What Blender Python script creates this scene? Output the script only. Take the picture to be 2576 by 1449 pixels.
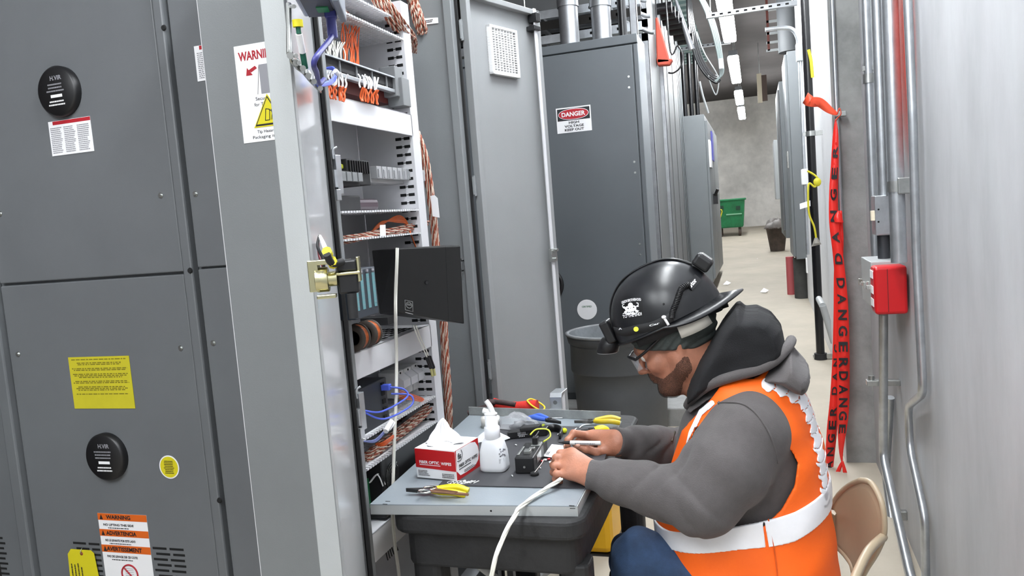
import bpy, math, random
import numpy as np
from mathutils import Vector, Matrix
random.seed(7)
S = bpy.context.scene
for o in list(bpy.data.objects): bpy.data.objects.remove(o)

# ---------------- camera ----------------
FPX=1950.; CX,CY=1288.,724.5; CAM=np.array([0,0,1.5])
_y=np.array([(1900-CX)/FPX,-(503-CY)/FPX,-1.]); _y/=np.linalg.norm(_y)
_d=np.array([.08,-1,0.]); _d[2]=-(_y[0]*_d[0]+_y[1]*_d[1])/_y[2]; _u=-_d/np.linalg.norm(_d)
RC=np.array([np.cross(_y,_u),_y,_u])
def P(px,py,ax,v):
    """point of the place seen at a spot of the photograph, on the plane axis=v"""
    r=RC@np.array([(px-CX)/FPX,-(py-CY)/FPX,-1.]); i='XYZ'.index(ax)
    return Vector(CAM+r*((v-CAM[i])/r[i]))
cd=bpy.data.cameras.new('camera'); cam=bpy.data.objects.new('camera',cd); S.collection.objects.link(cam)
cam.matrix_world=Matrix.Translation(Vector(CAM))@Matrix([list(r) for r in RC]).to_4x4()
cd.sensor_fit='HORIZONTAL'; cd.sensor_width=36; cd.lens=36*FPX/2576; cd.clip_start=.02; cd.clip_end=100
S.camera=cam
# ---------------- world, exposure ----------------
w=bpy.data.worlds.new('world'); S.world=w; w.use_nodes=True
w.node_tree.nodes['Background'].inputs[0].default_value=(.8,.87,1,1); w.node_tree.nodes['Background'].inputs[1].default_value=.05
S.view_settings.view_transform='Standard'; S.view_settings.look='None'; S.view_settings.gamma=1
S.view_settings.use_curve_mapping=False
S.view_settings.exposure=1.62
LAMP=26.0     # emission of the fluorescent diffusers

# ---------------- materials ----------------
def lin(c): return tuple(((x/255)/12.92 if x/255<=.04045 else ((x/255+.055)/1.055)**2.4) for x in c)+(1,)
def mat(name,rgb,rough=.5,metal=0,var=0.0,vs=6,bump=0,bs=60,emit=0,trans=0,coat=0,sheen=0,rgb2=None,spec=.5,alpha=1,stretch=None,vlo=.35,vhi=.65):
    m=bpy.data.materials.new(name); m.use_nodes=True; nt=m.node_tree; b=nt.nodes['Principled BSDF']
    b.inputs['Base Color'].default_value=lin(rgb); b.inputs['Roughness'].default_value=rough; b.inputs['Metallic'].default_value=metal
    b.inputs['Specular IOR Level'].default_value=spec
    if coat: b.inputs['Coat Weight'].default_value=coat; b.inputs['Coat Roughness'].default_value=.1
    if sheen: b.inputs['Sheen Weight'].default_value=sheen; b.inputs['Sheen Roughness'].default_value=.5
    if trans: b.inputs['Transmission Weight'].default_value=trans; b.inputs['IOR'].default_value=1.45
    if alpha<1: b.inputs['Alpha'].default_value=alpha
    if emit: b.inputs['Emission Color'].default_value=(.93,.97,1,1); b.inputs['Emission Strength'].default_value=emit
    if var or bump or rgb2:
        tc=nt.nodes.new('ShaderNodeTexCoord'); src=tc.outputs['Object']
        if stretch:
            mp=nt.nodes.new('ShaderNodeMapping'); mp.inputs['Scale'].default_value=stretch; nt.links.new(src,mp.inputs[0]); src=mp.outputs[0]
        n=nt.nodes.new('ShaderNodeTexNoise'); n.inputs['Scale'].default_value=vs; n.inputs['Detail'].default_value=8; n.inputs['Roughness'].default_value=.65
        nt.links.new(src,n.inputs['Vector'])
        mr=nt.nodes.new('ShaderNodeMapRange'); mr.inputs[1].default_value=vlo; mr.inputs[2].default_value=vhi
        nt.links.new(n.outputs[0],mr.inputs[0])
        mx=nt.nodes.new('ShaderNodeMix'); mx.data_type='RGBA'; c=lin(rgb)
        mx.inputs[6].default_value=tuple(max(0,x*(1-var)) for x in c[:3])+(1,)
        mx.inputs[7].default_value=lin(rgb2) if rgb2 else tuple(min(1,x*(1+var)) for x in c[:3])+(1,)
        nt.links.new(mr.outputs[0],mx.inputs[0]); nt.links.new(mx.outputs[2],b.inputs['Base Color'])
        if bump:
            n2=nt.nodes.new('ShaderNodeTexNoise'); n2.inputs['Scale'].default_value=bs; n2.inputs['Detail'].default_value=4; nt.links.new(src,n2.inputs['Vector'])
            bp=nt.nodes.new('ShaderNodeBump'); bp.inputs['Strength'].default_value=bump; bp.inputs['Distance'].default_value=.004
            nt.links.new(n2.outputs[0],bp.inputs['Height']); nt.links.new(bp.outputs[0],b.inputs['Normal'])
    return m
GREY=mat('grey_paint',(120,122,124),.42,0,.05,2,.12,500)
GREYD=mat('dark_grey_paint',(104,107,110),.42,0,.06,2,.12,500)
GREYL=mat('light_grey_paint',(166,169,169),.4,0,.04,2,.1,500)
GREYB=mat('blue_grey_paint',(122,125,127),.42,0,.05,1.5,.1,400)
OFFW=mat('off_white_paint',(204,204,207),.42,0,.04,3)
WGLOSS=mat('glossy_inner_door_paint',(200,201,203),.12,0,.04,3)
WHITE=mat('white',(235,235,235),.5); PAPER=mat('paper_white',(236,236,238),.6)
BLACK=mat('black_plastic',(22,22,24),.4); BLACKM=mat('matt_black_plastic',(30,30,32),.75,0,.2,30)
RUBBER=mat('rubber',(20,20,21),.8); DARK=mat('slot_dark',(14,14,15),.9)
GALV=mat('galvanised_steel',(190,194,198),.33,.85,.12,14,.05,80); CHROME=mat('chrome',(210,210,205),.15,1)
BRASS=mat('brass_plated',(205,200,160),.25,1); ZINC=mat('zinc_plate',(180,182,180),.3,.9,.1,30)
RED=mat('red',(190,22,28),.35); REDP=mat('label_red',(176,32,44),.55); ORANGEP=mat('label_orange',(214,98,24),.55)
YEL=mat('label_yellow',(212,200,30),.55); YELD=mat('dull_yellow',(196,186,40),.6,0,.04,20)
INK=mat('ink',(30,30,34),.6); INKR=mat('red_ink',(165,25,40),.6); PRINT=mat('grey_print',(140,140,146),.7); PRINTY=mat('print_on_yellow',(120,112,25),.7)
YGRIP=mat('yellow_grip',(226,205,22),.35); BLUE=mat('blue_grip',(70,105,200),.4); STEEL=mat('tool_steel',(130,128,125),.3,.9); BSTEEL=mat('blackened_steel',(38,36,34),.4,.6)
TEAL=mat('teal_label',(100,146,152),.5); BLUEC=mat('blue_cable',(78,98,205),.4); INDIGO=mat('indigo_cable',(58,60,130),.45)
WCAB=mat('white_cable',(226,224,214),.45); ORC=mat('orange_wire',(222,96,40),.45); RUST=mat('rust_wire',(150,72,48),.5); CREAM=mat('cream_wire',(200,182,166),.5)
CONC=mat('smooth_concrete',(176,177,180),.7,0,.14,2.2,.25,14,stretch=(1,1,.35))
CONCR=mat('rough_concrete',(134,134,133),.85,0,.22,5,.6,35)
PAINTW=mat('painted_white_wall',(226,226,228),.55,0,.05,2.5)
CONCE=mat('end_wall_concrete',(226,223,219),.85,0,.3,.7,.2,10)
FLOORM=mat('dusty_concrete_floor',(172,163,148),.75,0,.1,1.4,.15,25)
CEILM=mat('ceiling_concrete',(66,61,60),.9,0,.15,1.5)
PVC=mat('black_pvc_pipe',(18,18,20),.25); BINGREY=mat('grey_bin_plastic',(74,77,81),.55,0,.08,5,.1,120)
GREEN=mat('green_plastic',(18,110,66),.45,0,.25,6); PCB=mat('green_board',(40,130,80),.5)
LAMPM=mat('lamp_diffuser',(255,255,255),.5,emit=LAMP); GRPL=mat('relay_grey',(120,122,124),.5); CLEAR=mat('clear_cover',(235,240,240),.1,trans=.9,alpha=.6)

# ---------------- mesh builder ----------------
def V(*a): return Vector(a)
class MB:
    def __init__(s): s.v=[];s.f=[];s.s=[];s.m=[];s.mi=0;s.X=None
    def add(s,vs,fs,smooth=False):
        n=len(s.v)
        for p in vs:
            p=Vector(p); s.v.append(s.X@p if s.X else p)
        for f in fs: s.f.append([n+i for i in f]); s.s.append(smooth); s.m.append(s.mi)
        return s
    def hexa(s,c):   # 8 corners: bottom 4 ccw, top 4 ccw
        return s.add(c,[(3,2,1,0),(4,5,6,7),(0,1,5,4),(1,2,6,5),(2,3,7,6),(3,0,4,7)])
    def box(s,x0,x1,y0,y1,z0,z1):
        x0,x1=sorted((x0,x1));y0,y1=sorted((y0,y1));z0,z1=sorted((z0,z1))
        return s.hexa([(x0,y0,z0),(x1,y0,z0),(x1,y1,z0),(x0,y1,z0),(x0,y0,z1),(x1,y0,z1),(x1,y1,z1),(x0,y1,z1)])
    def ob(s,o,a,b,c):   # box from a corner and three edge vectors
        o,a,b,c=map(Vector,(o,a,b,c))
        if a.cross(b).dot(c)<0: a,b=b,a
        return s.hexa([o,o+a,o+a+b,o+b,o+c,o+a+c,o+a+b+c,o+b+c])
    def prism(s,pts,e):
        n=len(pts); pts=[Vector(p) for p in pts]; e=Vector(e)
        return s.add(pts+[p+e for p in pts],[tuple(range(n))[::-1],tuple(range(n,2*n))]+[(i,(i+1)%n,n+(i+1)%n,n+i) for i in range(n)])
    def ring(s,c,ax,r,n,ph=0):
        ax=Vector(ax).normalized(); t=V(0,0,1) if abs(ax.z)<.9 else V(1,0,0); u=ax.cross(t).normalized(); w_=ax.cross(u)
        return [Vector(c)+(u*math.cos(2*math.pi*i/n+ph)+w_*math.sin(2*math.pi*i/n+ph))*r for i in range(n)]
    def cyl(s,a,b,r0,r1=None,n=16,sm=True):
        a,b=Vector(a),Vector(b); r1=r0 if r1 is None else r1; ax=b-a
        R0=s.ring(a,ax,r0,n);R1=s.ring(b,ax,r1,n)
        s.add(R0+R1,[(i,(i+1)%n,n+(i+1)%n,n+i) for i in range(n)],sm)
        s.add(R0,[tuple(range(n))[::-1]]); s.add(R1,[tuple(range(n))]); return s
    def tube(s,pts,r,n=8,k=6,closed=False):
        pts=[Vector(p) for p in pts]
        if k>1 and len(pts)>2: pts=spl(pts,k)
        rs=r if callable(r) else (lambda t:r)
        L=len(pts); u=None; rings=[]
        for i,p in enumerate(pts):
            t=(pts[min(i+1,L-1)]-pts[max(i-1,0)]).normalized()
            if u is None:
                a=V(0,0,1) if abs(t.z)<.9 else V(1,0,0); u=t.cross(a).normalized()
            else: u=(u-t*u.dot(t)).normalized()
            w_=t.cross(u); rr=rs(i/(L-1))
            rings+= [p+(u*math.cos(2*math.pi*j/n)+w_*math.sin(2*math.pi*j/n))*rr for j in range(n)]
        fs=[(i*n+j,i*n+(j+1)%n,(i+1)*n+(j+1)%n,(i+1)*n+j) for i in range(L-1) for j in range(n)]
        s.add(rings,fs,True); s.add(rings[:n],[tuple(range(n))[::-1]]); s.add(rings[-n:],[tuple(range(n))]); return s
    def ribbon(s,pts,side,wd,th=.002,k=5):
        """flat strip of real thickness along pts; side: width direction(s)"""
        pts=[Vector(p) for p in pts]; sd=[Vector(q) for q in side] if isinstance(side,list) else [Vector(side)]*len(pts)
        if k>1: 
            sd=spl(sd,k) if len(pts)>2 else sd; pts=spl(pts,k) if len(pts)>2 else pts
        L=len(pts); vs=[]
        ww=wd if callable(wd) else (lambda t:wd)
        for i,p in enumerate(pts):
            t=(pts[min(i+1,L-1)]-pts[max(i-1,0)]).normalized(); a=sd[i].normalized(); a=(a-t*a.dot(t)).normalized(); nrm=t.cross(a)*th/2; a=a*ww(i/(L-1))/2
            vs+=[p-a-nrm,p+a-nrm,p+a+nrm,p-a+nrm]
        fs=[(i*4+j,i*4+(j+1)%4,i*4+4+(j+1)%4,i*4+4+j) for i in range(L-1) for j in range(4)]+[(3,2,1,0),(L*4-4,L*4-3,L*4-2,L*4-1)]
        return s.add(vs,fs,True)
    def lathe(s,prof,o,n=32,ax=(0,0,1),sm=True,sx=1,sy=1,caps=True):
        o=Vector(o); ax=Vector(ax).normalized(); t=V(0,0,1) if abs(ax.z)<.9 else V(1,0,0)
        if abs(ax.z)>.9: u,w_=V(1,0,0),V(0,1,0)*(1 if ax.z>0 else -1)
        else: u=t.cross(ax).normalized(); w_=ax.cross(u)
        vs=[o+ax*z+(u*math.cos(2*math.pi*j/n)*sx+w_*math.sin(2*math.pi*j/n)*sy)*r for r,z in prof for j in range(n)]
        L=len(prof)
        s.add(vs,[(i*n+j,i*n+(j+1)%n,(i+1)*n+(j+1)%n,(i+1)*n+j) for i in range(L-1) for j in range(n)],sm)
        if not caps or prof[0]==prof[-1] or (abs(prof[0][1]-prof[-1][1])<1e-6 and prof[-1][0]>.0002): return s
        if prof[0][0]>1e-5: s.add(vs[:n],[tuple(range(n))[::-1]])
        if prof[-1][0]>1e-5: s.add(vs[-n:],[tuple(range(n))])
        return s
    def ell(s,c,r,R=None,n=16,m=10):
        R=R or Matrix.Identity(3); vs=[Vector(c)+R@V(r[0]*math.sin(math.pi*i/m)*math.cos(2*math.pi*j/n),r[1]*math.sin(math.pi*i/m)*math.sin(2*math.pi*j/n),r[2]*math.cos(math.pi*i/m)) for i in range(m+1) for j in range(n)]
        return s.add(vs,[(i*n+j,(i+1)*n+j,(i+1)*n+(j+1)%n,i*n+(j+1)%n) for i in range(m) for j in range(n)],True)
def spl(p,k):
    out=[];n=len(p)
    for i in range(n-1):
        a=p[max(i-1,0)];b=p[i];c=p[i+1];d=p[min(i+2,n-1)]
        for j in range(k):
            t=j/k; out.append(.5*((2*b)+(c-a)*t+(2*a-5*b+4*c-d)*t*t+(3*b-a-3*c+d)*t**3))
    out.append(p[-1]); return out
ORG={}
def origin(o): return ORG.get(o.name,V(0,0,0))
def part(name,mb,m,parent=None,bevel=0,label=None,seg=2):
    me=bpy.data.meshes.new(name); ms=m if isinstance(m,list) else [m]
    if parent is not None: o0=origin(parent)
    else:
        a=np.array([tuple(p) for p in mb.v]); o0=V((a[:,0].min()+a[:,0].max())/2,(a[:,1].min()+a[:,1].max())/2,a[:,2].min())
    me.from_pydata([tuple(p-o0) for p in mb.v],[],mb.f)
    for q in ms: me.materials.append(q)
    me.polygons.foreach_set('use_smooth',mb.s); me.polygons.foreach_set('material_index',mb.m); me.update()
    o=bpy.data.objects.new(name,me); S.collection.objects.link(o)
    if parent is not None: o.parent=parent
    else: o.location=o0
    ORG[o.name]=o0.copy()
    if bevel:
        b=o.modifiers.new('bevel','BEVEL'); b.width=bevel; b.segments=seg; b.limit_method='ANGLE'; b.angle_limit=.7
    if label: o['label']=label
    return o
def thing(name,label,cat,loc,group=None):
    o=bpy.data.objects.new(name,None); o.empty_display_size=.1; S.collection.objects.link(o); o.location=loc; ORG[o.name]=Vector(loc)
    o['label']=label;o['category']=cat
    if group:o['group']=group
    return o
def single(name,mb,m,label,cat,group=None,bevel=0):
    o=part(name,mb,m,None,bevel); o['label']=label;o['category']=cat
    if group:o['group']=group
    return o
def struct(name,mb,m,bevel=0):
    o=part(name,mb,m,None,bevel); o['kind']='structure'; return o
def copytree(src,delta,label=None):
    c=src.copy(); S.collection.objects.link(c); c.location=Vector(src.location)+Vector(delta); ORG[c.name]=origin(src)+Vector(delta)
    if label:c['label']=label
    for ch in [x for x in bpy.data.objects if x.parent==src]:
        d=ch.copy(); S.collection.objects.link(d); d.parent=c
        for g in [x for x in bpy.data.objects if x.parent==ch]:
            e=g.copy(); S.collection.objects.link(e); e.parent=d
    return c
_tc={}
def textmesh(s,bold):
    k=(s,bold)
    if k not in _tc:
        cu=bpy.data.curves.new('t','FONT'); cu.body=s; cu.extrude=0; cu.resolution_u=3
        if bold: cu.offset=.03
        ob=bpy.data.objects.new('t',cu); me=bpy.data.meshes.new_from_object(ob)
        vs=[v.co.copy() for v in me.vertices]; fs=[tuple(p.vertices) for p in me.polygons]
        bpy.data.objects.remove(ob); bpy.data.curves.remove(cu); bpy.data.meshes.remove(me); _tc[k]=(vs,fs)
    return _tc[k]
def text(mb,s,o,xd,yd,wd,ht,lift=.0006,bold=True):
    """lettering fitted into the wd x ht rectangle whose lower-left corner is o"""
    vs,fs=textmesh(s,bold); xd=Vector(xd).normalized(); yd=Vector(yd).normalized(); nz=xd.cross(yd)
    x0=min(v.x for v in vs);x1=max(v.x for v in vs);y0=min(v.y for v in vs);y1=max(v.y for v in vs)
    mb.add([Vector(o)+xd*((v.x-x0)/(x1-x0)*wd)+yd*((v.y-y0)/(y1-y0)*ht)+nz*lift for v in vs],fs)
def prints(mb,o,xd,yd,wd,ht,rows,fill=.6,lift=.0006,seed=1,center=False):
    """rows of unreadable fine print"""
    rg=random.Random(seed); xd=Vector(xd).normalized(); yd=Vector(yd).normalized(); nz=xd.cross(yd); rh=ht/rows
    for i in range(rows):
        L=wd*rg.uniform(.75,1); x=(wd-L)/2 if center else 0; e=x+L
        while x<e:
            w_=min(rg.uniform(.02,.09)*wd,e-x); q=Vector(o)+xd*x+yd*(ht-(i+1)*rh+rh*(1-fill)/2)+nz*lift
            mb.add([q,q+xd*w_,q+xd*w_+yd*rh*fill,q+yd*rh*fill],[(0,1,2,3)]); x+=w_+.015*wd
def frame_px(pts,ax,v): return [P(a,b,ax,v) for a,b in pts]
def zf(Y): return 0 if Y<3 else .04*(Y-3)
XP,YP,ZP=V(1,0,0),V(0,1,0),V(0,0,1)

# ================= SETTING =================
XW=.545; XL=-2.6; ZC=4.3; YE=22.5
mb=MB(); ys=[-4,3,YE+.3]
mb.add([(XL-.2,-4,0),(XW+1.6,-4,0),(XL-.2,3,0),(XW+1.6,3,0),(XL-.2,YE+.3,zf(YE+.3)),(XW+1.6,YE+.3,zf(YE+.3)),
        (XL-.2,-4,-.2),(XW+1.6,-4,-.2),(XL-.2,3,-.2),(XW+1.6,3,-.2),(XL-.2,YE+.3,-.2),(XW+1.6,YE+.3,-.2)],
       [(0,1,3,2),(2,3,5,4),(7,6,8,9),(9,8,10,11),(0,2,8,6),(2,4,10,8),(1,7,9,3),(3,9,11,5),(0,6,7,1),(4,5,11,10)])
struct('floor',mb,FLOORM)
mb=MB()     # slab above
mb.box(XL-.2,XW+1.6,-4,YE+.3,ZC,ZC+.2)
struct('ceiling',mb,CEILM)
struct('wall_right',MB().box(XW,XW+.3,-4,4.75,-.1,ZC),CONC)
struct('wall_right_far',MB().box(XW,XW+.3,4.75,9.9,-.1,ZC),PAINTW)
struct('wall_alcove',MB().box(XW+.3,XW+1.6,9.9,YE+.3,-.1,ZC),CONCE)
struct('trim_1',MB().box(.40,XW,4.4,4.93,-.1,ZC),CONCR)   # rough pier facing the camera
struct('trim_2',MB().box(.394,.40,4.402,4.93,-.1,ZC),PAINTW)   # painted side of the pier
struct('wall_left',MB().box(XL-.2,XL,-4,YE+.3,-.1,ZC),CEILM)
struct('wall_end',MB().box(XL-.2,XW+1.6,YE,YE+.3,-.1,ZC),CONCE)
struct('wall_back',MB().box(XL-.2,XW+1.6,-4.3,-4,-.1,ZC),CONC)
# concrete pads
mb=MB(); mb.box(-2.2,-.665,9.9,16,.2,.45); struct('trim_3',mb,FLOORM,.01)
mb=MB(); mb.box(-2.4,-.36,5.0,6.6,-.05,.2); struct('trim_4',mb,CONCR,.01)
# lamps
y0s=[(8.0,10.25),(11.65,13.8),(15.3,16.9),(18.0,19.9),(4.3,6.9),(.7,3.3),(-2.9,-.3)]; LX={7:-1.7}
labs=['nearest and largest lit lamp of the row above the aisle','second lit lamp of the row above the aisle','third lit lamp of the row above the aisle','farthest and smallest lit lamp of the row above the aisle']
y0s.append((-2.4,.2))  # added fill lamp left of the row, brightens the cabinets
for i,(a,b) in enumerate(y0s):
    lx=-1.5 if i==7 else -.2
    r=thing('strip_light','long white fluorescent strip light, '+labs[i] if i<4 else 'white fluorescent strip light overhead, out of the frame, %s'%['beyond the table','over the table','behind the viewer','added fill behind the viewer, farther left'][i-4],'ceiling light',(lx,(a+b)/2,3.62),'strip lights above the aisle')
    part('diffuser',MB().box(lx-.075,lx+.075,a,b,3.46,3.55),LAMPM,r,.02)
    part('housing',MB().box(lx-.06,lx+.06,a,b,3.55,3.62),GREYD,r)
    m2=MB(); m2.cyl((lx,a+.3,3.62),(lx,a+.3,ZC),.004,n=6); part('hanger',m2,ZINC,r)
    m2=MB(); m2.cyl((lx,b-.3,3.62),(lx,b-.3,ZC),.004,n=6); part('hanger',m2,ZINC,r)
# ================= LARGE CABINETS =================
def bolt(p,nrm,parent,name='bolt',r=.006,m=None,label=None):
    p=Vector(p);nrm=Vector(nrm).normalized()
    mb=MB(); mb.cyl(p,p+nrm*.0015,r*1.5,n=14); mb.cyl(p,p+nrm*.006,r,r*.85,n=6,sm=False); return part(name,mb,m or ZINC,parent,label=label)
# --- switchgear on the left, front faces the camera (plane Y=YS)
YS=1.95
sg=thing('switchgear_cabinet','large grey switchgear cabinet filling the left edge, with black round windows and warning labels','cabinet',(-2.0,YS+.5,0))
def SP(x,y): return P(x,y,'Y',YS)
xa=SP(5,720).x; xb=SP(465,690).x; xc=SP(500,690).x; zm=SP(240,701).z
part('body',MB().box(XL+.01,-1.29,YS+.012,YS+1.1,0,2.75),GREYD,sg,.004)
part('upper_panel',MB().box(xa,xb,YS-.006,YS+.012,zm+.004,2.7),GREYD,sg,.004)
part('lower_panel',MB().box(xa,xb,YS-.006,YS+.012,.1,zm-.004),GREYD,sg,.004)
part('post',MB().box(xb+.012,xc-.004,YS-.022,YS+.012,.0,2.75),GREYD,sg,.006)
part('side_panel',MB().box(xc+.004,-1.295,YS-.006,YS+.012,SP(540,672).z+.003,2.7),GREYD,sg,.003)
part('side_panel',MB().box(xc+.004,-1.295,YS-.006,YS+.012,.1,SP(540,672).z-.003),GREYD,sg,.003)
part('post',MB().box(xa-.06,xa-.012,YS-.022,YS+.012,0,2.75),GREYD,sg,.006)
part('outer_panel',MB().box(XL+.01,xa-.07,YS-.006,YS+.012,.1,2.7),GREYD,sg,.004)
for x,y in [(408,492),(495,488),(458,875),(540,862),(50,890),(5,538)]: bolt(SP(x,y)+V(0,-.006,0),(0,-1,0),sg)
for x,y in [(426,74),(491,679),(564,1252)]:
    p=SP(x,y)+V(0,-.022,0); part('plug',MB().cyl(p,p+V(0,-.004,0),.009,.007,n=14),RUBBER,sg)
for x,y in [(160,232),(278,1145)]:
    p=SP(x,y)+V(0,-.006,0); mb=MB(); mb.lathe([(.078,0),(.078,.016),(.07,.024),(.0001,.024)],p,36,(0,-1,0)); q=part('inspection_window',mb,BLACK,sg)
    mb=MB(); o=p+V(-.03,-.0245,.0)
    text(mb,'H.VIR',o+V(.015,0,.032),XP,ZP,.045,.014); prints(mb,o+V(-.005,0,-.005),XP,ZP,.07,.03,3,.45,seed=x,center=True)
    part('lettering',mb,PRINT,q)
    mb=MB(); mb.ob(o+V(.01,-.0006,-.02),(.045,0,0),(0,.0005,0),(0,0,.009)); prints(mb,o+V(-.003,0,-.047),XP,ZP,.068,.02,2,.45,seed=y,center=True); part('name_strip',mb,PAPER,q)
def sticker(nm,c4,m,parent,nrm,th=.0008,label=None):
    """thin label from its four corners (TL,TR,BR,BL)"""
    n=Vector(nrm).normalized(); mb=MB(); mb.prism([Vector(c) for c in c4][::-1] ,n*th); return part(nm,mb,m,parent,label=label)
def rect(x0,x1,z0,z1,y): return [V(x0,y,z1),V(x1,y,z1),V(x1,y,z0),V(x0,y,z0)]
YN=(0,-1,0); yf=YS-.007
tl,br=SP(126,308),SP(242,380)
st=sticker('warning_sticker',rect(tl.x,br.x,br.z,tl.z,yf),PAPER,sg,YN)
mb=MB(); mb.ob((tl.x+.018,yf-.0012,tl.z-.012),(br.x-tl.x-.018,0,0),(0,.0005,0),(0,0,.011)); part('red_header',mb,REDP,st)
mb=MB(); w3=(br.x-tl.x-.02)/3
for k in range(3): prints(mb,(tl.x+.006+k*(w3+.004),yf-.0008,br.z+.006),XP,ZP,w3-.002,tl.z-br.z-.025,14,.5,seed=k)
part('fine_print',mb,PRINT,st)
tl,br=SP(492,118),SP(528,202); tl.x+=.0
st=sticker('warning_sticker',rect(tl.x,tl.x+.13,br.z,tl.z,yf),PAPER,sg,YN)
mb=MB(); mb.ob((tl.x+.018,yf-.0012,tl.z-.012),(.11,0,0),(0,.0005,0),(0,0,.011)); part('red_header',mb,REDP,st)
mb=MB(); prints(mb,(tl.x+.008,yf-.0008,br.z+.006),XP,ZP,.11,tl.z-br.z-.025,14,.5,seed=9); part('fine_print',mb,PRINT,st)
tl,br=SP(176,898),SP(345,1026)
st=sticker('yellow_notice',rect(tl.x,br.x,br.z,tl.z,yf),YELD,sg,YN)
mb=MB(); wd=br.x-tl.x; ht=tl.z-br.z; yy=tl.z-.006
for k,(r_,g) in enumerate([(1,.0),(2,.006),(2,.008),(3,.008),(2,.008),(3,.008),(1,.008)]):
    hh=.0052*r_; yy-=g+hh; prints(mb,(tl.x+.01,yf-.0008,yy),XP,ZP,wd-.02,hh,r_,.6,seed=20+k,center=True)
part('fine_print',mb,PRINTY,st)
c=SP(430,1173)+V(0,-.007,0)
st=part('round_sticker',MB().cyl(c,c+V(0,-.0008,0),.038,n=36),PAPER,sg)
part('yellow_centre',MB().cyl(c+V(0,-.0008,0),c+V(0,-.0014,0),.034,n=36),YEL,st)
mb=MB(); prints(mb,c+V(-.02,-.0016,-.022),XP,ZP,.04,.044,8,.45,seed=3,center=True); part('fine_print',mb,INK,st)
# orange and white warning strip
L,R_=SP(250,1291).x,SP(372,1292).x
def zz(y): return SP(310,y).z
st=sticker('lifting_warning_sticker',rect(L,R_,zz(1475),zz(1291),yf),PAPER,sg,YN)
mb=MB()
for a,b in [(1291,1308),(1331,1348),(1370,1388)]: mb.ob((L,yf-.0014,zz(b)),(R_-L,0,0),(0,.0006,0),(0,0,zz(a)-zz(b)))
part('orange_bands',mb,ORANGEP,st)
mb=MB(); W_=R_-L
for a,b,s,f in [(1291,1308,'WARNING',.5),(1331,1348,'ADVERTENCIA',.62),(1370,1388,'AVERTISSEMENT',.72)]:
    h=zz(a)-zz(b); text(mb,s,(L+.022+(.72-f)*W_*.3,yf-.0018,zz(b)+h*.2),XP,ZP,f*W_,h*.6)
    t0=V(L+.008,yf-.0022,zz(b)+h*.12); mb.add([t0,t0+V(.014,0,0),t0+V(.007,0,h*.75)],[(0,1,2)])
for a,s in [(1315,'NO LIFTING THIS SIDE'),(1354,'NO LE LEVANTE POR ESTE LADO'),(1394,'PAS DE LEVAGE DE CE COTE')]:
    text(mb,s,(L+.02,yf-.0012,zz(a+7)),XP,ZP,W_*.62,.008); prints(mb,(L+.03,yf-.0008,zz(a+14)),XP,ZP,W_*.5,.005,1,seed=a,center=True)
part('lettering',mb,INK,st)
mb=MB(); c=V((L+R_)/2+.004,yf-.0016,zz(1440)); mb.tube([c+V(math.cos(t)*.032,0,math.sin(t)*.032) for t in np.linspace(0,2*math.pi,33)],.0028,6,1); mb.tube([c+V(-.022,0,.022),c+V(.022,0,-.022)],.0026,6,1)
part('prohibition_sign',mb,INKR,st)
mb=MB(); 
for k in range(7): mb.ob(c+V(-.018,.0004,-.018+k*.006),(.034,0,0),(0,.0004,0),(0,0,.0012))
part('pictogram',mb,PRINT,st)
# vent slots
for a0,a1 in [(SP(190,1380).x,L-.01),(R_+.008,SP(468,1390).x),(SP(-120,1370).x,SP(18,1370).x)]:
    mb=MB()
    for k in range(9):
        z=zz(1374)-k*.0185
        x=a0+(k%2)*.012
        while x<a1-.01:
            e=min(x+.055,a1); mb.ob((x,yf+.0004,z),(e-x,0,0),(0,.001,0),(0,0,.0075)); x=e+.012
    part('vent_slots',mb,DARK,sg)
for k in range(0):
    for a0,a1 in [(SP(190,1380).x,L-.01),(R_+.008,SP(468,1390).x),(SP(-120,1370).x,SP(18,1370).x)]:
        x=a0+(k%2)*.012
        while x<a1-.01:
            e=min(x+.055,a1); mb.ob((x,yf+.0004,z),(e-x,0,0),(0,.001,0),(0,0,.0075)); x=e+.012
# yellow tag on a wire
tg=thing('hanging_tag','yellow hanging paper tag wired on the vent beside the orange and white warning strip','tag',SP(215,1390)+V(0,-.02,0))
a=SP(178,1398).x;b=SP(246,1398).x; y_=YS-.014
part('card',MB().prism([V(a,y_,zz(1480)),V(b+.012,y_,zz(1480)),V(b,y_,zz(1392)),V(b-.012,y_,zz(1385)),V(a+.02,y_,zz(1385)),V(a+.004,y_,zz(1398))],(0,.001,0)),YEL,tg)
p=SP(214,1388); p.y=y_; part('eyelet',MB().lathe([(.002,0),(.006,0),(.006,.001),(.002,.001)],p+V(0,-.0002,0),14,YN),RUST,tg)
part('wire',MB().tube([p+V(0,-.001,0),p+V(.002,-.006,.008),p+V(.002,.002,.018),p+V(.0,.006,.016)],.0012,5),ZINC,tg)
mb=MB(); 
for k in range(4): prints(mb,(a+.02+k*.014,y_-.0006,zz(1475)),ZP,V(-1,0,0),.085,.008,1,.6,seed=40+k)
part('lettering',mb,INK,tg)

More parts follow.
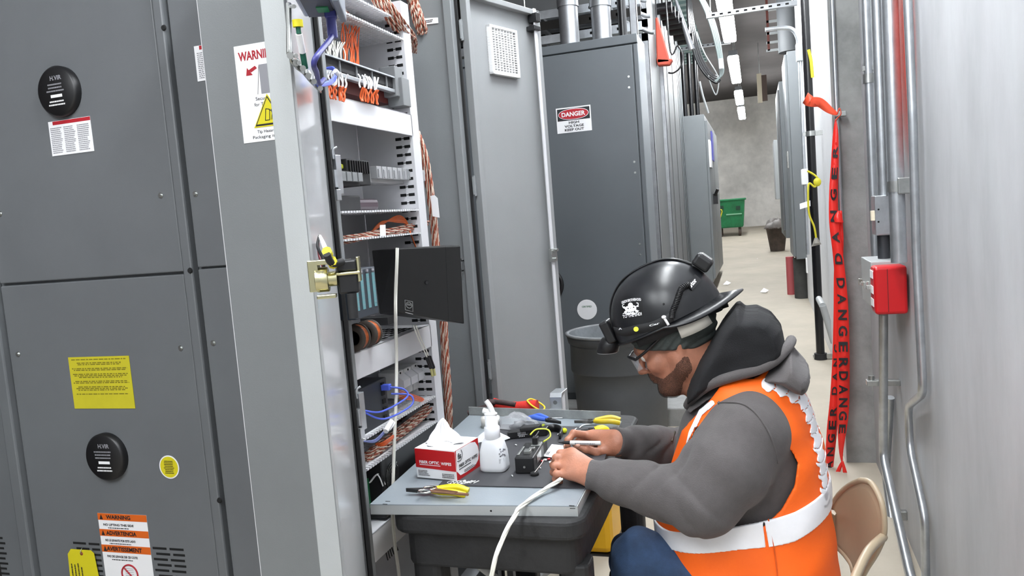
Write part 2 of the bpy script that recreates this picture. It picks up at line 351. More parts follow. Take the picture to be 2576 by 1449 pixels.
# --- open control cabinet (front faces the aisle, plane X=XF)
XF=-.93; YA=1.587; YB=2.50; XR=-1.222
oc=thing('control_cabinet','tall grey control cabinet standing open beside the table, white racks of wiring inside','cabinet',(XF-.2,(YA+YB)/2,0))
def CP(x,y): return P(x,y,'X',XF)
part('side_wall',MB().box(XR,XF,YA-.012,YA,0.1,2.45),GREYB,oc,.003)
part('side_wall',MB().box(XR,XF-.02,YB,YB+.012,0.1,2.45),GREYB,oc,.003)
part('back_wall',MB().box(XR-.01,XR,YA,YB,0.1,2.45),OFFW,oc)
part('roof',MB().box(XR-.01,XF,YA-.012,YB+.012,2.45,2.47),GREYB,oc)
part('plinth',MB().box(XR,XF-.02,YA,YB,0,.1),GREYD,oc)
part('front_frame',MB().box(XF-.03,XF,YA,YA+.045,.1,2.45).box(XF-.03,XF,YB-.02,YB+.03,.1,2.45).box(XF-.03,XF,YA,YB,.1,.14),GREYB,oc,.003)
part('door_seal',MB().box(XF,XF+.008,YA+.002,YA+.014,.14,2.42).box(XF,XF+.008,YB+.012,YB+.024,.14,2.42),RUBBER,oc)
def zc(y,x=960): return P(x,y,'X',XF-.02)[2]
YI=1.665; YR=P(1040,400,'X',XF-.02).y   # inner rack limits
part('mounting_plate',MB().box(-1.14,-1.13,YI-.05,YR+.02,.15,2.3),OFFW,oc)
# slotted uprights
up=part('upright',MB().box(-1.128,XF-.02,YR+.004,YR+.008,.15,2.155).box(XF-.022,XF-.018,YR+.004,YR+.055,.15,2.155),OFFW,oc,.001)
sl=MB(); z=.3
while z<2.12:
    for dx in (.006,.033): sl.box(XF-.022-dx-.019,XF-.022-dx,YR+.0035,YR+.0045,z,z+.0085)
    sl.box(XF-.022-.036,XF-.022-.02,YR+.0035,YR+.0045,z+.0035,z+.0055); z+=.0235
part('slots',sl,DARK,up)
up=part('upright',MB().box(XF-.16,XF-.03,YI-.03,YI-.026,.15,2.2),OFFW,oc,.001)
# rack cross bars and slotted trays
def bar(y0,y1,name='cross_bar',dep=.26):
    z1,z0=zc(y0),zc(y1); b=part(name,MB().box(XF-.022,XF-.018,YI-.03,YR+.01,z0,z1).box(XF-dep,XF-.018,YI-.03,YR+.01,z1-.004,z1),OFFW,oc,.0015)
    return z0,z1
Z1=bar(270,328); Z2=bar(861,928); Z3=bar(1322,1400)
mb=MB(); 
for i in range(12):
    for j in range(10): mb.box(XF-.04-i*.018,XF-.04-i*.018-.011,YI+.0+j*.04,YI+.024+j*.04,Z2[1]+.0002,Z2[1]+.001)
part('slots',mb,DARK,oc)
def comb(z,dep,label=None):
    mb=MB(); mb.box(XF-dep,XF-.03,YI-.03,YR+.005,z,z+.0025)
    n=34
    for i in range(n):
        y=YI-.025+(YR-YI+.03)*i/n; mb.box(XF-.03,XF-.018,y,y+.009,z-.001,z+.004)
    for i in range(6):
        for j in range(n): 
            y=YI-.022+(YR-YI+.03)*j/n; mb.box(XF-.045-i*.022,XF-.045-i*.022-.012,y,y+.004,z-.0012,z+.0038)
    return part('slotted_tray',mb,OFFW,oc)
zt=[zc(30),zc(76),zc(532),zc(597),zc(1142,980),zc(1192,990)]
zt[4]=P(1010,1050,'X',XF-.02).z; zt[5]=P(1010,1123,'X',XF-.02).z
for z in zt: comb(z,.2)

# doors, hinged on both sides and swung wide open
def door(hy,ang,width,name):
    """hinge at (XF,hy); local frame: a along the leaf, n its inner face normal (to the aisle)"""
    a=V(math.sin(ang),math.cos(ang) if hy>2 else -math.cos(ang),0); n=V(a.y,-a.x,0) if hy>2 else V(-a.y,a.x,0)
    if n.x<0:n=-n
    return V(XF+.012,hy,0),a,n
# far door
O,a,n=door(YB+.035,math.radians(19.0),.46,'far'); WD=.443
z0,z1=.14,2.28
GREYV=mat('door_grey_paint',(140,142,143),.42,0,.05,1.5,.1,400)
dr=part('door',MB().ob(O+V(0,0,z0),a*WD,n*.003,V(0,0,z1-z0)),GREYV,oc,.001)
mb=MB()
for q,l in [(O,.022),(O+a*(WD-.022),.022)]: mb.ob(q+V(0,0,z0),a*l,n*-.0+n*.028,V(0,0,z1-z0))
mb.ob(O+V(0,0,z1-.02),a*WD,n*.028,V(0,0,.02)); mb.ob(O+V(0,0,z0),a*WD,n*.028,V(0,0,.02)); part('door_flange',mb,GREYV,dr,.002)
mb=MB(); mb.ob(O+a*.03+n*.003+V(0,0,z0+.03),a*.008,n*.008,V(0,0,z1-z0-.06)); part('gasket',mb,RUBBER,dr)
def onfar(x,y,off=.004):   # point of the far door seen at x,y
    r=RC@np.array([(x-CX)/FPX,-(y-CY)/FPX,-1.]); r=Vector(r); o=O+n*off; t=(o-Vector(CAM)).dot(n)/r.dot(n); return Vector(CAM)+r*t
# vent grille
g0=onfar(1222,62); g1=onfar(1292,84); gz0=onfar(1230,187).z; s0=(g0-O).dot(a); s1=(g1-O).dot(a)
bo=O+a*s0+n*.003; gw=s1-s0
gr=part('vent_grille',MB().ob(bo+V(0,0,gz0),a*gw,n*.004,V(0,0,g0.z-gz0)).ob(bo+V(0,0,gz0),a*.012,n*.018,V(0,0,g0.z-gz0)).ob(bo+a*(gw-.012)+V(0,0,gz0),a*.012,n*.018,V(0,0,g0.z-gz0)).ob(bo+V(0,0,gz0),a*gw,n*.018,V(0,0,.01)).ob(bo+V(0,0,g0.z-.01),a*gw,n*.018,V(0,0,.01)),WHITE,dr,.0015)
mb=MB(); H=g0.z-gz0
for k in range(17): mb.ob(bo+V(0,0,gz0+.012+k*(H-.024)/17),a*gw,n*.015,V(0,0,.0024))
for k in range(9): mb.ob(bo+a*(.012+k*(gw-.024)/8)+V(0,0,gz0),a*.002,n*.016,V(0,0,H))
part('louvres',mb,WHITE,gr)
part('gap_shade_sheet',MB().ob(bo+a*.012+n*.0042+V(0,0,gz0+.01),a*(gw-.024),n*.0006,V(0,0,H-.02)),DARK,gr)  # dark sheet paints the shade between the louvres
# locking rod and latch
rs=(onfar(1330,60)-O).dot(a); ro=O+a*(WD-.05)+n*.03
zl=onfar(1368,640).z
rod=part('locking_rod',MB().ob(ro+V(0,0,zl+.02),a*.016,n*.006,V(0,0,onfar(1330,40).z-zl)),OFFW,dr,.001)
rod2=part('locking_rod',MB().ob(ro+V(0,0,z0+.04),a*.016,n*.006,V(0,0,zl-.05-z0)),OFFW,dr,.001)
mb=MB(); mb.ob(ro-a*.012+V(0,0,zl-.03),a*.04,n*.012,V(0,0,.05))
for dx,dz in [(-.004,.012),(.018,.014),(.006,-.02)]: mb.cyl(ro+a*(dx+.004)+n*.01+V(0,0,zl+dz),ro+a*(dx+.004)+n*.02+V(0,0,zl+dz),.006,n=12)
part('latch',mb,ZINC,dr,.001)
zg=onfar(1325,80).z
part('rod_guide',MB().ob(ro-a*.014-n*.025+V(0,0,zg),a*.04,n*.04,V(0,0,.018)).ob(ro-a*.004-n*.02+V(0,0,zg+.03),a*.026,n*.04,V(0,0,.035)),BLACK,dr,.003)
mb=MB(); mb.ob(O+V(0,0,z1+.0),a*(WD+.0),n*-.03,V(0,0,.006)); part('drip_edge',mb,GREYL,dr)
for y in (75,470,930):
    zh=P(1170,y,'Y',YB+.03).z; mb=MB(); mb.cyl(O+n*.006-a*.008+V(0,0,zh-.035),O+n*.006-a*.008+V(0,0,zh+.035),.006,n=10); mb.ob(O+n*.006-a*.02+V(0,0,zh-.03),a*.04,n*.003,V(0,0,.06)); part('hinge',mb,GREYB,dr)
for y in (655,680):
    p=P(1166,y,'Y',YB-.004); part('hook',MB().tube([p,p+V(.0,-.02,0),p+V(0,-.024,.008)],.0022,6),BLACKM,oc)
st=sticker('serial_label',[P(1068,46,'Y',YB-.003),P(1102,44,'Y',YB-.003),P(1103,58,'Y',YB-.003),P(1069,62,'Y',YB-.003)],PAPER,oc,YN)
mb=MB(); c_=P(1071,59,'Y',YB-.004); prints(mb,c_,XP,ZP,.03,.011,2,.6,seed=5); part('fine_print',mb,INK,st)
# near door
O2,a2,n2=door(YA-.004,math.radians(23.9),.45,'near'); W2=.467; z0,z1=.14,2.42
# back skin and flanges
nd=part('door',MB().ob(O2+n2*-.036+V(0,0,z0),a2*W2,n2*.003,V(0,0,z1-z0)),GREYL,oc,.001)
mb=MB(); mb.ob(O2+a2*(W2-.004)+n2*-.036+V(0,0,z0),a2*.004,n2*.039,V(0,0,z1-z0)); mb.ob(O2+a2*(W2-.03)+n2*-.0+V(0,0,z0),a2*.03,n2*.003,V(0,0,z1-z0))
mb.ob(O2+n2*-.033+V(0,0,z1-.003),a2*W2,n2*.036,V(0,0,.003)); part('door_flange',mb,GREYL,nd,.0015)
part('inner_panel',MB().ob(O2+a2*.03+n2*-.012+V(0,0,z0),a2*(W2-.06),n2*.004,V(0,0,z1-z0)),WGLOSS,nd)
part('gasket',MB().ob(O2+a2*.012+n2*-.002+V(0,0,z0),a2*.012,n2*.008,V(0,0,z1-z0)),RUBBER,nd)
def onnear(x,y,off=.0):
    r=Vector(RC@np.array([(x-CX)/FPX,-(y-CY)/FPX,-1.])); o=O2+n2*off; t=(o-Vector(CAM)).dot(n2)/r.dot(n2); return Vector(CAM)+r*t
for y in (440,1040):
    p=CP(832,y) if y<500 else CP(888,y); mb=MB(); q=V(XF,YA+.02,p.z)
    mb.box(XF,XF+.016,YA+.016,YA+.04,p.z-.045,p.z+.045); mb.cyl(V(XF+.012,YA+.012,p.z-.03),V(XF+.012,YA+.012,p.z+.01),.007,n=10); mb.tube([V(XF+.012,YA+.012,p.z+.035),V(XF+.012,YA+.012,p.z+.055),V(XF+.02,YA+.02,p.z+.062)],.003,6)
    mb.box(XF+.004,XF+.02,YA+.0,YA+.02,p.z-.06,p.z-.035); part('hinge',mb,GALV,oc,.001)
# warning sheet on the near side wall
ywl=YA-.0125
def WP(x,y): return P(x,y,'Y',ywl)
tl=WP(588,118); br=WP(624,360); R_=tl.x+.2
st=sticker('tip_hazard_poster',rect(tl.x,R_,br.z,tl.z,ywl),PAPER,oc,YN)
mb=MB(); h=tl.z-br.z; text(mb,'WARNING',(tl.x+.010,ywl-.001,tl.z-.036),XP,ZP,.102,.021)
ar=V(tl.x+.03,ywl-.0014,tl.z-.068); mb.add([ar+V(.022,0,.018),ar+V(.027,0,.012),ar+V(.010,0,.004),ar+V(.014,0,-.002),ar+V(-.004,0,-.002),ar+V(0,0,.016),ar+V(.004,0,.01)],[(0,6,2,1),(3,4,5)])
part('red_lettering',mb,INKR,st)
mb=MB(); bx=tl.x+.062; mb.ob((bx,ywl-.0014,tl.z-.115),(.024,0,0),(0,.0006,0),(0,0,.066)); part('cabinet_picture',mb,PRINT,st)
mb=MB(); 
for q0,q1 in [((bx,-.05),(bx-.01,-.115)),((bx+.024,-.05),(bx+.036,-.115))]: mb.tube([V(q0[0],ywl-.001,tl.z+q0[1]),V(q1[0],ywl-.001,tl.z+q1[1])],.0006,4,1)
text(mb,'Secure Freight',(tl.x+.045,ywl-.001,tl.z-.131),XP,ZP,.075,.01,bold=False); text(mb,'for Transportation',(tl.x+.04,ywl-.001,tl.z-.144),XP,ZP,.09,.01,bold=False)
text(mb,'Tip Hazard When',(tl.x+.04,ywl-.001,br.z+.017),XP,ZP,.08,.009,bold=False); text(mb,'Packaging is Removed',(tl.x+.027,ywl-.001,br.z+.005),XP,ZP,.11,.009,bold=False)
part('lettering',mb,INK,st)
tc_=V(tl.x+.076,ywl-.0012,br.z+.034); tr=lambda s,dy,d: [tc_+V(-.043*s,dy,.0+d),tc_+V(.043*s,dy,.0+d),tc_+V(0,dy,.074*s+d)]
part('triangle_border',MB().prism(tr(1.0,0,-.002)[::-1],(0,-.0006,0)),YEL,st); part('triangle_line',MB().prism(tr(.9,-.0007,.001)[::-1],(0,-.0004,0)),INK,st); part('triangle',MB().prism(tr(.78,-.0012,.005)[::-1],(0,-.0004,0)),YEL,st)
mb=MB(); q=tc_+V(.002,-.002,.012)
for A,B in [((-.012,.0),(-.008,.026)),((-.008,.026),(.002,.024)),((.002,.024),(.0,.0)),((.0,.0),(-.012,0)),((.005,.0),(.008,.014)),((.008,.014),(.012,.0)),((.008,.014),(.006,.024)),((.006,.02),(.0,.024))]: mb.tube([q+V(A[0],0,A[1]),q+V(B[0],0,B[1])],.0009,4,1)
part('pictogram',mb,INK,st)

GALVD=mat('dull_galvanised',(150,152,155),.4,.7,.15,8)
FARG=mat('far_grey_paint',(106,110,112),.45,0,.05,2)
FARL=mat('far_pale_paint',(92,93,94),.5,0,.1,2,stretch=(1,1,.3))
# --- danger cabinet
YD=5.25
def DP(x,y): return P(x,y,'Y',YD)
dc=thing('high_voltage_cabinet','tall blue-grey cabinet with the red DANGER high voltage sign, behind the grey trash can','cabinet',(-1.3,YD+.5,.2))
xr=DP(1603,100).x; zt_=DP(1480,102).z; zp=DP(1500,124).z
DB=mat('slate_grey_paint',(92,97,101),.42,0,.05,1.2,.08,400)
part('body',MB().box(-2.3,xr,YD+.01,YD+.36,.2,zt_),DB,dc,.004)
part('header_panel',MB().box(-2.3,xr,YD-.012,YD+.01,zp+.006,zt_),DB,dc,.004)
part('door_panel',MB().box(-2.28,xr-.035,YD-.016,YD+.01,.25,zp-.004),DB,dc,.006)
part('edge_post',MB().box(xr-.03,xr+.0,YD-.008,YD+.01,.2,zp),DB,dc,.004)
for x,y in [(1587,193),(1588,220),(1601,407),(1603,434),(1615,613),(1616,640)]: 
    bolt(DP(x,y)+V(-.012,-.016,0),YN,dc,r=.005,m=ZINC)
tl,br=DP(1399,268),DP(1491,332); wd=br.x-tl.x; 
zT=DP(1445,269).z; zB=DP(1445,333).z; yd=YD-.0165
sn=sticker('danger_sign',rect(tl.x,br.x,zB,zT,yd),PAPER,dc,YN,.0015,'white sign with red DANGER oval')
cx_=(tl.x+br.x)/2; H=zT-zB
part('black_field',MB().box(tl.x+.008,br.x-.008,yd-.0022,yd-.0016,zT-H*.52,zT-.008),INK,sn)
def oval(rx,rz,dy,nm,m): part(nm,MB().prism([V(cx_+rx*abs(math.cos(t))**.8*(1 if math.cos(t)>0 else -1),yd+dy,zT-H*.28+rz*math.sin(t)) for t in np.linspace(0,2*math.pi,41)[:-1]],(0,-.0005,0)),m,sn)
oval(wd*.44,H*.215,-.0024,'oval_border',PAPER); oval(wd*.425,H*.195,-.003,'oval',REDP)
mb=MB(); text(mb,'DANGER',(cx_-wd*.34,yd-.0036,zT-H*.37),XP,ZP,wd*.68,H*.18); part('danger_lettering',mb,PAPER,sn)
mb=MB(); 
for s,k,wf in [('HIGH',.66,.3),('VOLTAGE',.80,.56),('KEEP OUT',.94,.56)]: text(mb,s,(cx_-wd*wf/2,yd-.0018,zT-H*k),XP,ZP,wd*wf,H*.1)
part('lettering',mb,INK,sn)
c=DP(1478,778)+V(0,-.017,0); st=part('round_sticker',MB().lathe([(.068,0),(.07,0),(.07,.001),(.068,.001)],c,36,YN),PAPER,dc)
part('sticker_film',MB().lathe([(.068,0),(.068,.0006),(.0001,.0006)],c,36,YN),mat('film',(104,116,118),.3),st)
mb=MB(); text(mb,'CERTIFIED',c+V(-.035,-.001,.015),XP,ZP,.07,.012); part('lettering',mb,mat('green_ink',(60,110,80),.6),st)
c=DP(1384,715); c.y=YD-.02
part('handle',MB().tube([c+V(math.cos(t)*.095,-.02,math.sin(t)*.1) for t in np.linspace(-1.9,1.55,16)],.014,8,1),BLACK,dc)
# strut beside it, and more grey cabinets stepping away along the aisle
YS_=[(5.75,.0),(6.6,.0)]
c=lambda x,y,Y: P(x,y,'Y',Y)
def cab(name,lab,x0,x1,ya,yb,z0,z1,m,split=None):
    r=thing(name,lab,'cabinet',((x0+x1)/2,(ya+yb)/2,z0)); part('body',MB().box(x0,x1,ya,yb,z0,z1),m,r,.006); return r
x1_=P(1650,500,'Y',6.55).x
r=cab('metal_enclosure','narrow light grey enclosure standing right behind the DANGER sign cabinet',-2.2,P(1655,500,'Y',6.55).x,6.5,7.3,.13,ZC-.2,FARL)
for x,d in ((1668,.04),):
    xx=P(x,500,'Y',7.4).x
r=cab('metal_enclosure','light grey enclosure with vertical seams between the DANGER sign cabinet and the coiled cables',-2.2,P(1698,500,'Y',8.2).x,7.4,9.2,.15,ZC-.2,FARL)
xq=P(1698,500,'Y',8.2).x
for k in range(3): part('door_panel',MB().box(xq,xq+.012,7.5+k*.57,8.0+k*.57,.4,3.3),FARL,r,.003)
mb=MB()
for k in range(4): mb.box(xq,xq+.013,7.44+k*.57,7.455+k*.57,.2,4.0)
part('seams',mb,DARK,r)
p=P(1671,430,'Y',7.39); part('paper_label',MB().box(p.x-.012,p.x+.012,7.394,7.4,p.z-.1,p.z+.08),PAPER,r)
p=P(1681,485,'Y',7.39); part('paper_label',MB().box(p.x-.014,p.x+.014,7.394,7.4,p.z-.03,p.z+.03),mat('pale_blue_label',(120,150,190),.6),r,label='small pale blue label')
# strut channels in front
for x,Y,w_,lb in [(1622,5.62,.05,'bright galvanised strut channel touching the right edge of the DANGER sign cabinet'),(1648,6.2,.05,'second galvanised strut channel right of the DANGER sign cabinet'),(1682,7.3,.05,'galvanised strut channel standing under the orange sleeve')]:
    X=P(x,500,'Y',Y).x; mb=MB(); z0_=.2 if Y<6.6 else zf(Y); mb.box(X-w_/2,X+w_/2,Y,Y+.004,z0_,ZC).box(X-w_/2,X-w_/2+.004,Y,Y+.045,z0_,ZC).box(X+w_/2-.004,X+w_/2,Y,Y+.045,z0_,ZC)
    o=single('strut_channel',mb,GALVD,lb,'strut','strut channels along the left cabinets')
    for k in range(0): pass
# grey panelboard cabinet at Y=10.4
YG=10.35
def GP(x,y): return P(x,y,'Y',YG)
gx0,gx1=GP(1722,500).x,GP(1783,500).x; gt=GP(1745,290).z; gb=GP(1790,712).z
gc=thing('panelboard_cabinet','tall pale grey cabinet standing on a concrete pad left of the green bin','cabinet',((gx0+gx1)/2,YG+.3,.45))
part('body',MB().box(gx0,gx1,YG,YG+2.6,gb,gt),FARG,gc,.006); part('base',MB().box(gx0+.02,gx1-.02,YG+.02,YG+2.58,.45,gb),BLACKM,gc)
part('door',MB().box(gx1,gx1+.03,YG+.03,YG+1.2,gb+.05,gt-.08),FARG,gc,.004)
part('door',MB().box(gx1,gx1+.03,YG+1.24,YG+2.55,gb+.05,gt-.08),FARG,gc,.004)
p=GP(1787,370); part('paper_pocket',MB().box(gx1+.03,gx1+.05,YG+.06,YG+.4,p.z-.25,p.z+.1),PAPER,gc)
p=GP(1789,335); part('blue_label',MB().box(gx1+.03,gx1+.045,YG+.8,YG+1.2,p.z-.3,p.z+.1),mat('blue_label',(70,70,170),.5),gc)
p=GP(1797,490); mb=MB(); mb.box(gx1+.03,gx1+.09,YG+.5,YG+.6,p.z-.12,p.z+.02); mb.cyl((gx1+.06,YG+.5,p.z),(gx1+.1,YG+.46,p.z+.08),.02); part('handle',mb,BLACK,gc)
r=cab('metal_enclosure','tall dark-seamed grey enclosure right behind the pale grey cabinet with black ducts on top',-2.2,P(1716,400,'Y',9.9).x+.02,9.35,10.25,.25,ZC-.5,FARG)
mb=MB(); X=P(1716,400,'Y',9.9).x+.02
for k in range(4): mb.box(X,X+.004,9.4+.2*k,9.41+.2*k,.3,3.7)
for yy_ in (250,350,545): 
    z=P(1705,yy_,'Y',9.35).z; mb.box(-1.6,X,9.347,9.351,z,z+.012)
part('seams',mb,DARK,r)
z=P(1700,45,'Y',9.35).z
# black ducts above the pale cabinet
for k,x in enumerate((1722,1737,1751)):
    p=GP(x,288); mb=MB(); mb.cyl((p.x+.0,YG+.15+.1*k,gt),(p.x+.0,YG+.15+.1*k,GP(x,205).z+.4),.028); o=single('cable_riser',mb,PVC,'black cable riser on top of the pale grey cabinet, %s of three'%['leftmost','middle','rightmost'][k],'pipe','black cable risers on the pale grey cabinet')
# right-hand cabinets
YQ=9.75
def QP(x,y): return P(x,y,'Y',YQ)
struct('trim_5',MB().box(QP(2038,400).x+.15,QP(2038,400).x+1.4,YQ+.15,YQ+.2,0,ZC),CONCE)
rc=thing('wall_cabinet','tall grey cabinet raised above the floor on conduits, beside the black pipe','cabinet',(QP(2010,400).x,YQ+.4,.9))
x0,x1=QP(1992,400).x,QP(2034,400).x; zT=QP(1990,128).z; zB=QP(2010,652).z
part('body',MB().box(x0,x1,YQ,YQ+.9,zB,zT),FARG,rc,.004); part('door',MB().box(x0-.03,x0,YQ+.02,YQ+.88,zB+.03,zT-.03),FARG,rc,.004)
p=QP(1980,410); part('latch',MB().box(x0-.05,x0-.03,YQ+.05,YQ+.12,p.z-.06,p.z+.14),CHROME,rc,.004)
part('blue_label',MB().box(x0-.034,x0-.03,YQ+.15,YQ+.25,p.z-.02,p.z+.02),mat('blue_mark',(50,60,170),.5),rc)
x2=P(1968,400,'Y',10.8).x; z0,z1=P(1970,600,'Y',10.8).z,P(1960,205,'Y',10.8).z
r=thing('wall_cabinet','second grey cabinet farther down the right side, partly behind the raised cabinet','cabinet',(x2+.3,11.3,z0)); part('body',MB().box(x2,x2+.55,10.8,12.6,z0,z1),FARG,r,.01); part('panel',MB().box(x2-.02,x2,10.85,11.6,z0+.1,z1-.1),FARL,r,.004)
x3=P(1948,400,'Y',13.2).x; z0,z1=P(1950,502,'Y',13.2).z,P(1950,352,'Y',13.2).z
r=thing('wall_cabinet','small white box cabinet far down the right side of the aisle','cabinet',(x3+.2,13.5,z0)); part('body',MB().box(x3,x3+.4,13.2,14,z0,z1),GREYL,r,.006)
# conduits under the raised cabinet
mb=MB(); p=QP(2022,745); q=QP(2014,655); X=(QP(2018,700)).x
single('conduit_stub',MB().cyl((X,YQ+.2,zf(YQ)),(X,YQ+.2,zB),.085,n=24),mat('dusty_black_pipe',(60,60,58),.8,0,.2,8),'thick dusty dark conduit stub rising from the floor under the raised grey cabinet','pipe')
p=QP(1992,670); single('conduit_stub',MB().cyl((p.x,YQ+.5,zf(YQ)),(p.x,YQ+.5,zB),.05,n=16),mat('faded_red_paint',(170,80,84),.6),'short faded red pipe under the raised grey cabinet','pipe')
p=QP(2034,667); single('junction_box',MB().box(p.x-.03,p.x+.07,YQ-.06,YQ+.02,p.z-.09,p.z+.09),WHITE,'small white box at the lower corner of the raised grey cabinet','box',bevel=.006)
# support base for it: back board on the wall
# ================= THINGS IN THE OPEN CABINET =================
def FX(x,y,d=0): return P(x,y,'X',XF-d)   # seen point on the plane d behind the cabinet front
def bundle(name,label,pts,R,n,seed,twist=9,mats=None,r=.0018,group=None,cat='cable bundle'):
    n=int(n*1.4)
    rg=random.Random(seed); c=spl([Vector(p) for p in pts],14); L=len(c); mb=MB(); 
    for i in range(n):
        an=rg.uniform(0,6.28); rr=R*math.sqrt(rg.uniform(0.05,1)); ph=rg.uniform(0,6.28); wob=rg.uniform(.5,1.5)
        for k in (0,1):
            pp=[]
            for j,p in enumerate(c):
                t=(c[min(j+1,L-1)]-c[max(j-1,0)]).normalized(); s_=j/(L-1)
                u=t.cross(V(1,0,0) if abs(t.x)<.8 else V(0,0,1)).normalized(); w_=t.cross(u)
                a=an+.5*math.sin(wob*6*s_+ph); tw=ph+j*1.25+k*math.pi
                pp.append(p+(u*math.cos(a)+w_*math.sin(a))*rr+(u*math.cos(tw)+w_*math.sin(tw))*r*.95)
            mb.mi=k; mb.tube(pp,r,5,1)
    return single(name,mb,mats or [RUST,CREAM],label,cat,group)
# twisted riser at the far side of the rack
pl=[P(1060,330,'Y',2.34),P(1084,400,'Y',2.34),P(1102,520,'Y',2.34),P(1112,620,'Y',2.34),P(1128,760,'Y',2.34),P(1134,880,'Y',2.34),P(1140,980,'Y',2.34),P(1142,1080,'Y',2.34),P(1135,1220,'Y',2.34),P(1130,1330,'Y',2.34),P(1120,1460,'Y',2.34)]
pl=[p+V(-.02,0,0) for p in pl]
bundle('twisted_cable_bundle','thick rust and white twisted pair bundle hanging down between the rack and the grey door',pl,.0125,22,1,r=.0018)
bundle('twisted_cable_bundle','rust and white twisted cables spilling down over the two top trays',[FX(925,-90,.1),FX(945,-20,.06),FX(975,25,.03),FX(1005,65,.03),FX(1028,95,.06),FX(1036,120,.12)],.022,34,2)
bundle('twisted_cable_bundle','rust twisted cables rising out of the frame beside the top of the far upright',[FX(1000,-80,.16)+V(0,.05,0),FX(1020,-10,.14)+V(0,.05,0),FX(1036,40,.12)+V(0,.05,0),FX(1046,75,.12)+V(0,.05,0)],.02,26,3)
bundle('twisted_cable_bundle','few rust and cream wires lying along the second tray under the roof',[FX(850,10,.08),FX(880,42,.08),FX(920,62,.07),FX(950,85,.09)],.008,8,4)
bundle('twisted_cable_bundle','rust and white twisted cables lying on the tray above the black box',[FX(858,606,.06),FX(900,596,.05),FX(950,586,.05),FX(1010,578,.05),FX(1055,568,.05),FX(1072,560,.08)],.011,11,5)
bundle('twisted_cable_bundle','thick rust and white twisted cables lying on the lowest tray',[FX(915,1160,.06),FX(945,1135,.05),FX(985,1105,.05),FX(1030,1070,.05),FX(1065,1040,.05),FX(1090,1008,.05),FX(1097,985,.08)],.014,18,6)
bundle('twisted_cable_bundle','dark brown cables tangled behind the lowest tray bundle',[FX(920,1140,.14),FX(960,1105,.15),FX(1010,1060,.14),FX(1055,1025,.14),FX(1090,1000,.14)],.024,16,7,mats=[mat('brown_wire',(84,50,44),.5),mat('dark_brown_wire',(52,34,34),.5)])
mb=MB()
for k in range(5): mb.tube([FX(930,590,.07),FX(960,566-k*2,.06),FX(1000,543+k*4,.05),FX(1022,556+k*2,.05),FX(1034,590,.04),FX(1046,622,.04)],.0022,6)
single('orange_cable_loop',mb,mat('orange_jacket',(196,92,36),.45),'orange cables looping up above the tray over the black box','cable')
p=FX(962,583,.02); mb=MB(); mb.ob(p+V(0,-.016,-.012),(0,.032,0),(.001,0,0),(0,.004,.03)); single('cable_tag',mb,PAPER,'small white cable tag on the bundle above the black box','tag')
p=P(1093,520,'Y',2.30); mb=MB(); mb.prism([p+V(-.011,0,.035),p+V(.003,0,.037),p+V(.013,0,.026),p+V(.014,0,-.036),p+V(-.009,0,-.03)],(0,.001,0)); single('cable_tag',mb,PAPER,'white paper tag tied to the hanging twisted bundle','tag')
# terminal rail with wires up top
tb=thing('terminal_block','long black terminal strip with metal rail below the orange and white wires at the top','terminal strip',FX(915,180,.05))
A=FX(815,152,.02);B=FX(1012,222,.02); A.x=B.x=XF-.03; B.z=A.z=(A.z+FX(1005,212,.02).z)/2; Yl=B.y-A.y
part('body',MB().box(A.x-.05,A.x,A.y,B.y,A.z-.012,A.z+.016),BLACKM,tb,.002)
part('metal_rail',MB().box(A.x-.01,A.x+.006,A.y,B.y,A.z-.026,A.z-.016),GALV,tb,.001); part('rail_lip',MB().box(A.x-.006,A.x+.008,A.y,B.y,A.z+.015,A.z+.019),GALV,tb)
mb=MB(); 
for k in range(5): mb.box(A.x-.002,A.x+.004,A.y+k*Yl/5,A.y+k*Yl/5+.004,A.z-.016,A.z+.02)
part('segment_ribs',mb,GRPL,tb,.001); part('end_clamp',MB().box(A.x-.04,A.x+.01,B.y-.04,B.y+.01,A.z-.035,A.z+.05),GRPL,tb,.002); part('end_clamp',MB().box(A.x-.03,A.x+.02,B.y-.02,B.y+.03,A.z-.06,A.z+.02),GRPL,tb,.002)
part('rear_base',MB().box(A.x-.07,A.x-.03,A.y,B.y,A.z-.05,A.z-.016),mat('dark_red_terminals',(92,34,30),.5),tb)
def fan(name,label,m,x0,x1,ya,yb,n,dep,jit,seed,r=.0016,z1=None,cat='wire group'):
    rg=random.Random(seed); mb=MB()
    for k in range(n):
        x=x0+(x1-x0)*k/(n-1); a=FX(x,ya+(x-x0)*.22,dep); b=FX(x+rg.uniform(-4,4),yb+(x-x0)*.22,dep)
        mb.tube([a+V(rg.uniform(-.01,.01),rg.uniform(-jit,jit),0),a.lerp(b,.35)+V(0,rg.uniform(-jit,jit),0),a.lerp(b,.7)+V(rg.uniform(-.004,.004),rg.uniform(-jit,jit)*.6,0),b],r,5,4)
    return single(name,mb,m,label,cat)
fan('white_wires','bunch of white wires dropping into the top of the black terminal strip',WCAB,818,862,98,150,16,.05,.008,1)
fan('orange_wires','bunch of orange wires dropping into the top of the black terminal strip',ORC,862,902,60,160,16,.06,.012,2)
for i,(x0,x1,w_) in enumerate([(822,868,'below the left end'),(908,950,'below the middle')]):
    fan('white_wires','white wire ends hanging %s of the black terminal strip'%w_,WHITE,x0,x1,178+8*i,212+8*i,9,.004,.002,3+i,.0024)
    fan('orange_wires','orange wire ends hanging %s of the black terminal strip'%w_,ORC,x0,x1,212+8*i,246+8*i,9,.006,.002,5+i,.0026)
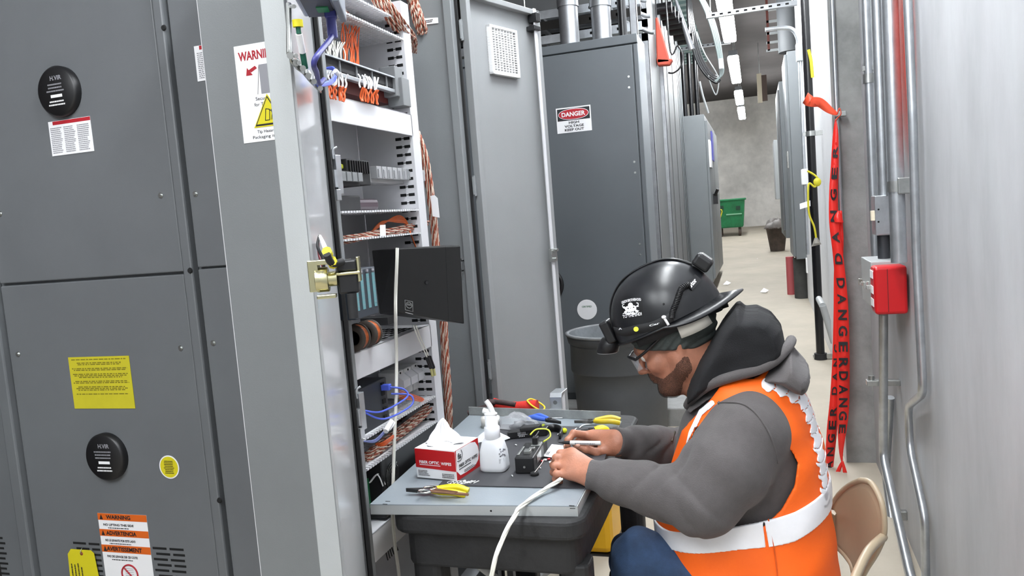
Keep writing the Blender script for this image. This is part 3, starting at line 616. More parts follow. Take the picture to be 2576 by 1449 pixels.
# relay row
rz=FX(950,470,.05)
def cb(name,label,cat,xa_,xb_,yt,yb_,dep,th,m,bevel=.003,parent=None,group=None,lab=None):
    """box lying in the rack between seen columns xa..xb, rows yt..yb, front dep behind the cabinet face"""
    xm=(xa_+xb_)/2; ya=FX(xa_,(yt+yb_)/2,dep).y; yb2=FX(xb_,(yt+yb_)/2,dep).y; zt_=FX(xm,yt,dep).z; zb_=FX(xm,yb_,dep).z
    mb=MB().box(XF-dep-th,XF-dep,ya,yb2,zb_,zt_)
    if parent: return part(name,mb,m,parent,bevel,lab),(ya,yb2,zb_,zt_)
    return single(name,mb,m,label,cat,group,bevel),(ya,yb2,zb_,zt_)
r1=thing('power_supply','black ribbed power supply on the rail between the relays and the clear blocks','power supply',FX(895,450,.1))
_,q=cb('body','','',874,931,402,465,.05,.1,BLACKM,parent=r1)
mb=MB(); 
for k in range(9): mb.box(XF-.052,XF-.044,q[0]+.006+k*(q[1]-q[0]-.01)/9,q[0]+.010+k*(q[1]-q[0]-.01)/9,q[2]+.03,q[3]-.004)
part('ribs',mb,BLACK,r1)
r1=thing('relay_row','black relay blocks with grey fronts left of the ribbed power supply','relay',FX(875,450,.1))
_,q=cb('body','','',848,905,430,468,.045,.09,BLACKM,parent=r1)
mb=MB(); 
for k in range(4): mb.box(XF-.046,XF-.034,q[0]+.003+k*(q[1]-q[0])/4,q[0]-.003+(k+1)*(q[1]-q[0])/4,(q[2]+q[3])/2-.008,q[3]-.004)
part('front_blocks',mb,GRPL,r1,.001)
_,q=cb('green_clips','','',848,868,412,424,.06,.03,mat('lime_plastic',(200,205,60),.5),parent=r1)
r1=thing('clear_terminal_row','row of grey clips under clear covers at the right of the relay rail','terminal strip',FX(990,450,.1))
_,q=cb('body','','',932,1056,428,462,.06,.06,mat('clip_grey',(150,150,150),.4),parent=r1)
mb=MB(); n=10
for k in range(n):
    y0=q[0]+k*(q[1]-q[0])/n; mb.box(XF-.062,XF-.04,y0+.002,y0+(q[1]-q[0])/n-.003,q[2]+.01,q[3]+.004); mb.box(XF-.04,XF-.036,y0+.006,y0+.012,q[2]+.012,q[3]-.004)
part('clips',mb,mat('clip_silver',(165,166,168),.3,.3),r1,.001)
single('relay_module',MB().box(XF-.16,XF-.05,FX(850,510,.05).y,FX(908,510,.05).y,FX(880,532,.05).z,FX(880,492,.05).z),BLACKM,'black module standing on the third tray','module',bevel=.004)
mb=MB(); a_=FX(908,510,.05);b_=FX(963,510,.05); mb.box(XF-.14,XF-.06,a_.y,b_.y,FX(930,529,.05).z,FX(930,499,.05).z); single('relay_module',mb,mat('plum_plastic',(64,50,58),.3),'plum brown rounded module beside the black one on the third tray','module',bevel=.01)
# plc with teal labels
pc=thing('controller_module','dark controller module with four teal label strips left of the black box','controller',FX(905,800,.0))
a_=P(883,672,'X',XF+.04); b_=P(943,672,'X',XF+.04); z0_=P(915,800,'X',XF+.04).z; z1_=P(905,676,'X',XF+.04).z
part('body',MB().box(XF-.03,XF+.04,a_.y,b_.y,z0_,z1_),mat('charcoal_plastic',(52,58,66),.45),pc,.003)
w_=(b_.y-a_.y)/4
for k in range(4):
    mb=MB(); y0=a_.y+k*w_
    part('label_strip',MB().box(XF+.04,XF+.0412,y0+w_*.28,y0+w_*.72,z0_+.02,z1_-.014),TEAL,pc)
mb=MB()
for k in range(4):
    for j in range(9): mb.box(XF+.0411,XF+.0416,a_.y+k*w_+w_*.28,a_.y+k*w_+w_*.72,z0_+.03+j*.0105,z0_+.0306+j*.0105)
    mb.box(XF+.04,XF+.043,a_.y+k*w_+w_*.3,a_.y+k*w_+w_*.6,z1_-.01,z1_-.004)
part('seams',mb,PRINT,pc)
part('top_clip',MB().box(XF-.03,XF+.0,FX(868,660,0).y,FX(886,660,0).y,z1_,z1_+.025),BLACK,pc,.003)
# black box with protruding open lid
bb=thing('equipment_box','black steel box sticking out of the rack, white cable hanging over it','box',FX(1000,800,0))
def fr(x,y): return P(x,y,'Y',1.98)
A0=P(938,630,'X',XF+.01); 
# side seen on the left: x 935-992, front face 992-1168
y0b=A0.y; Zt=P(940,632,'X',XF+.01).z; 
C0=P(998,628,'Y',y0b+.06); 
xf1=P(1158,618,'Y',1.96); xf1b=P(1168,815,'Y',1.96)
fl=P(992,625,'Y',1.86); bl=P(997,785,'Y',1.86)
w0=P(935,628,'Y',2.02); w1=P(952,802,'Y',2.02)
bxv=[bl,xf1b,xf1b+V(.0,.05,0)+V(-.01,0,0),P(955,800,'Y',2.04)]
n0=bl;n1=xf1b;n1t=xf1;n0t=fl
bk=P(955,790,'Y',2.05);bkt=P(935,630,'Y',2.05)
mb=MB(); mb.hexa([n0,n1,n1+V(-.09,.14,0),bk, n0t,n1t,n1t+V(-.09,.14,0),bkt]); part('body',mb,mat('satin_black',(13,13,14),.42,0,.1,20),bb,.003)
dF=(n1-n0).normalized(); up_=(n0t-n0).normalized(); nF=dF.cross(up_).normalized()
def bf(u,v,l=.001): return n0.lerp(n1,u).lerp(n0t.lerp(n1t,u),v)+nF*l
part('fold_line',MB().prism([bf(.77,.0,.0004),bf(.776,.0,.0004),bf(.776,1,.0004),bf(.77,1,.0004)],nF*.0006),BLACK,bb)
part('knob',MB().cyl(bf(.46,.5),bf(.46,.5,.009),.006,.004,n=12),BLACK,bb)
mb=MB(); q=bf(.13,.07); mb.tube([bf(.13,.06),bf(.24,.05),bf(.24,.2),bf(.13,.21),bf(.13,.06)],.0008,4,1); c=bf(.185,.14); mb.tube([c+dF*math.cos(t)*.008+up_*math.sin(t)*.008 for t in np.linspace(0,6.3,17)],.0009,4,1); mb.tube([c-dF*.006,c+dF*.006],.0008,4,1); mb.tube([c-dF*.006+up_*.003,c+dF*.006+up_*.003],.0008,4,1); mb.tube([bf(.13,.02),bf(.24,.01)],.001,4,1)
part('emblem',mb,mat('emblem_grey',(150,150,150),.4),bb)
part('bracket',MB().ob(P(985,815,'X',XF)+V(-.08,-.02,-.0),(.08,0,0),(0,.05,0),(0,0,.02)),BLACKM,bb)
# cable spool pair on bar shelf
for i,(x,y,rx,d,l) in enumerate([(893,828,.034,.02,'rust and white wound spool, partly hidden by the near door frame'),(925,828,.034,.02,'dark spool of orange cable beside the first on the white shelf under the teal module')]):
    c=FX(x,y,d); c.z=Z2[1]+.035; sp_=thing('cable_spool',l,'cable spool',(c.x,c.y,Z2[1]),'cable spools on the white shelf')
    mb=MB(); ax=V(.0,1,0) if i else V(.3,1,0); part('flange',MB().lathe([(.018,-.014),(.034,-.014),(.034,-.011),(.018,-.011)],c,28,(0,1,0)).lathe([(.018,.011),(.034,.011),(.034,.014),(.018,.014)],c,28,(0,1,0)).lathe([(.018,-.014),(.018,.014)],c,28,(0,1,0)),mat('brown_reel',(70,62,56),.5),sp_)
    part('winding',MB().lathe([(.019,-.010),(.031,-.009),(.031,.009),(.019,.010)],c,28,(0,1,0)),mat('orange_winding',(170,84,36),.5,0,.4,60),sp_)
# lower rack row: black switch, white terminals
sw=thing('network_switch','black network switch in the lower rack with blue cables plugged in','network switch',FX(950,1085,.05))
_,q=cb('body','','',905,978,962,1083,.04,.1,mat('anthracite',(42,46,52),.5),parent=sw)
mb=MB(); 
for k in range(5): mb.box(XF-.0405,XF-.036,q[1]-.035,q[1]-.02,q[2]+.012+k*.022,q[2]+.024+k*.022)
part('ports',mb,DARK,sw); part('port_plug',MB().box(XF-.04,XF-.015,q[1]-.036,q[1]-.02,q[3]-.03,q[3]-.014),BLUEC,sw,.002,label='pale blue network plug')
mb=MB(); zs=FX(965,985,.0).z; yy=FX(965,990,.0).y
single('network_cable',MB().tube([V(XF-.015,q[1]-.028,q[3]-.022),V(XF+.02,q[1]-.02,q[3]-.03),V(XF+.03,q[1]-.03,q[3]-.05),V(XF+.01,q[0]+.02,q[3]-.06),V(XF-.01,q[0]-.03,q[3]-.045)],.0026,8),BLUEC,'upper blue network cable looping left from the switch','cable','blue cables on the switch')
single('network_cable',MB().tube([V(XF-.015,q[1]-.028,q[3]-.04),V(XF+.03,q[1]-.005,q[3]-.05),V(XF+.035,q[1]-.02,q[3]-.075),V(XF+.01,q[0]+.03,q[3]-.082),V(XF-.01,q[0]-.03,q[3]-.05)],.0026,8),BLUEC,'lower blue network cable making the wider loop from the switch','cable','blue cables on the switch')
for k in range(4):
    xa_=1000+k*19; r1=thing('terminal_block','light grey breaker block, %s from the black switch in the lower rack'%['first','second','third','last'][k],'terminal block',FX(xa_+9,1000-k*9,.08),'grey breaker blocks in the lower rack')
    _,q2=cb('body','','',xa_,xa_+18,932-k*9,1000-k*10,.07,.06,mat('breaker_grey%d'%k,(190,191,190),.5),parent=r1)
    part('nose',MB().hexa([V(XF-.07,q2[0]+.001,q2[2]+.02),V(XF-.05,q2[0]+.001,q2[2]+.03),V(XF-.05,q2[1]-.001,q2[2]+.03),V(XF-.07,q2[1]-.001,q2[2]+.02),V(XF-.07,q2[0]+.001,q2[3]-.01),V(XF-.05,q2[0]+.001,q2[3]-.025),V(XF-.05,q2[1]-.001,q2[3]-.025),V(XF-.07,q2[1]-.001,q2[3]-.01)]),OFFW,r1)
    part('screw',MB().cyl((XF-.07,(q2[0]+q2[1])/2,q2[3]-.006),(XF-.068,(q2[0]+q2[1])/2,q2[3]-.006),.003),DARK,r1)
mb=MB()
for k in range(6): mb.tube([FX(1004,982+k*4,.05),FX(1030,990+k*3,.02),FX(1060,1000+k*2,.03),FX(1068,1006,.04)],.0012,5)
single('orange_fiber',mb,ORC,'thin orange fibres running across the front of the grey breaker blocks','cable')
mb=MB(); mb.tube([FX(1040,818,-.02),FX(1052,850,-.02),FX(1068,885,-.02),FX(1075,900,-.02)],.002,6); mb.tube([FX(1046,818,-.02),FX(1058,850,-.02),FX(1074,885,-.02),FX(1078,900,-.02)],.002,6)
mb.mi=1; mb.tube([FX(1074,898,-.02),FX(1084,925,-.02)],.0062,8); mb.tube([FX(1080,898,-.02),FX(1090,925,-.02)],.0062,8); mb.mi=2; mb.tube([FX(1083,922,-.02),FX(1088,946,-.02)],.004,8); mb.tube([FX(1090,922,-.02),FX(1094,944,-.02)],.004,8)
single('fiber_pigtail',mb,[WCAB,BLACK,mat('clear_tip',(200,196,130),.3)],'white twin fibre lead with black connectors dangling below the black box','cable')
mb=MB()
for k in range(4): mb.tube([FX(915,1110,.02),FX(945,1105+k*2,-.0),FX(975,1075+k*2,-.01),FX(990,1068,.02)],.0018,5); 
mb.mi=1
for k in range(4): mb.tube([FX(945,1118,.03),FX(965,1112+k*3,.0),FX(990,1095+k*2,.0)],.0016,5)
mb.mi=2; mb.tube([FX(970,1085,-.02),FX(985,1060,-.02)],.007,8); mb.tube([FX(978,1080,-.02),FX(991,1064,-.02)],.005,8)
single('loose_leads',mb,[mat('grey_blue_wire',(110,120,170),.5),ORC,WHITE],'tangle of grey, orange and white leads at the left end of the lower trays','cable')
# black fan unit at the bottom
fu=thing('fan_unit','black fan unit with round guard at the bottom of the rack','fan',FX(1000,1240,.02))
a_=FX(955,1160,.02);
ya_,yb_=FX(958,1160,.02).y,FX(1110,1100,.02).y; zt_=FX(985,1140,.02).z; zb_=zt_-.155
part('body',MB().box(XF-.14,XF-.02,ya_,yb_,zb_,zt_),BLACK,fu,.003)
c=V(XF-.019,ya_+.055,zt_-.06); mb=MB()
for r_ in (.012,.02,.028,.036): mb.tube([c+V(0,math.cos(t)*r_,math.sin(t)*r_) for t in np.linspace(0,6.2832,25)],.0009,4,1)
for t in (.8,2.4,4.0,5.5): mb.tube([c,c+V(0,math.cos(t)*.042,math.sin(t)*.042)],.001,4,1)
part('fan_guard',mb,CHROME,fu); part('fan_opening',MB().cyl(c+V(-.001,0,0),c+V(.0005,0,0),.038,n=28),DARK,fu)
for i,(x0_,x1_,yt_,yb_,nm) in enumerate([(926,978,1165,1262,'upper'),(932,982,1292,1382,'lower')]):
    cbd=thing('circuit_board','green circuit board at the left foot of the rack, %s of two'%nm,'circuit board',FX(955,yb_,.04),'green circuit boards at the foot of the rack')
    _,q=cb('board','','',x0_,x1_,yt_+20,yb_,.06,.004,PCB if i==0 else mat('dark_board',(62,82,74),.5),parent=cbd,bevel=0)
    mb=MB(); rg=random.Random(i)
    for k in range(9): y=rg.uniform(q[0],q[1]-.012); z=rg.uniform(q[2],q[3]-.012); mb.box(XF-.06,XF-.052,y,y+rg.uniform(.004,.012),z,z+rg.uniform(.004,.02))
    part('components',mb,PAPER if i else GRPL,cbd)
    mb=MB(); mb.mi=0
    for k in range(6): mb.tube([V(XF-.055,q[0]+.006*k,q[3]-.01),V(XF-.03,q[0]+.008*k,q[3]+.012-.02*i),V(XF-.02,q[0]+.012*k+.006,q[3]-.02-.06*i)],.002,5)
    part('leads',mb,WHITE if i==0 else BLACK,cbd)
# things on the near door
ed=thing('display_unit','blue-grey electronic unit with open underside mounted high on the near door','electronic unit',onnear(790,80))
u0=V(0,0,1); 
tlp=onnear(742,-60,.02); blp=onnear(742,38,.02)
mb=MB(); base=[onnear(750,36,.02)];
e1=-a2; zb_=onnear(760,34,.02).z; st_=onnear(738,34,.02); st_.z=zb_
Lb=.135; 
mb.ob(st_,e1*Lb,n2*.066,V(0,0,.2)); part('housing',mb,mat('unit_blue_grey',(150,158,176),.4),ed,.004)
part('underside',MB().ob(st_+e1*.012+n2*.01+V(0,0,-.004),e1*(Lb-.024),n2*.046,V(0,0,.006)),mat('unit_dark',(58,62,70),.5),ed)
part('side_cover',MB().ob(st_+n2*.062+V(0,0,-.012)+e1*.004,e1*(Lb),n2*.012,V(0,0,.2)),mat('unit_side',(112,120,134),.4),ed,.003)
c=st_+e1*.06+n2*.03+V(0,0,-.002)
part('green_board',MB().ob(c-V(0,0,.004),e1*.03,n2*.02,V(0,0,.004)),PCB,ed); part('socket',MB().ob(c+e1*.03+n2*.01-V(0,0,.012),e1*.02,n2*.02,V(0,0,.012)),INDIGO,ed,.002)
part('knob',MB().cyl(st_+e1*.03+n2*.074+V(0,0,.055),st_+e1*.03+n2*.088+V(0,0,.055),.013,n=16),BLACKM,ed)
k1=c+e1*.04+n2*.02-V(0,0,.01)
b1=onnear(803,210,.03)
single('indigo_cable',MB().tube([k1,k1-V(0,0,.03),onnear(792,150,.05),onnear(797,185,.04),b1,onnear(815,200,.03)],lambda t:.0048,8).tube([k1,k1-V(0,0,.035)],.009,10,1),INDIGO,'indigo blue cable hanging from the unit on the near door','cable')
g1_=onnear(750,68,.03); g2_=onnear(769,160,.03)
mb=MB(); mb.tube([onnear(748,50,.03),g1_],.0085,8,1); mb.mi=1; mb.tube([g1_,onnear(752,85,.03)],.004,8,1); mb.tube([onnear(761,130,.03),onnear(768,172,.03)],.005,8,1); mb.mi=2; mb.tube([onnear(752,85,.03),onnear(761,132,.03)],.0055,8,1)
single('ground_lead',mb,[YEL,mat('green_sleeve',(20,90,70),.5),WHITE],'yellow, green and white lead hanging left of the indigo cable','cable')
mb=MB()
for k in range(4): mb.tube([onnear(800,216,.02),FX(830,212-k*3,-.03),FX(845,195-k*3,-.02),FX(838,176-k*2,-.0),FX(820,172,.02)],.0026,7)
mb.mi=1; mb.tube([FX(843,178,-.035),FX(850,186,-.035)],.006,8,1)
single('blue_patch_leads',mb,[mat('light_blue_cable',(92,110,220),.4),WHITE],'light blue leads tied in a loop across the hinge below the unit','cable')
mb=MB(); 
for (x,y,x2_,y2) in [(726,10,727,135)]: mb.tube([onnear(x,y,.01),onnear(x2_,y2,.01)],.0045,8,1)
for x,y in [(730,16),(735,140),(742,158)]: mb.tube([onnear(x,y,.01),onnear(x+10,y,.04)],.003,8,1)
pts=[(730,140),(745,158),(762,172),(776,190),(790,205),(806,222)]
for a_,b_ in zip(pts,pts[1:]): mb.ribbon([onnear(*a_,.012),onnear(*b_,.012)],V(0,0,1),.02,.003,1)
for x,y in pts: mb.cyl(onnear(x,y,.012),onnear(x,y,.03),.005,n=10)
single('bracket_rail',mb,ZINC,'zinc bracket rail with studs running down the near door to the hinge','bracket')
# latch mechanism on the near door
lm=thing('rotary_switch','brass and black switch mechanism sticking out of the near door','switch',onnear(835,740,.02))
q=onnear(792,700,.02)
nn=n2
mb=MB(); mb.ob(q+V(0,0,-.022)+nn*-.01,-a2*.03,nn*.016,V(0,0,.05)); mb.lathe([(.001,.0),(.02,.0),(.02,.02),(.012,.02),(.012,.034),(.001,.034)],q-a2*.012+V(0,0,-.004),20,nn); mb.ob(q+V(0,0,.02)+nn*.0,-a2*.026,nn*.03,V(0,0,.008)); mb.ob(q+V(0,0,-.034)+nn*.0,-a2*.02,nn*.03,V(0,0,.006)); part('brass_frame',mb,BRASS,lm,.001)
s_=q+nn*.034-a2*.01
part('black_body',MB().ob(s_+V(0,0,-.03),-a2*.03,nn*.032,V(0,0,.036)).ob(s_+V(0,0,.006),-a2*.028,nn*.032,V(0,0,.018)),BLACK,lm,.003)
part('brass_rod',MB().cyl(s_+V(0,0,.003)+a2*.002,s_+nn*.036+V(0,0,.003)+a2*.002,.003),BRASS,lm)
part('end_plate',MB().ob(s_+nn*.032+V(0,0,-.012),-a2*.03,nn*.004,V(0,0,.04)),BRASS,lm,.001)
mb=MB(); mb.tube([s_+nn*.01+V(0,0,.022),onnear(835,662,.05),onnear(822,640,.045)],.006,8); mb.mi=1; mb.tube([onnear(838,664,.05),onnear(834,656,.05)],.0085,8,1); mb.tube([onnear(826,640,.045),onnear(822,632,.045)],.008,8,1); mb.mi=2; mb.tube([onnear(821,632,.04),onnear(812,610,.02),onnear(804,595,.0)],.004,8)
part('sleeved_lead',mb,[BLACKM,YEL,WHITE],lm)
mb=MB(); mb.tube([onnear(803,594,.0),onnear(799,620,.01),onnear(812,650,.02),onnear(815,675,.02)],.0028,7); mb.mi=1; mb.tube([onnear(801,600,.0),onnear(802,640,.0),onnear(812,672,.01)],.0022,7); mb.mi=0; mb.tube([s_+nn*.02+V(0,0,-.03),s_+nn*.02+V(0,0,-.07)],.008,8,1)
part('leads',mb,[BLACKM,mat('dark_red_wire',(120,30,40),.5)],lm)

# hanging white cable over the black box
cw=lambda x,y: P(x,y,'X',-.938)
mb=MB()
for dx,r_ in ((0,.0033),(3,.0028)):
    mb.tube([P(998+dx,624,'Y',1.845),P(997+dx,660,'Y',1.835),P(994+dx,740,'Y',1.83),P(994+dx,800,'Y',1.82),cw(996+dx,900),cw(995+dx,1000),cw(991+dx,1100),cw(988+dx,1200),cw(986+dx,1290),cw(992+dx,1370),cw(1003+dx,1460),cw(1006+dx,1600)],r_,8)
single('white_cable',mb,WCAB,'long white twin cable hanging straight down in front of the black box','cable')

# ================= TABLE =================
ZT=.84
def TB(x,y,z=ZT+.012): return P(x,y,'Z',z)
ct=thing('utility_cart','black moulded plastic utility cart serving as a worktable','cart',(-.66,2.05,0))
c4=[TB(985,1296,.80),TB(1440,1345,.80),P(1583,1050,'Z',.83),P(1185,1050,'Z',.83)]
# top slab as a rounded quad
nl=P(985,1300,'Z',.815); nr=P(1482,1300,'Z',.815); 
yN=nl.y; 
CX0,CX1,CY0,CY1=nl.x,-.395,yN-.02,2.5
BP=mat('worn_black_plastic',(36,36,37),.65,0,.35,9,.4,60)
def rrect(x0,x1,y0,y1,r,n=6): 
    out=[]
    for cx_,cy_,t0 in [(x1-r,y1-r,0),(x0+r,y1-r,90),(x0+r,y0+r,180),(x1-r,y0+r,270)]:
        for k in range(n+1): t=math.radians(t0+90*k/n); out.append((cx_+r*math.cos(t),cy_+r*math.sin(t)))
    return out
part('top',MB().prism([V(x,y,.78) for x,y in rrect(CX0,CX1,CY0,CY1,.05)],(0,0,.05)),BP,ct,.012,seg=3)
part('apron',MB().prism([V(x,y,.69) for x,y in rrect(CX0+.02,CX1-.02,CY0+.03,CY1-.02,.04)],(0,0,.09)),BP,ct,.008)
for x,y in [(CX0+.03,CY0+.04),(CX1-.078,CY0+.04),(CX0+.03,CY1-.12),(CX1-.07,CY1-.12)]: part('leg',MB().prism([V(a_,b_,.18) for a_,b_ in rrect(x,x+.075,y,y+.075,.02,3)],(0,0,.53)),BP,ct,.006)
part('lower_shelf',MB().prism([V(x,y,.14) for x,y in rrect(CX0+.01,CX1-.01,CY0+.02,CY1-.01,.05)],(0,0,.07)),BP,ct,.01)
for x,y in [(CX0+.06,CY0+.08),(CX1-.06,CY0+.08),(CX0+.06,CY1-.08),(CX1-.06,CY1-.08)]: part('caster',MB().cyl((x-.015,y,.05),(x+.015,y,.05),.05,n=24).cyl((x,y,.08),(x,y,.15),.012),RUBBER,ct)
# loose steel panel lying on the cart
pn=thing('steel_work_plate','grey steel sheet with folded edges laid on the black cart as a work surface','metal sheet',(-.66,2.0,.83))
a0,a1,a2_,a3=TB(930,1268,.855),TB(1450,1272,.855),TB(1562,1058,.855),TB(1180,1044,.855)
mb=MB(); mb.prism([q-V(0,0,.004) for q in (a0,a1,a2_,a3)],(0,0,.004)); part('sheet',mb,mat('steel_panel_grey',(138,146,152),.3,0,.05,5,.08,300),pn,.001)
ZS=.855
part('front_lip',MB().ob(a0-V(0,0,.026),a1-a0,V(0,.003,0),V(0,0,.024)),GREYL,pn,.001); part('side_lip',MB().ob(a1-V(0,0,.026),a2_-a1,V(.002,0,0),V(0,0,.024)),GREYL,pn)
part('rear_lip',MB().ob(a3+V(.0,0,0),a2_-a3,V(0,.003,0),V(0,0,.028)),mat('stained_grey',(140,143,142),.5,0,.25,12),pn,.001)
mb=MB(); 
for x,y in [(1438,1273),(1440,1280),(968,1269),(975,1262)]: 
    q=TB(x,y,ZS); mb.ob(q+V(-.006,0,0),(.012,0,0),(0,.0025,0),(0,0,.0006))
part('slots',mb,DARK,pn)
mb=MB(); q=TB(1243,1262,ZS); q.z=ZS-.014; q.y-=.002; mb.cyl(a0.lerp(a1,.6)-V(0,.0005,.014),a0.lerp(a1,.6)-V(0,-.001,.014),.0025,n=8); part('hole',mb,DARK,pn)
# mat
MAT=mat('charcoal_mat',(56,56,60),.6,0,.06,40)
m0,m1,m2,m3=[P(x,y,'Z',ZS+.0005) for x,y in ((1104,1222),(1500,1231),(1545,1078),(1250,1068))]
mt=thing('bench_mat','dark charcoal rubber mat with white lettering on the steel panel','mat',(m0+m2)/2)
part('sheet',MB().prism([m0,m1,m2,m3],(0,0,.0025)),MAT,mt)
ZM=ZS+.0035
def TM(x,y,z=ZM): return P(x,y,'Z',z)
mb=MB(); c=TM(1150,1214); mb.tube([c+V(math.cos(t)*.026,math.sin(t)*.012,.0003) for t in np.linspace(0,6.2832,25)],.0009,4,1)
for k in range(4): mb.tube([c+V(-.016+k*.01,-.007,.0003),c+V(-.012+k*.01,.008,.0003),c+V(-.008+k*.01,-.006,.0003)],.0009,4,2)
c=TM(1190,1213)
for k in range(3): mb.tube([c+V(-.014+k*.009,-.008,.0003),c+V(-.006+k*.009,.010,.0003)],.0012,4,1)
mb.tube([c+V(-.02,-.004,.0003),c+V(-.012,.004,.0003),c+V(-.01,-.006,.0003)],.0012,4,2)
part('white_emblem',mb,PAPER,mt)
# wipes box
b0,b1,b2=P(1050,1204,'Z',ZS),P(1150,1210,'Z',ZM),P(1206,1172,'Z',ZM)
for q in(b0,b1,b2): q.z=ZM
e1=b0-b1; e2=b2-b1; e2=e2-e1.normalized()*e2.dot(e1.normalized()); HB=.078
wb=thing('wipes_box','white and red box of FIBER OPTIC WIPES with a tissue sticking out','box',b1+(e1+e2)/2)
part('carton',MB().ob(b1,e1,e2,V(0,0,HB)),mat('carton_white',(240,240,242),.45),wb,.001)
ux=-e1.normalized(); W=e1.length; nf=ux.cross(ZP)*1.0
if nf.y>0:nf=-nf
def fp(u,v,l=.0006): return b0+ux*(u*W)+V(0,0,v*HB)+nf*l
part('red_front',MB().prism([fp(0,.36),fp(1,.30),fp(1,.95),fp(0,.99)],nf*.0004),RED,wb)
mb=MB(); text(mb,'FIBER OPTIC',fp(.1,.50,.001),ux,ZP+ux*-.0,W*.5,HB*.1); text(mb,'WIPES',fp(.64,.49,.001),ux,ZP,W*.26,HB*.1); mb.prism([fp(.1,.45,.001),fp(.62,.44,.001),fp(.62,.46,.001),fp(.1,.47,.001)],nf*.0003); part('white_lettering',mb,PAPER,wb)
mb=MB(); prints(mb,fp(.05,.08,.0008),ux,ZP,W*.3,HB*.2,4,.5,seed=1); prints(mb,fp(.65,.06,.0008),ux,ZP,W*.3,HB*.16,3,.5,seed=2); part('fine_print',mb,INK,wb)
uy=e2.normalized(); D_=e2.length; ns=uy.cross(ZP)
if ns.x<0: ns=-ns
def sp(u,v,l=.0006): return b1+uy*(u*D_)+V(0,0,v*HB)+ns*l
part('red_side',MB().prism([sp(0,0),sp(1,.0),sp(1,.98),sp(0,.98)],ns*.0003),RED,wb)
part('white_swoosh',MB().prism([sp(.0,.32,.001)]+[sp(.04,.97,.001),sp(.66,.97,.001),sp(.86,.9,.001),sp(.96,.72,.001),sp(.99,.5,.001),sp(.94,.26,.001),sp(.78,.12,.001),sp(.4,.1,.001),sp(.14,.12,.001)],ns*.0003),mat('carton_side',(236,236,238),.45),wb)
mb=MB(); text(mb,'fis',sp(.08,.66,.0015),uy,ZP,D_*.14,HB*.2); mb.tube([sp(.05,.62,.0016),sp(.2,.6,.0016),sp(.28,.76,.0016),sp(.24,.92,.0016)],.0009,4,4); text(mb,'FIBER OPTIC WIPES',sp(.1,.38,.0015),uy,ZP,D_*.8,HB*.11); mb.prism([sp(.1,.31,.0015),sp(.6,.31,.0015),sp(.6,.335,.0015),sp(.1,.335,.0015)],ns*.0003); prints(mb,sp(.3,.13,.0015),uy,ZP,D_*.5,HB*.1,2,.5,seed=4); part('lettering',mb,INK,wb)
# tissue: crumpled cone
def crumple(mb,c,R,H,seed,n=40,m=14,lean=V(0,0,0),pw=1.4,folds=5,amp=.35):
    rg=random.Random(seed); ph=[rg.uniform(0,6.28) for _ in range(6)]; vs=[]
    for i in range(m+1):
        t=i/m
        for j in range(n):
            a=2*math.pi*j/n; r=R*((1-t)**pw)*(1+amp*math.sin(folds*a+ph[0])*(.4+t)+.18*math.sin((folds*2+1)*a+ph[1]+t*4))+.002
            vs.append(c+lean*t+V(math.cos(a)*r,math.sin(a)*r*.7,H*t+.006*math.sin(3*a+ph[2])*(1-t)))
    mb.add(vs,[(i*n+j,i*n+(j+1)%n,(i+1)*n+(j+1)%n,(i+1)*n+j) for i in range(m) for j in range(n)],True)
    mb.add(vs[-n:],[tuple(range(n))])
mb=MB(); cc=b1+(e1+e2)/2+V(0,0,HB); crumple(mb,cc+V(-.004,0,0),.05,.055,3,lean=V(-.006,.0,0),pw=1.0,folds=3,amp=.22); crumple(mb,cc+V(-.006,-.004,.006),.03,.06,5,lean=V(.004,0,0),pw=.8,folds=3,amp=.3); part('tissue',mb,mat('tissue',(246,246,248),.8),wb)
# pump bottle
pb=thing('pump_bottle','translucent white pump bottle half full, beside the wipes box','bottle',TM(1247,1182))
bq=TM(1246,1180); bs=.037
NB=mat('milky_plastic',(222,224,228),.35); 
def sqr(r,z,o,n=32,e=.45,sy=.8): return [o+V((abs(math.cos(t))**e)*(1 if math.cos(t)>0 else -1)*r,(abs(math.sin(t))**e)*(1 if math.sin(t)>0 else -1)*r*sy,z) for t in [2*math.pi*k/n for k in range(n)]]
def sqlathe(mb,prof,o,n=32,e=.45,sy=.8):
    vs=[]; 
    for r,z,ee in prof: vs+=sqr(r,z,o,n,ee,sy)
    mb.add(vs,[(i*n+j,i*n+(j+1)%n,(i+1)*n+(j+1)%n,(i+1)*n+j) for i in range(len(prof)-1) for j in range(n)],True); mb.add(vs[:n],[tuple(range(n))[::-1]]); mb.add(vs[-n:],[tuple(range(n))])
mb=MB(); sqlathe(mb,[(.032,0,.5),(.0355,.003,.5),(.036,.012,.5),(.034,.05,.52),(.029,.072,.6),(.024,.082,.8),(.02,.085,1)],bq); part('bottle',mb,NB,pb)
mb=MB(); mb.lathe([(.019,.082),(.0205,.083),(.0205,.112),(.019,.114),(.0165,.116),(.0165,.142),(.012,.146),(.004,.147),(.0001,.147)],bq,28); part('pump_cap',mb,mat('cap_white',(236,238,242),.35),pb)
mb=MB(); mb.tube([bq+V(0,0,.145),bq+V(-.008,0,.152),bq+V(-.02,0,.156)],.007,10); mb.tube([bq+V(.006,0,.146),bq+V(.0,0,.166),bq+V(-.010,0,.182)],lambda t:.008-.002*t,10); mb.ell(bq+V(0,0,.147),(.018,.014,.006)); part('pump_head',mb,WHITE,pb)
q=bq+V(.022,-.027,.02); mb=MB(); sx_=V(.75,.62,0).normalized(); prints(mb,q+V(.0,-.001,.004),sx_,ZP,.016,.012,4,.5,seed=3); rg=random.Random(4)
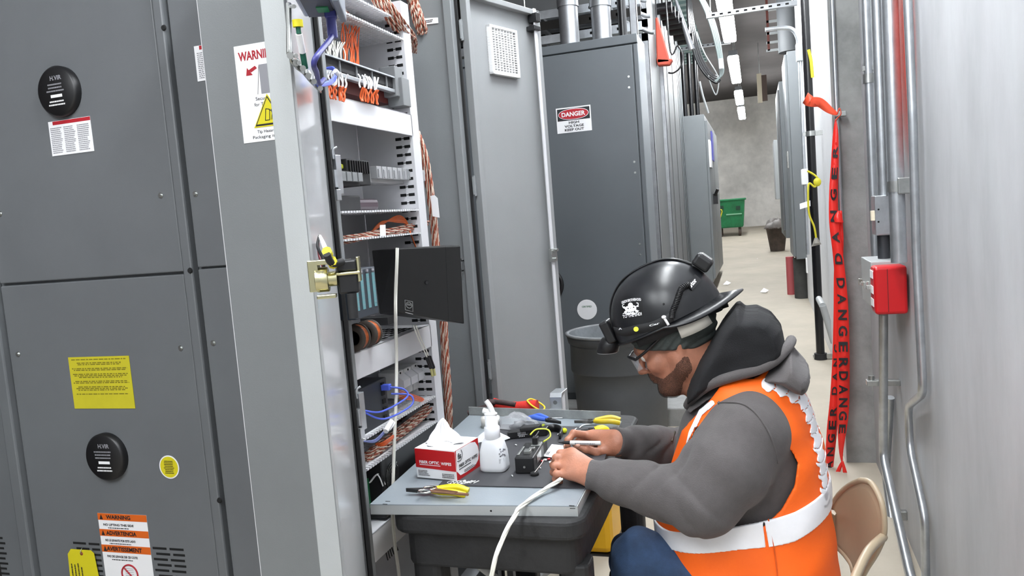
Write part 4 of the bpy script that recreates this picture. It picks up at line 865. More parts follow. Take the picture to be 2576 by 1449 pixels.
for k in range(14): a_=q+sx_*rg.uniform(0,.018)+V(0,-.0015,.018+rg.uniform(0,.022)); mb.add([a_,a_+sx_*.004,a_+sx_*.004+V(0,0,.004),a_+V(0,0,.004)],[(0,1,2,3)])
part('printed_label',mb,PRINT,pb)
# crumpled wipe behind the bottle
mb=MB(); crumple(mb,TM(1235,1108),.045,.035,8,pw=.8,folds=4,amp=.3); single('crumpled_wipe',mb,mat('wipe',(225,228,232),.8),'crumpled thin white wipe lying behind the pump bottle','wipe')
mb=MB(); mb.lathe([(.012,0),(.03,0),(.03,.03),(.012,.03),(.012,0)],TM(1235,1072,ZS),26); single('tape_roll',mb,mat('roll',(196,194,188),.5),'small pale roll of tape at the left behind the pump bottle','roll')
# pliers
def pliers(name,label,p0,p1,open_,grip,jaw,group=None,z=ZS,L=None,scis=False):
    """p0 jaw tip, p1 handle end"""
    d=p1-p0; L=d.length; d.normalize(); s_=V(-d.y,d.x,0); r=thing(name,label,'pliers',p0.lerp(p1,.5),group)
    pv=p0+d*L*.36+V(0,0,.008)
    mb=MB(); mb.prism([p0+V(0,0,.004)-s_*.001,pv-s_*.011+V(0,0,-.006),pv+d*.018-s_*.006+V(0,0,-.006),pv+d*.018+s_*.008+V(0,0,-.006),pv+s_*.011+V(0,0,-.006),p0+s_*.002+V(0,0,.004)],(0,0,.009)); mb.cyl(pv-V(0,0,.006),pv+V(0,0,.006),.007); part('jaws',mb,jaw,r,.001)
    for sg_ in (-1,1):
        part('handle',MB().tube([pv+d*.012+s_*sg_*.006,pv+d*L*.25+s_*sg_*open_*.8,pv+d*L*.45+s_*sg_*open_,p1+s_*sg_*open_*.85],lambda t:.0058+.0022*math.sin(t*2.6),10),grip,r)
    return r
pliers('cable_cutters','yellow-handled scissors pliers with black jaws lying nearest on the steel panel',TB(1022,1241,ZS+.004),TB(1175,1240,ZS+.004),.018,YGRIP,BLACKM)
sc=thing('fiber_scissors','small chrome scissors lying across the nearest yellow-handled pliers','scissors',TB(1110,1238,ZS+.018))
mb=MB(); 
for x,y in [(1068,1236),(1082,1228)]:
    c=TB(x,y,ZS+.02); mb.tube([c+V(math.cos(t)*.016,math.sin(t)*.010,0) for t in np.linspace(0,6.2832,21)],.0028,6,1)
part('finger_loops',mb,CHROME,sc)
mb=MB(); a_=TB(1085,1236,ZS+.02);b_=TB(1178,1244,ZS+.018); mb.tube([a_,b_],.0035,6,1); mb.tube([TB(1095,1232,ZS+.02),TB(1150,1240,ZS+.02)],.004,6,1); part('blades',mb,mat('bronze_blades',(165,125,100),.35,.9),sc)
pliers('cable_cutters','large yellow-handled cutters at the far right corner of the table',TM(1445,1068),TB(1560,1060,ZM+.006),.022,mat('dull_yellow_grip',(205,178,40),.4),STEEL,z=ZM)
pliers('side_cutters','small yellow-handled side cutters with black jaws beside the far hand',TM(1462,1092),TM(1530,1082,ZM+.004),.008,YGRIP,BLACKM)
pliers('stripper','blue-handled stripper lying behind the plastic bag',TM(1412,1070,ZM+.01),TM(1335,1050,ZM+.012),.012,BLUE,BLACKM)
# fiber cleaver
fc=thing('fiber_cleaver','black fibre cleaver with silver clamps and a yellow-green lead in the middle of the mat','cleaver',TM(1330,1180))
f0,f1,f2=TM(1297,1192),TM(1345,1192),TM(1378,1138); u_=(f1-f0); v_=f2-f1; v_=v_-u_.normalized()*v_.dot(u_.normalized())
part('body',MB().ob(f0,u_,v_*.75,V(0,0,.042)),BLACK,fc,.003); part('body_step',MB().ob(f0+v_*.75+u_*.2,u_*.75,v_*.35,V(0,0,.03)),BLACKM,fc,.003)
mb=MB(); mb.ob(f0+u_*.38+v_*.15+V(0,0,.042),u_*.35,v_*.12,V(0,0,.009)); mb.ob(f0+u_*.5+v_*.34+V(0,0,.042),u_*.3,v_*.08,V(0,0,.006)); mb.ob(f0+u_*.05+v_*.1+V(0,0,.042),u_*.12,v_*.4,V(0,0,.003)); mb.ob(f0+u_*.45+v_*.55+V(0,0,.042),u_*.5,v_*.2,V(0,0,.002)); part('silver_clamps',mb,ZINC,fc,.001)
part('clamp_head',MB().ob(f0+u_*.5+v_*.6+V(0,0,.044),u_*.3,v_*.12,V(0,0,.018)).ob(f0+u_*.62+v_*.64+V(0,0,.06),u_*.06,v_*.3,V(0,0,.004)),BLACK,fc,.002)
part('side_plate',MB().ob(f1+v_*.2+V(.0005,0,.016),V(.001,0,0),v_*.3,V(0,0,.02)),ZINC,fc); part('screw',MB().cyl(f0+u_*.5+V(0,-.001,.018),f0+u_*.5+V(0,-.003,.018),.003,n=10),ZINC,fc)
g=f0+V(0,0,.05)
mb=MB(); mb.tube([g+v_*1.0+u_*.1+V(0,0,.0),g+v_*1.1+u_*.4+V(0,0,.01),g+v_*1.15+u_*1.0+V(0,0,.006),g+v_*.9+u_*1.3+V(0,0,.0),g+v_*.7+u_*1.05+V(0,0,-.004)],.0022,6); part('yellow_lead',mb,mat('lime_lead',(205,215,70),.4),fc)
mb=MB(); q=TM(1345,1195); mb.tube([q+V(0,0,.006),q+V(.012,.02,.02),q+V(.018,.034,.03)],.002,6); mb.mi=1; mb.lathe([(.001,0),(.011,0),(.011,.006),(.009,.008),(.001,.008)],q,18); part('lever_knob',mb,[CHROME,RUBBER],fc)
# black tool case behind, bag, others
tc2=thing('splice_tool','long black tool with white scale markings lying behind the cleaver','tool',TM(1320,1100))
t0,t1=TM(1276,1106),TM(1376,1096); part('body',MB().ob(t0,t1-t0,V(0,.035,0),V(0,0,.022)),BLACK,tc2,.003)
mb=MB()
for k in range(6): mb.ob(t0+(t1-t0)*(.28+.035*k)+V(0,-.0006,.012),V(.0012,0,0),V(0,.0005,0),V(0,0,.006))
for k in range(4): mb.ob(t0+(t1-t0)*(.3+.04*k)+V(0,-.0006,.004),V(.0022,0,0),V(0,.0005,0),V(0,0,.004))
mb.ob(t0+(t1-t0)*.27+V(0,-.0006,.0095),(t1-t0)*.25,V(0,.0005,0),V(0,0,.001)); part('scale_marks',mb,PAPER,tc2)
part('arm',MB().ob(t0+(t1-t0)*.35+V(0,-.01,.02),(t1-t0)*.5,V(0,.03,0),V(0,0,.014)),BLACKM,tc2,.004)
kn=thing('hook_knife','black curved tool with lime green ends lying right of the long black tool','tool',TM(1400,1092))
part('blade_case',MB().ribbon([TM(1370,1080,ZM+.012),TM(1395,1076,ZM+.012),TM(1413,1084,ZM+.01),TM(1408,1100,ZM+.006)],V(0,0,1),.022,.006,6),BLACK,kn)
part('lime_tip',MB().ell(TM(1420,1083,ZM+.008),(.008,.008,.008)),mat('lime_tip',(214,224,40),.35),kn); part('lime_pivot',MB().cyl(TM(1367,1070,ZM+.016),TM(1367,1070,ZM+.022),.005),mat('lime_pivot',(190,205,50),.35),kn)
mb=MB(); 
def blob(mb,c,r,seed,n=26,m=16,amp=.22,fl=0):
    rg=random.Random(seed); ph=[rg.uniform(0,6.28) for _ in range(8)]; vs=[]
    for i in range(m+1):
        t=math.pi*i/m
        for j in range(n):
            a=2*math.pi*j/n; k=1+amp*(math.sin(3*a+ph[0]+2*t)*math.sin(2*t+ph[1])+.6*math.sin(5*a+ph[2])*math.sin(4*t+ph[3])+.4*math.sin(9*a+3*t+ph[4]))
            p=V(math.sin(t)*math.cos(a)*r[0]*k,math.sin(t)*math.sin(a)*r[1]*k,math.cos(t)*r[2]*k); p.z=max(p.z,-r[2]*.8 if not fl else 0); vs.append(c+p)
    mb.add(vs,[(i*n+j,(i+1)*n+j,(i+1)*n+(j+1)%n,i*n+(j+1)%n) for i in range(m) for j in range(n)],True)
blob(mb,TM(1298,1072,ZM+.002),(.062,.034,.036),5,fl=1)
BAG=mat('clear_bag_film',(190,192,196),.18,alpha=.38,bump=1,bs=60); single('plastic_bag',mb,BAG,'crumpled clear plastic bag with dark parts inside, behind the cleaver','bag')
mb=MB(); blob(mb,TM(1315,1074,ZM+.002),(.04,.022,.018),9,fl=1); single('bagged_parts',mb,mat('dark_parts',(70,72,78),.4),'dark small parts inside the clear plastic bag','parts')
# red gloves
gv=thing('work_glove','red work glove with dark palm and yellow cuff at the table far end','glove',TB(1300,1030,ZS+.01))
G=lambda x,y,z=.02: P(x,y,'Y',2.46)+V(0,0,0)
mb=MB(); mb.tube([G(1352,1022),G(1325,1023),G(1295,1024),G(1262,1019),G(1240,1012)],lambda t:.022-.006*t,12); part('glove_back',mb,mat('red_knit',(196,40,30),.8,0,.1,200,.4,600),gv)
mb=MB()
for k,(x,y) in enumerate([(1200,1034),(1182,1036),(1236,1008),(1205,1042)]): mb.tube([G(1262,1022-3*(k==2)),G((1262+x)/2,(1022+y)/2-3),G(x,y)+V(0,-.02*k,0)],lambda t:.014-.004*t,10)
mb.tube([G(1232,1008)+V(0,-.01,0),G(1265,1010)+V(0,-.012,0),G(1300,1016)+V(0,-.012,0)],.009,8); part('rubber_palm',mb,mat('dark_rubber_coat',(58,42,42),.7,0,.3,60),gv)
mb=MB(); c=G(1350,1021); part('cuff_edge',MB().tube([G(1328,1006)+V(0,-.01,0),G(1340,1014)+V(0,-.022,0),G(1355,1024)+V(0,-.022,0),G(1366,1031)+V(0,-.01,0),G(1368,1026)+V(0,.01,0),G(1352,1016)+V(0,.02,0),G(1334,1006)+V(0,.012,0),G(1328,1006)+V(0,-.01,0)],.003,7),mat('yellow_knit',(232,200,50),.8),gv)
# bracket
bk_=P(1398,1030,'Y',2.44); bt=P(1398,990,'Y',2.44)
mb=MB(); mb.box(bk_.x-.018,bk_.x+.022,2.44,2.444,.865,bt.z-.012); mb.hexa([(bk_.x-.018,2.44,bt.z-.014),(bk_.x+.022,2.44,bt.z-.014),(bk_.x+.022,2.444,bt.z-.018),(bk_.x-.018,2.444,bt.z-.018),(bk_.x-.018,2.45,bt.z),(bk_.x+.022,2.45,bt.z),(bk_.x+.03,2.5,bt.z+.004),(bk_.x-.01,2.5,bt.z+.004)])
br_=thing('steel_bracket','bent galvanised bracket with a round hole standing at the far end of the table','bracket',(bk_.x,2.44,.858)); part('plate',mb,GALV,br_,.001)
part('hole',MB().cyl((bk_.x,2.4395,bt.z-.03),(bk_.x,2.4385,bt.z-.03),.007,n=20),mat('hole_shade',(90,92,94),.6),br_); part('foot',MB().box(bk_.x-.018,bk_.x+.022,2.40,2.444,.858,.866),GALV,br_)
# cable label card, bits
mb=MB(); q=[TM(x,y,ZM+.004) for x,y in ((1366,1148),(1398,1152),(1424,1122),(1388,1118))]; lc=thing('cable_label','white printed label card by the fingertips of the near hand','label',q[0]); part('card',MB().prism(q,(0,0,.0008)),PAPER,lc)
mb=MB(); dx=(q[1]-q[0]).normalized(); dy=(q[3]-q[0]).normalized(); prints(mb,q[0].lerp(q[1],.35)+dy*.012+V(0,0,.001),dy,-dx,.028,.014,3,.5,seed=2); part('fine_print',mb,INK,lc)
rg=random.Random(11)
for k,(x,y,m_,w_) in enumerate([(1362,1163,RED,'red'),(1380,1158,RED,'red'),(1352,1168,RED,'red'),(1371,1160,WHITE,'white'),(1384,1166,WHITE,'white'),(1392,1160,WHITE,'white')]):
    q=TM(x,y); single('plastic_scrap',MB().cyl(q+V(-.003,0,.003),q+V(.004,.003,.003),.0028,n=10),m_,'tiny %s plastic scrap among the bits right of the cleaver'%w_,'scrap','tiny %s scraps right of the cleaver'%w_)
for k,(x,y) in enumerate([(1403,1095),(1418,1090),(1458,1078),(1463,1072),(1443,1086),(1300,1122),(1175,1217),(1165,1213),(1186,1214),(1361,1180),(1290,1200)]):
    q=TM(x,y); a_=rg.uniform(0,3.1); L=rg.choice([.006,.02,.03]) if k<5 else .008; single('wire_offcut',MB().tube([q+V(0,0,.002),q+V(math.cos(a_)*L*.5,math.sin(a_)*L*.5,.003),q+V(math.cos(a_)*L,math.sin(a_)*L,.002)],.0016,6,3),WHITE,'white cable jacket offcut lying on the bench mat','offcut','white offcuts on the mat')
single('zip_tie',MB().tube([P(1370,1052,'Z',ZS+.003),P(1415,1051,'Z',ZS+.003)],.0014,5,1),WHITE,'thin white strip at the rear lip of the steel panel','zip tie')
# twisted white cable from the hands over the edge
H0=P(1412,1205,'Z',.88)
pl=[H0,P(1385,1222,'Z',.872),P(1350,1245,'Z',.865),P(1310,1275,'Z',.862),P(1285,1310,'Y',1.5)+V(0,.03,0),P(1262,1360,'Y',1.48),P(1240,1430,'Y',1.46),P(1222,1520,'Y',1.46)]
c_=spl(pl,8); mb=MB()
for k in range(3): mb.tube([p+V(math.cos(k*2.1+i*.25)*.0028,0,math.sin(k*2.1+i*.25)*.0028) for i,p in enumerate(c_)],.0028,8,1)
single('held_cable',mb,WCAB,'white twisted cable running from the near hand over the table edge','cable')
# strap and bar under the cart
Yu=1.72
mb=MB(); U=lambda x,y:P(x,y,'Y',Yu)
mb.ribbon([U(1166,1335),U(1168,1375),U(1184,1405),U(1208,1425),U(1240,1449),U(1290,1480)],V(0,.4,.6),.018,.002,6); mb.ribbon([U(1203,1340),U(1214,1365),U(1212,1392),U(1196,1412)],V(.6,.6,.2),.014,.002,6)
single('webbing_strap',mb,mat('grey_webbing',(176,176,172),.8),'pale webbing strap dangling under the cart top','strap')
mb=MB(); a_=P(1150,1460,'Y',2.0);b_=P(1205,1390,'Y',2.2); mb.ob(a_,b_-a_,V(.03,0,-.02),V(0,.005,.0)); mb.ob(a_,b_-a_,V(0,.03,0),V(.004,0,.004)); single('angle_bar',mb,GALV,'galvanised angle bar leaning under the cart','bar')
# yellow and black tote on the floor beyond
yt=thing('floor_tote','yellow box standing on the floor behind the table legs','box',(-.55,3.2,0))
X0,X1=P(1450,1430,'Y',3.2).x,P(1545,1430,'Y',3.2).x; X2=P(1578,1430,'Y',3.2).x; h=P(1530,1240,'Y',3.2).z
part('yellow_shell',MB().box(X0,X1,3.2,3.6,.015,h),mat('tote_yellow',(222,170,10),.4,0,.04,4),yt,.03); part('black_handle',MB().tube([(X0+.06,3.19,h-.06),(X0+.08,3.17,h-.06),(X1-.08,3.17,h-.06),(X1-.06,3.19,h-.06)],.008,8,2),BLACK,yt)
part('black_base',MB().box(X0-.0,X1,3.2,3.6,0,.016),BLACK,yt)

# ================= TRASH CAN =================
tc_c=V(-.855,4.72,zf(4.7)); cn=thing('trash_can','large round dark grey trash can behind the table','trash can',tc_c)
hc=P(1520,832,'Y',4.72).z-tc_c.z; R1=.305
part('body',MB().lathe([(.24,0),(.27,.02),(.285,.35),(.288,hc*.66),(.296,hc*.665),(.30,hc*.68),(R1-.01,hc-.06),(R1,hc-.055),(R1+.008,hc-.02),(R1+.012,hc),(R1-.004,hc),(R1-.008,hc-.03),(.27,.06),(.0001,.06)],tc_c,64),BINGREY,cn)
mb=MB(); 
for i in range(64):
    t=2*math.pi*i/64
part('rim',MB().lathe([(R1+.006,hc-.012),(R1+.016,hc-.008),(R1+.016,hc+.004),(R1-.004,hc+.006),(R1-.006,hc-.004)],tc_c,64,caps=False),mat('bin_rim_worn',(128,130,132),.6,0,.15,14),cn)
part('bin_liner',MB().lathe([(R1-.006,hc-.004),(R1-.02,hc-.08),(.26,hc-.25),(.22,hc-.4),(.0001,hc-.45)],tc_c,48,caps=False),mat('liner_grey',(120,124,128),.4,0,.2,9,.6,25),cn)

# ================= GREEN BIN AND FAR FLOOR =================
YG2=19.6; gz=zf(YG2)
def EP(x,y): return P(x,y,'Y',YG2)
gb_=thing('rolling_bin','green plastic rolling bin on casters at the far end of the aisle','bin',(EP(1835,590).x,YG2,gz))
x0,x1=EP(1780,560).x,EP(1874,520).x; zb_,zt_=EP(1840,573).z,EP(1840,502).z
mb=MB(); mb.hexa([(x0,YG2,zb_),(x1-.06,YG2,zb_),(x1-.06,YG2+.7,zb_),(x0,YG2+.7,zb_),(x0-.02,YG2-.06,zt_),(x1,YG2-.06,zt_),(x1,YG2+.76,zt_),(x0-.02,YG2+.76,zt_)]); part('tub',mb,GREEN,gb_,.03)
part('rim',MB().box(x0-.05,x1+.03,YG2-.09,YG2+.79,zt_-.03,zt_+.02),GREEN,gb_,.015)
mb=MB(); mb.box(x0+.45,x1-.08,YG2-.05,YG2-.03,(zb_+zt_)/2-.03,(zb_+zt_)/2); part('rib',mb,mat('light_green_rib',(120,175,140),.5),gb_)
mb=MB(); 
for x in (1815,1857): p=EP(x,522); mb.box(p.x-.05,p.x+.05,YG2-.075,YG2-.055,p.z-.05,p.z+.04)
part('grip_recess',mb,mat('deep_green',(8,55,35),.6),gb_)
for x in (x0+.3,x1-.15): 
    for dy in (.08,.6): part('caster',MB().cyl((x-.03,YG2+dy,gz+.09),(x+.03,YG2+dy,gz+.09),.09,n=20).cyl((x,YG2+dy,gz+.09),(x,YG2+dy,zb_),.03),mat('caster_brown%d'%int(x*100+dy*10),(70,58,50),.7),gb_)
p=EP(1806,555); q_=EP(1817,532); single('yellow_strap',MB().tube([p+V(0,-.12,-.1),q_+V(0,-.12,0),q_+V(-.04,-.12,.05)],.015,6,2),YELD,'yellow strap hanging on the front of the green bin','strap')
c=P(1955,605,'Y',15.6); bq2=V(c.x,15.6,zf(15.6)); bd=thing('floor_bucket','dark bucket with a lumpy cover standing on the floor by the right-hand cabinets','bucket',bq2)
part('pail',MB().lathe([(.13,0),(.19,.42),(.2,.42),(.2,.45),(.17,.45)],bq2,24),mat('pail_brown',(70,60,54),.7,0,.4,9),bd); mb=MB(); blob(mb,bq2+V(0,0,.43),(.22,.2,.16),3,fl=1); part('cover',mb,mat('bag_grey',(120,115,112),.6,0,.3,8),bd); 
for i,(x,y) in enumerate([(1828,716),(1905,657),(1922,735)]):
    Y=P(x,y,'Z',.35).y; p=P(x,y,'Z',zf(Y)); p=P(x,y,'Z',zf(p.y)); mb=MB(); mb.add([p+V(-.05,0,.004),p+V(.02,-.05,.002),p+V(.06,.03,.02),p+V(0,.06,.05),p+V(0,0,.002)],[(0,1,2,3),(0,4,1)]); single('paper_scrap',mb,PAPER,['white folded scrap of paper on the floor by the concrete pad','small scrap farther out in the middle of the aisle floor','small brownish scrap on the aisle floor near the black pipe'][i],'litter')

# ================= RIGHT SIDE =================
# black standpipe
pz=P(2065,908,'Z',zf(6.4)); pX=pz.x; pY=pz.y
tp=P(2024,0,'Y',pY)
st_=thing('black_pipe','tall black vertical pipe strapped beside the white wall','pipe',(pX,pY,zf(pY)))
part('pipe',MB().cyl((pX,pY,zf(pY)),(pX,pY,ZC),.033,n=24),PVC,st_)
def PPz(y,x=2045): return P(x,y,'Y',pY).z
for k,(x,y) in enumerate([(2050,335),(2065,895)]):
    z=PPz(y,x); mb=MB(); mb.cyl((pX,pY,z-.02),(pX,pY,z+.02),.04,n=24); mb.box(pX+.02,XW,pY-.02,pY+.02,z-.018,z+.018); mb.box(pX-.06,pX-.03,pY-.012,pY+.012,z-.012,z+.012); part('pipe_clamp',mb,ZINC,st_)
part('foot',MB().cyl((pX,pY,zf(pY)),(pX,pY,zf(pY)+.05),.05,n=20),BLACKM,st_)
# thin conduit along the raised cabinet
X=P(2022,400,'Y',8.6).x; mb=MB(); mb.tube([P(1925,75,'Y',8.6),P(1975,70,'Y',8.6),P(1998,78,'Y',8.6),P(2008,100,'Y',8.6),P(2013,130,'Y',8.6)],.022,10); mb.tube([P(2013,130,'Y',8.6),P(2018,300,'Y',8.6),P(2032,640,'Y',8.6)],.018,10,1)
cu_=thing('thin_conduit','thin pale conduit bending over to the raised grey cabinet beside the black pipe','conduit',P(2032,640,'Y',8.6)); part('tubing',mb,GALV,cu_)
p=P(2011,125,'Y',8.6); part('fitting',MB().box(p.x-.035,p.x+.035,8.56,8.64,p.z-.12,p.z+.06),GREYL,cu_,.01); p=P(2026,440,'Y',8.6); part('switch_box',MB().box(p.x-.04,p.x+.04,8.55,8.64,p.z-.1,p.z+.06),WHITE,cu_,.008)
# yellow cord with plug
cY=pY-.12; mb=MB(); Yc=lambda x,y:P(x,y,'Y',cY)
mb.tube([Yc(2031,430),Yc(2048,440),Yc(2058,452),Yc(2050,470),Yc(2035,462),Yc(2033,500),Yc(2036,540),Yc(2048,570),Yc(2053,598)],.008,8)
yc=thing('extension_cord','yellow extension cord hanging on the black pipe, grey triple socket at its end','cord',Yc(2053,620)); part('cord',mb,YELD,yc)
mb=MB(); a_=Yc(2053,598); mb.cyl(a_,Yc(2054,612),.012,.03); mb.hexa([Yc(2042,620)+V(0,-.02,0),Yc(2066,614)+V(0,-.02,0),Yc(2066,614)+V(0,.03,0),Yc(2042,620)+V(0,.03,0),Yc(2048,608)+V(0,-.02,0),Yc(2060,606)+V(0,-.02,0),Yc(2060,606)+V(0,.03,0),Yc(2048,608)+V(0,.03,0)]); part('socket',mb,mat('socket_grey',(130,126,118),.5),yc)
mb=MB(); mb.ell(Yc(2056,458),(.03,.02,.035)); part('tied_knot',mb,YELD,yc)
p=Yc(2022,518); mb=MB(); mb.ob(p+V(-.03,0,-.025),V(.08,0,.02),V(0,.002,0),V(0,0,.045)); part('paper_tag',mb,PAPER,yc)
mb=MB(); Yr=pY-.036; mb.tube([P(2034,125,'Y',Yr),P(2040,150,'Y',Yr),P(2042,170,'Y',Yr),P(2044,195,'Y',Yr)],.012,8); single('yellow_ribbon',mb,YELD,'short yellow strap end behind the upper black pipe','strap')
# red orange painted mark: procedural stain in wall? -> thin sprayed patch
pS=P(2288,70,'X',XW-.0006); spm=bpy.data.materials.new('spray_paint'); spm.use_nodes=True; nt=spm.node_tree; b=nt.nodes['Principled BSDF']; b.inputs['Base Color'].default_value=lin((240,92,72)); b.inputs['Roughness'].default_value=.7
tcn=nt.nodes.new('ShaderNodeTexCoord'); gr_=nt.nodes.new('ShaderNodeTexGradient'); gr_.gradient_type='SPHERICAL'; mp=nt.nodes.new('ShaderNodeMapping'); mp.inputs['Location'].default_value=(0,0,-1.05); mp.inputs['Scale'].default_value=(1,5.5,2.1)
nt.links.new(tcn.outputs['Object'],mp.inputs[0]); nt.links.new(mp.outputs[0],gr_.inputs[0]); mr=nt.nodes.new('ShaderNodeMapRange'); mr.inputs[2].default_value=.8; mr.inputs[4].default_value=.6; nt.links.new(gr_.outputs[1],mr.inputs[0]); nt.links.new(mr.outputs[0],b.inputs['Alpha'])
ya_=P(2245,100,'X',XW).y; yb_=P(2325,100,'X',XW).y; zc_=P(2285,110,'X',XW).z
mb=MB(); ym=(ya_+yb_)/2; mb.box(XW-.001,XW-.0004,ym-.26,ym+.26,zc_-.5,zc_+.5); o=single('spray_mark',mb,spm,'soft red orange spray paint mark high on the concrete wall','paint mark')
# front conduit on the wall (near, bright) with offset bends
def WX(x,y,off=.03): return P(x,y,'X',XW-off)
def cond(name,label,pts,r,m=GALV,off=.03,k=1,group=None,kk=4):
    mb=MB(); pp=[WX(*p,off) if len(p)==2 else WX(p[0],p[1],p[2]) for p in pts]
    q=[pp[0]]
    for i in range(1,len(pp)-1):
        a_,b_,c_=pp[i-1],pp[i],pp[i+1]; d1=min((b_-a_).length,.12)*.45; d2=min((c_-b_).length,.12)*.45
        A=b_+(a_-b_).normalized()*d1; B=b_+(c_-b_).normalized()*d2
        q+=[A.lerp(b_,t).lerp(b_.lerp(B,t),t) for t in (0,.2,.4,.6,.8,1)]
    q.append(pp[-1]); mb.tube(q,r,14,1); r_=thing(name,label,'conduit',pp[-1],group); part('tubing',mb,m,r_); return r_
c1=cond('wall_conduit','bright conduit with a double offset bend, nearest to the right edge of the photo',[(2281,-60),(2296,300),(2305,640),(2322,990),(2284,1022,.028),(2289,1130,.026),(2326,1300),(2330,1500)],.0145)
YPi=4.36; RY=[0]
def PP(x,y): return P(x,y,'Y',YPi)
def riser(label,x0,y0,x1,y1,r,m=GALV,nm='riser_conduit',Y=YPi):
    Y=P(x1,y1,'X',XW-r-.02).y; a_,b_=P(x0,y0,'Y',Y),P(x1,y1,'Y',Y); a_.x=XW-r-.02; a_.z=ZC; RY[0]=Y; mb=MB(); mb.cyl((a_.x,Y,b_.z),(a_.x,Y,a_.z),r,n=20); t_=thing(nm,label,'conduit',(a_.x,Y,b_.z),'riser conduits by the rough pier'); part('tubing',mb,m,t_); return t_,a_.x
AY=P(2286,730,'X',XW-.006).y
t1_,X1_=riser('leftmost galvanised riser in front of the rough grey pier, ending at the red alarm box',2178,-80,2203,660,.019)
Y_=RY[0]; z=P(2186,192,'Y',Y_).z; part('coupling',MB().cyl((X1_,Y_,z-.03),(X1_,Y_,z+.01),.025,n=20),ZINC,t1_)
z=P(2190,172,'Y',Y_).z; part('clamp',MB().box(X1_-.025,XW,Y_-.012,Y_+.012,z-.008,z+.012),ZINC,t1_)
t2_,X2_=riser('middle galvanised riser ending in the square junction box by the pier',2206,-80,2224,493,.022); Y2_=RY[0]
t5_,X5_=riser('slim galvanised riser squeezed between the middle and the thick one',2226,-80,2240,493,.016)
t3_,X3_=riser('thick galvanised riser right of the junction box',2240,-80,2262,660,.028); Y_=RY[0]
z=P(2240,470,'Y',Y_).z; part('coupling',MB().cyl((X3_,Y_,z-.02),(X3_,Y_,z+.02),.032,n=24),ZINC,t3_)
jy=Y2_-.07; jb=thing('junction_box','square galvanised junction box between the risers','junction box',P(2218,590,'Y',jy)); a_=P(2200,493,'Y',jy);b_=P(2234,590,'Y',jy)
part('box',MB().box(a_.x,XW-.002,jy,jy+.11,b_.z,a_.z),GALV,jb,.003); mb=MB()
for y in (527,558): q=P(2210,y,'Y',jy); mb.cyl(q+V(0,-.0005,0),q+V(0,.002,0),.004,n=10)
part('holes',mb,DARK,jb); part('tag',MB().box(a_.x-.012,a_.x,jy+.02,jy+.05,(a_.z+b_.z)/2-.02,(a_.z+b_.z)/2+.02),mat('ivory_tag',(225,215,190),.6),jb)
q0_=P(2222,592,'Y',jy+.05); q1_=P(2224,662,'Y',jy+.05); mb=MB().cyl((q0_.x,jy+.05,q1_.z-.02),(q0_.x,jy+.05,q0_.z),.024,n=20); single('black_nipple',mb,mat('dark_pipe',(72,74,78),.35,.6),'short dark pipe joining the junction box to the red alarm box','pipe')
q=WX(2272,467,.03); single('strut_clip',MB().box(XW-.05,XW,q.y-.02,q.y+.02,q.z-.03,q.z+.03),ZINC,'small zinc clip on the wall above the red alarm box','clip',bevel=.004)
# red alarm box
ab=thing('fire_alarm_box','red fire alarm box on a grey back box with two toggles','alarm box',P(2230,790,'Y',AY))
A_=P(2198,672,'Y',AY);B_=P(2286,790,'Y',AY)
part('red_housing',MB().box(A_.x,B_.x,AY,AY+.1,B_.z,A_.z),RED,ab,.012,seg=3)
part('seam',MB().box(A_.x+.045,A_.x+.048,AY-.0008,AY+.01,B_.z+.01,A_.z-.01),mat('seam_red',(110,12,16),.5),ab)
part('front_plate',MB().box(A_.x-.002,A_.x+.002,AY+.012,AY+.09,B_.z+.02,A_.z-.02),REDP,ab)
for z in (.14,.08,.03): part('white_label',MB().box(A_.x-.004,A_.x-.001,AY+.015,AY+.085,B_.z+z,B_.z+z+.03),PAPER,ab)
part('back_box',MB().box(A_.x+.002,B_.x-.01,AY+.1,P(2168,700,'X',A_.x+.002).y,B_.z+.015,A_.z+.012),GREYL,ab,.003)
for x,y in ((2172,713),(2184,722)):
    q=P(x,y,'X',A_.x-.012); part('toggle',MB().box(A_.x-.02,A_.x+.004,q.y-.012,q.y+.012,q.z-.008,q.z+.008).box(A_.x-.03,A_.x-.015,q.y-.009,q.y+.009,q.z-.006,q.z+.022),CHROME,ab,.002)
# conduits below the alarm box
c2=cond('wall_conduit','galvanised conduit dropping from the red alarm box and bending away along the wall base',[(2222,790,.07),(2222,1150,.07),(2290,1449,.07),(2330,1560,.07)],.018)
c3=cond('wall_conduit','galvanised conduit bending away low on the wall, just left of the alarm box one',[(2240,1000,.02),(2228,1200,.03),(2262,1449,.03),(2290,1560,.03)],.017)
z=WX(2218,962,.07); part('clamp',MB().box(XW-.13,XW,z.y-.02,z.y+.02,z.z-.012,z.z+.012).cyl(z+V(-.04,0,-.004),z+V(-.04,0,.03),.012),ZINC,c2,.002)
z=WX(2262,1295,.03); single('strut_clip',MB().box(XW-.05,XW,z.y-.015,z.y+.015,z.z-.02,z.z+.02),ZINC,'small zinc clip low on the wall beside the bent conduits','clip',bevel=.004)
mb=MB(); q0_=P(2070,770,'Y',5.4);q1_=P(2098,862,'Y',5.4); mb.cyl(q0_,q1_,.022,n=14); q=P(2099,860,'Y',5.39); mb.cyl(q0_,P(2060,752,'Y',6.0),.022,n=14); single('sloping_conduit',mb,GREYL,'pale conduit sloping down the white wall behind the red tape','conduit')
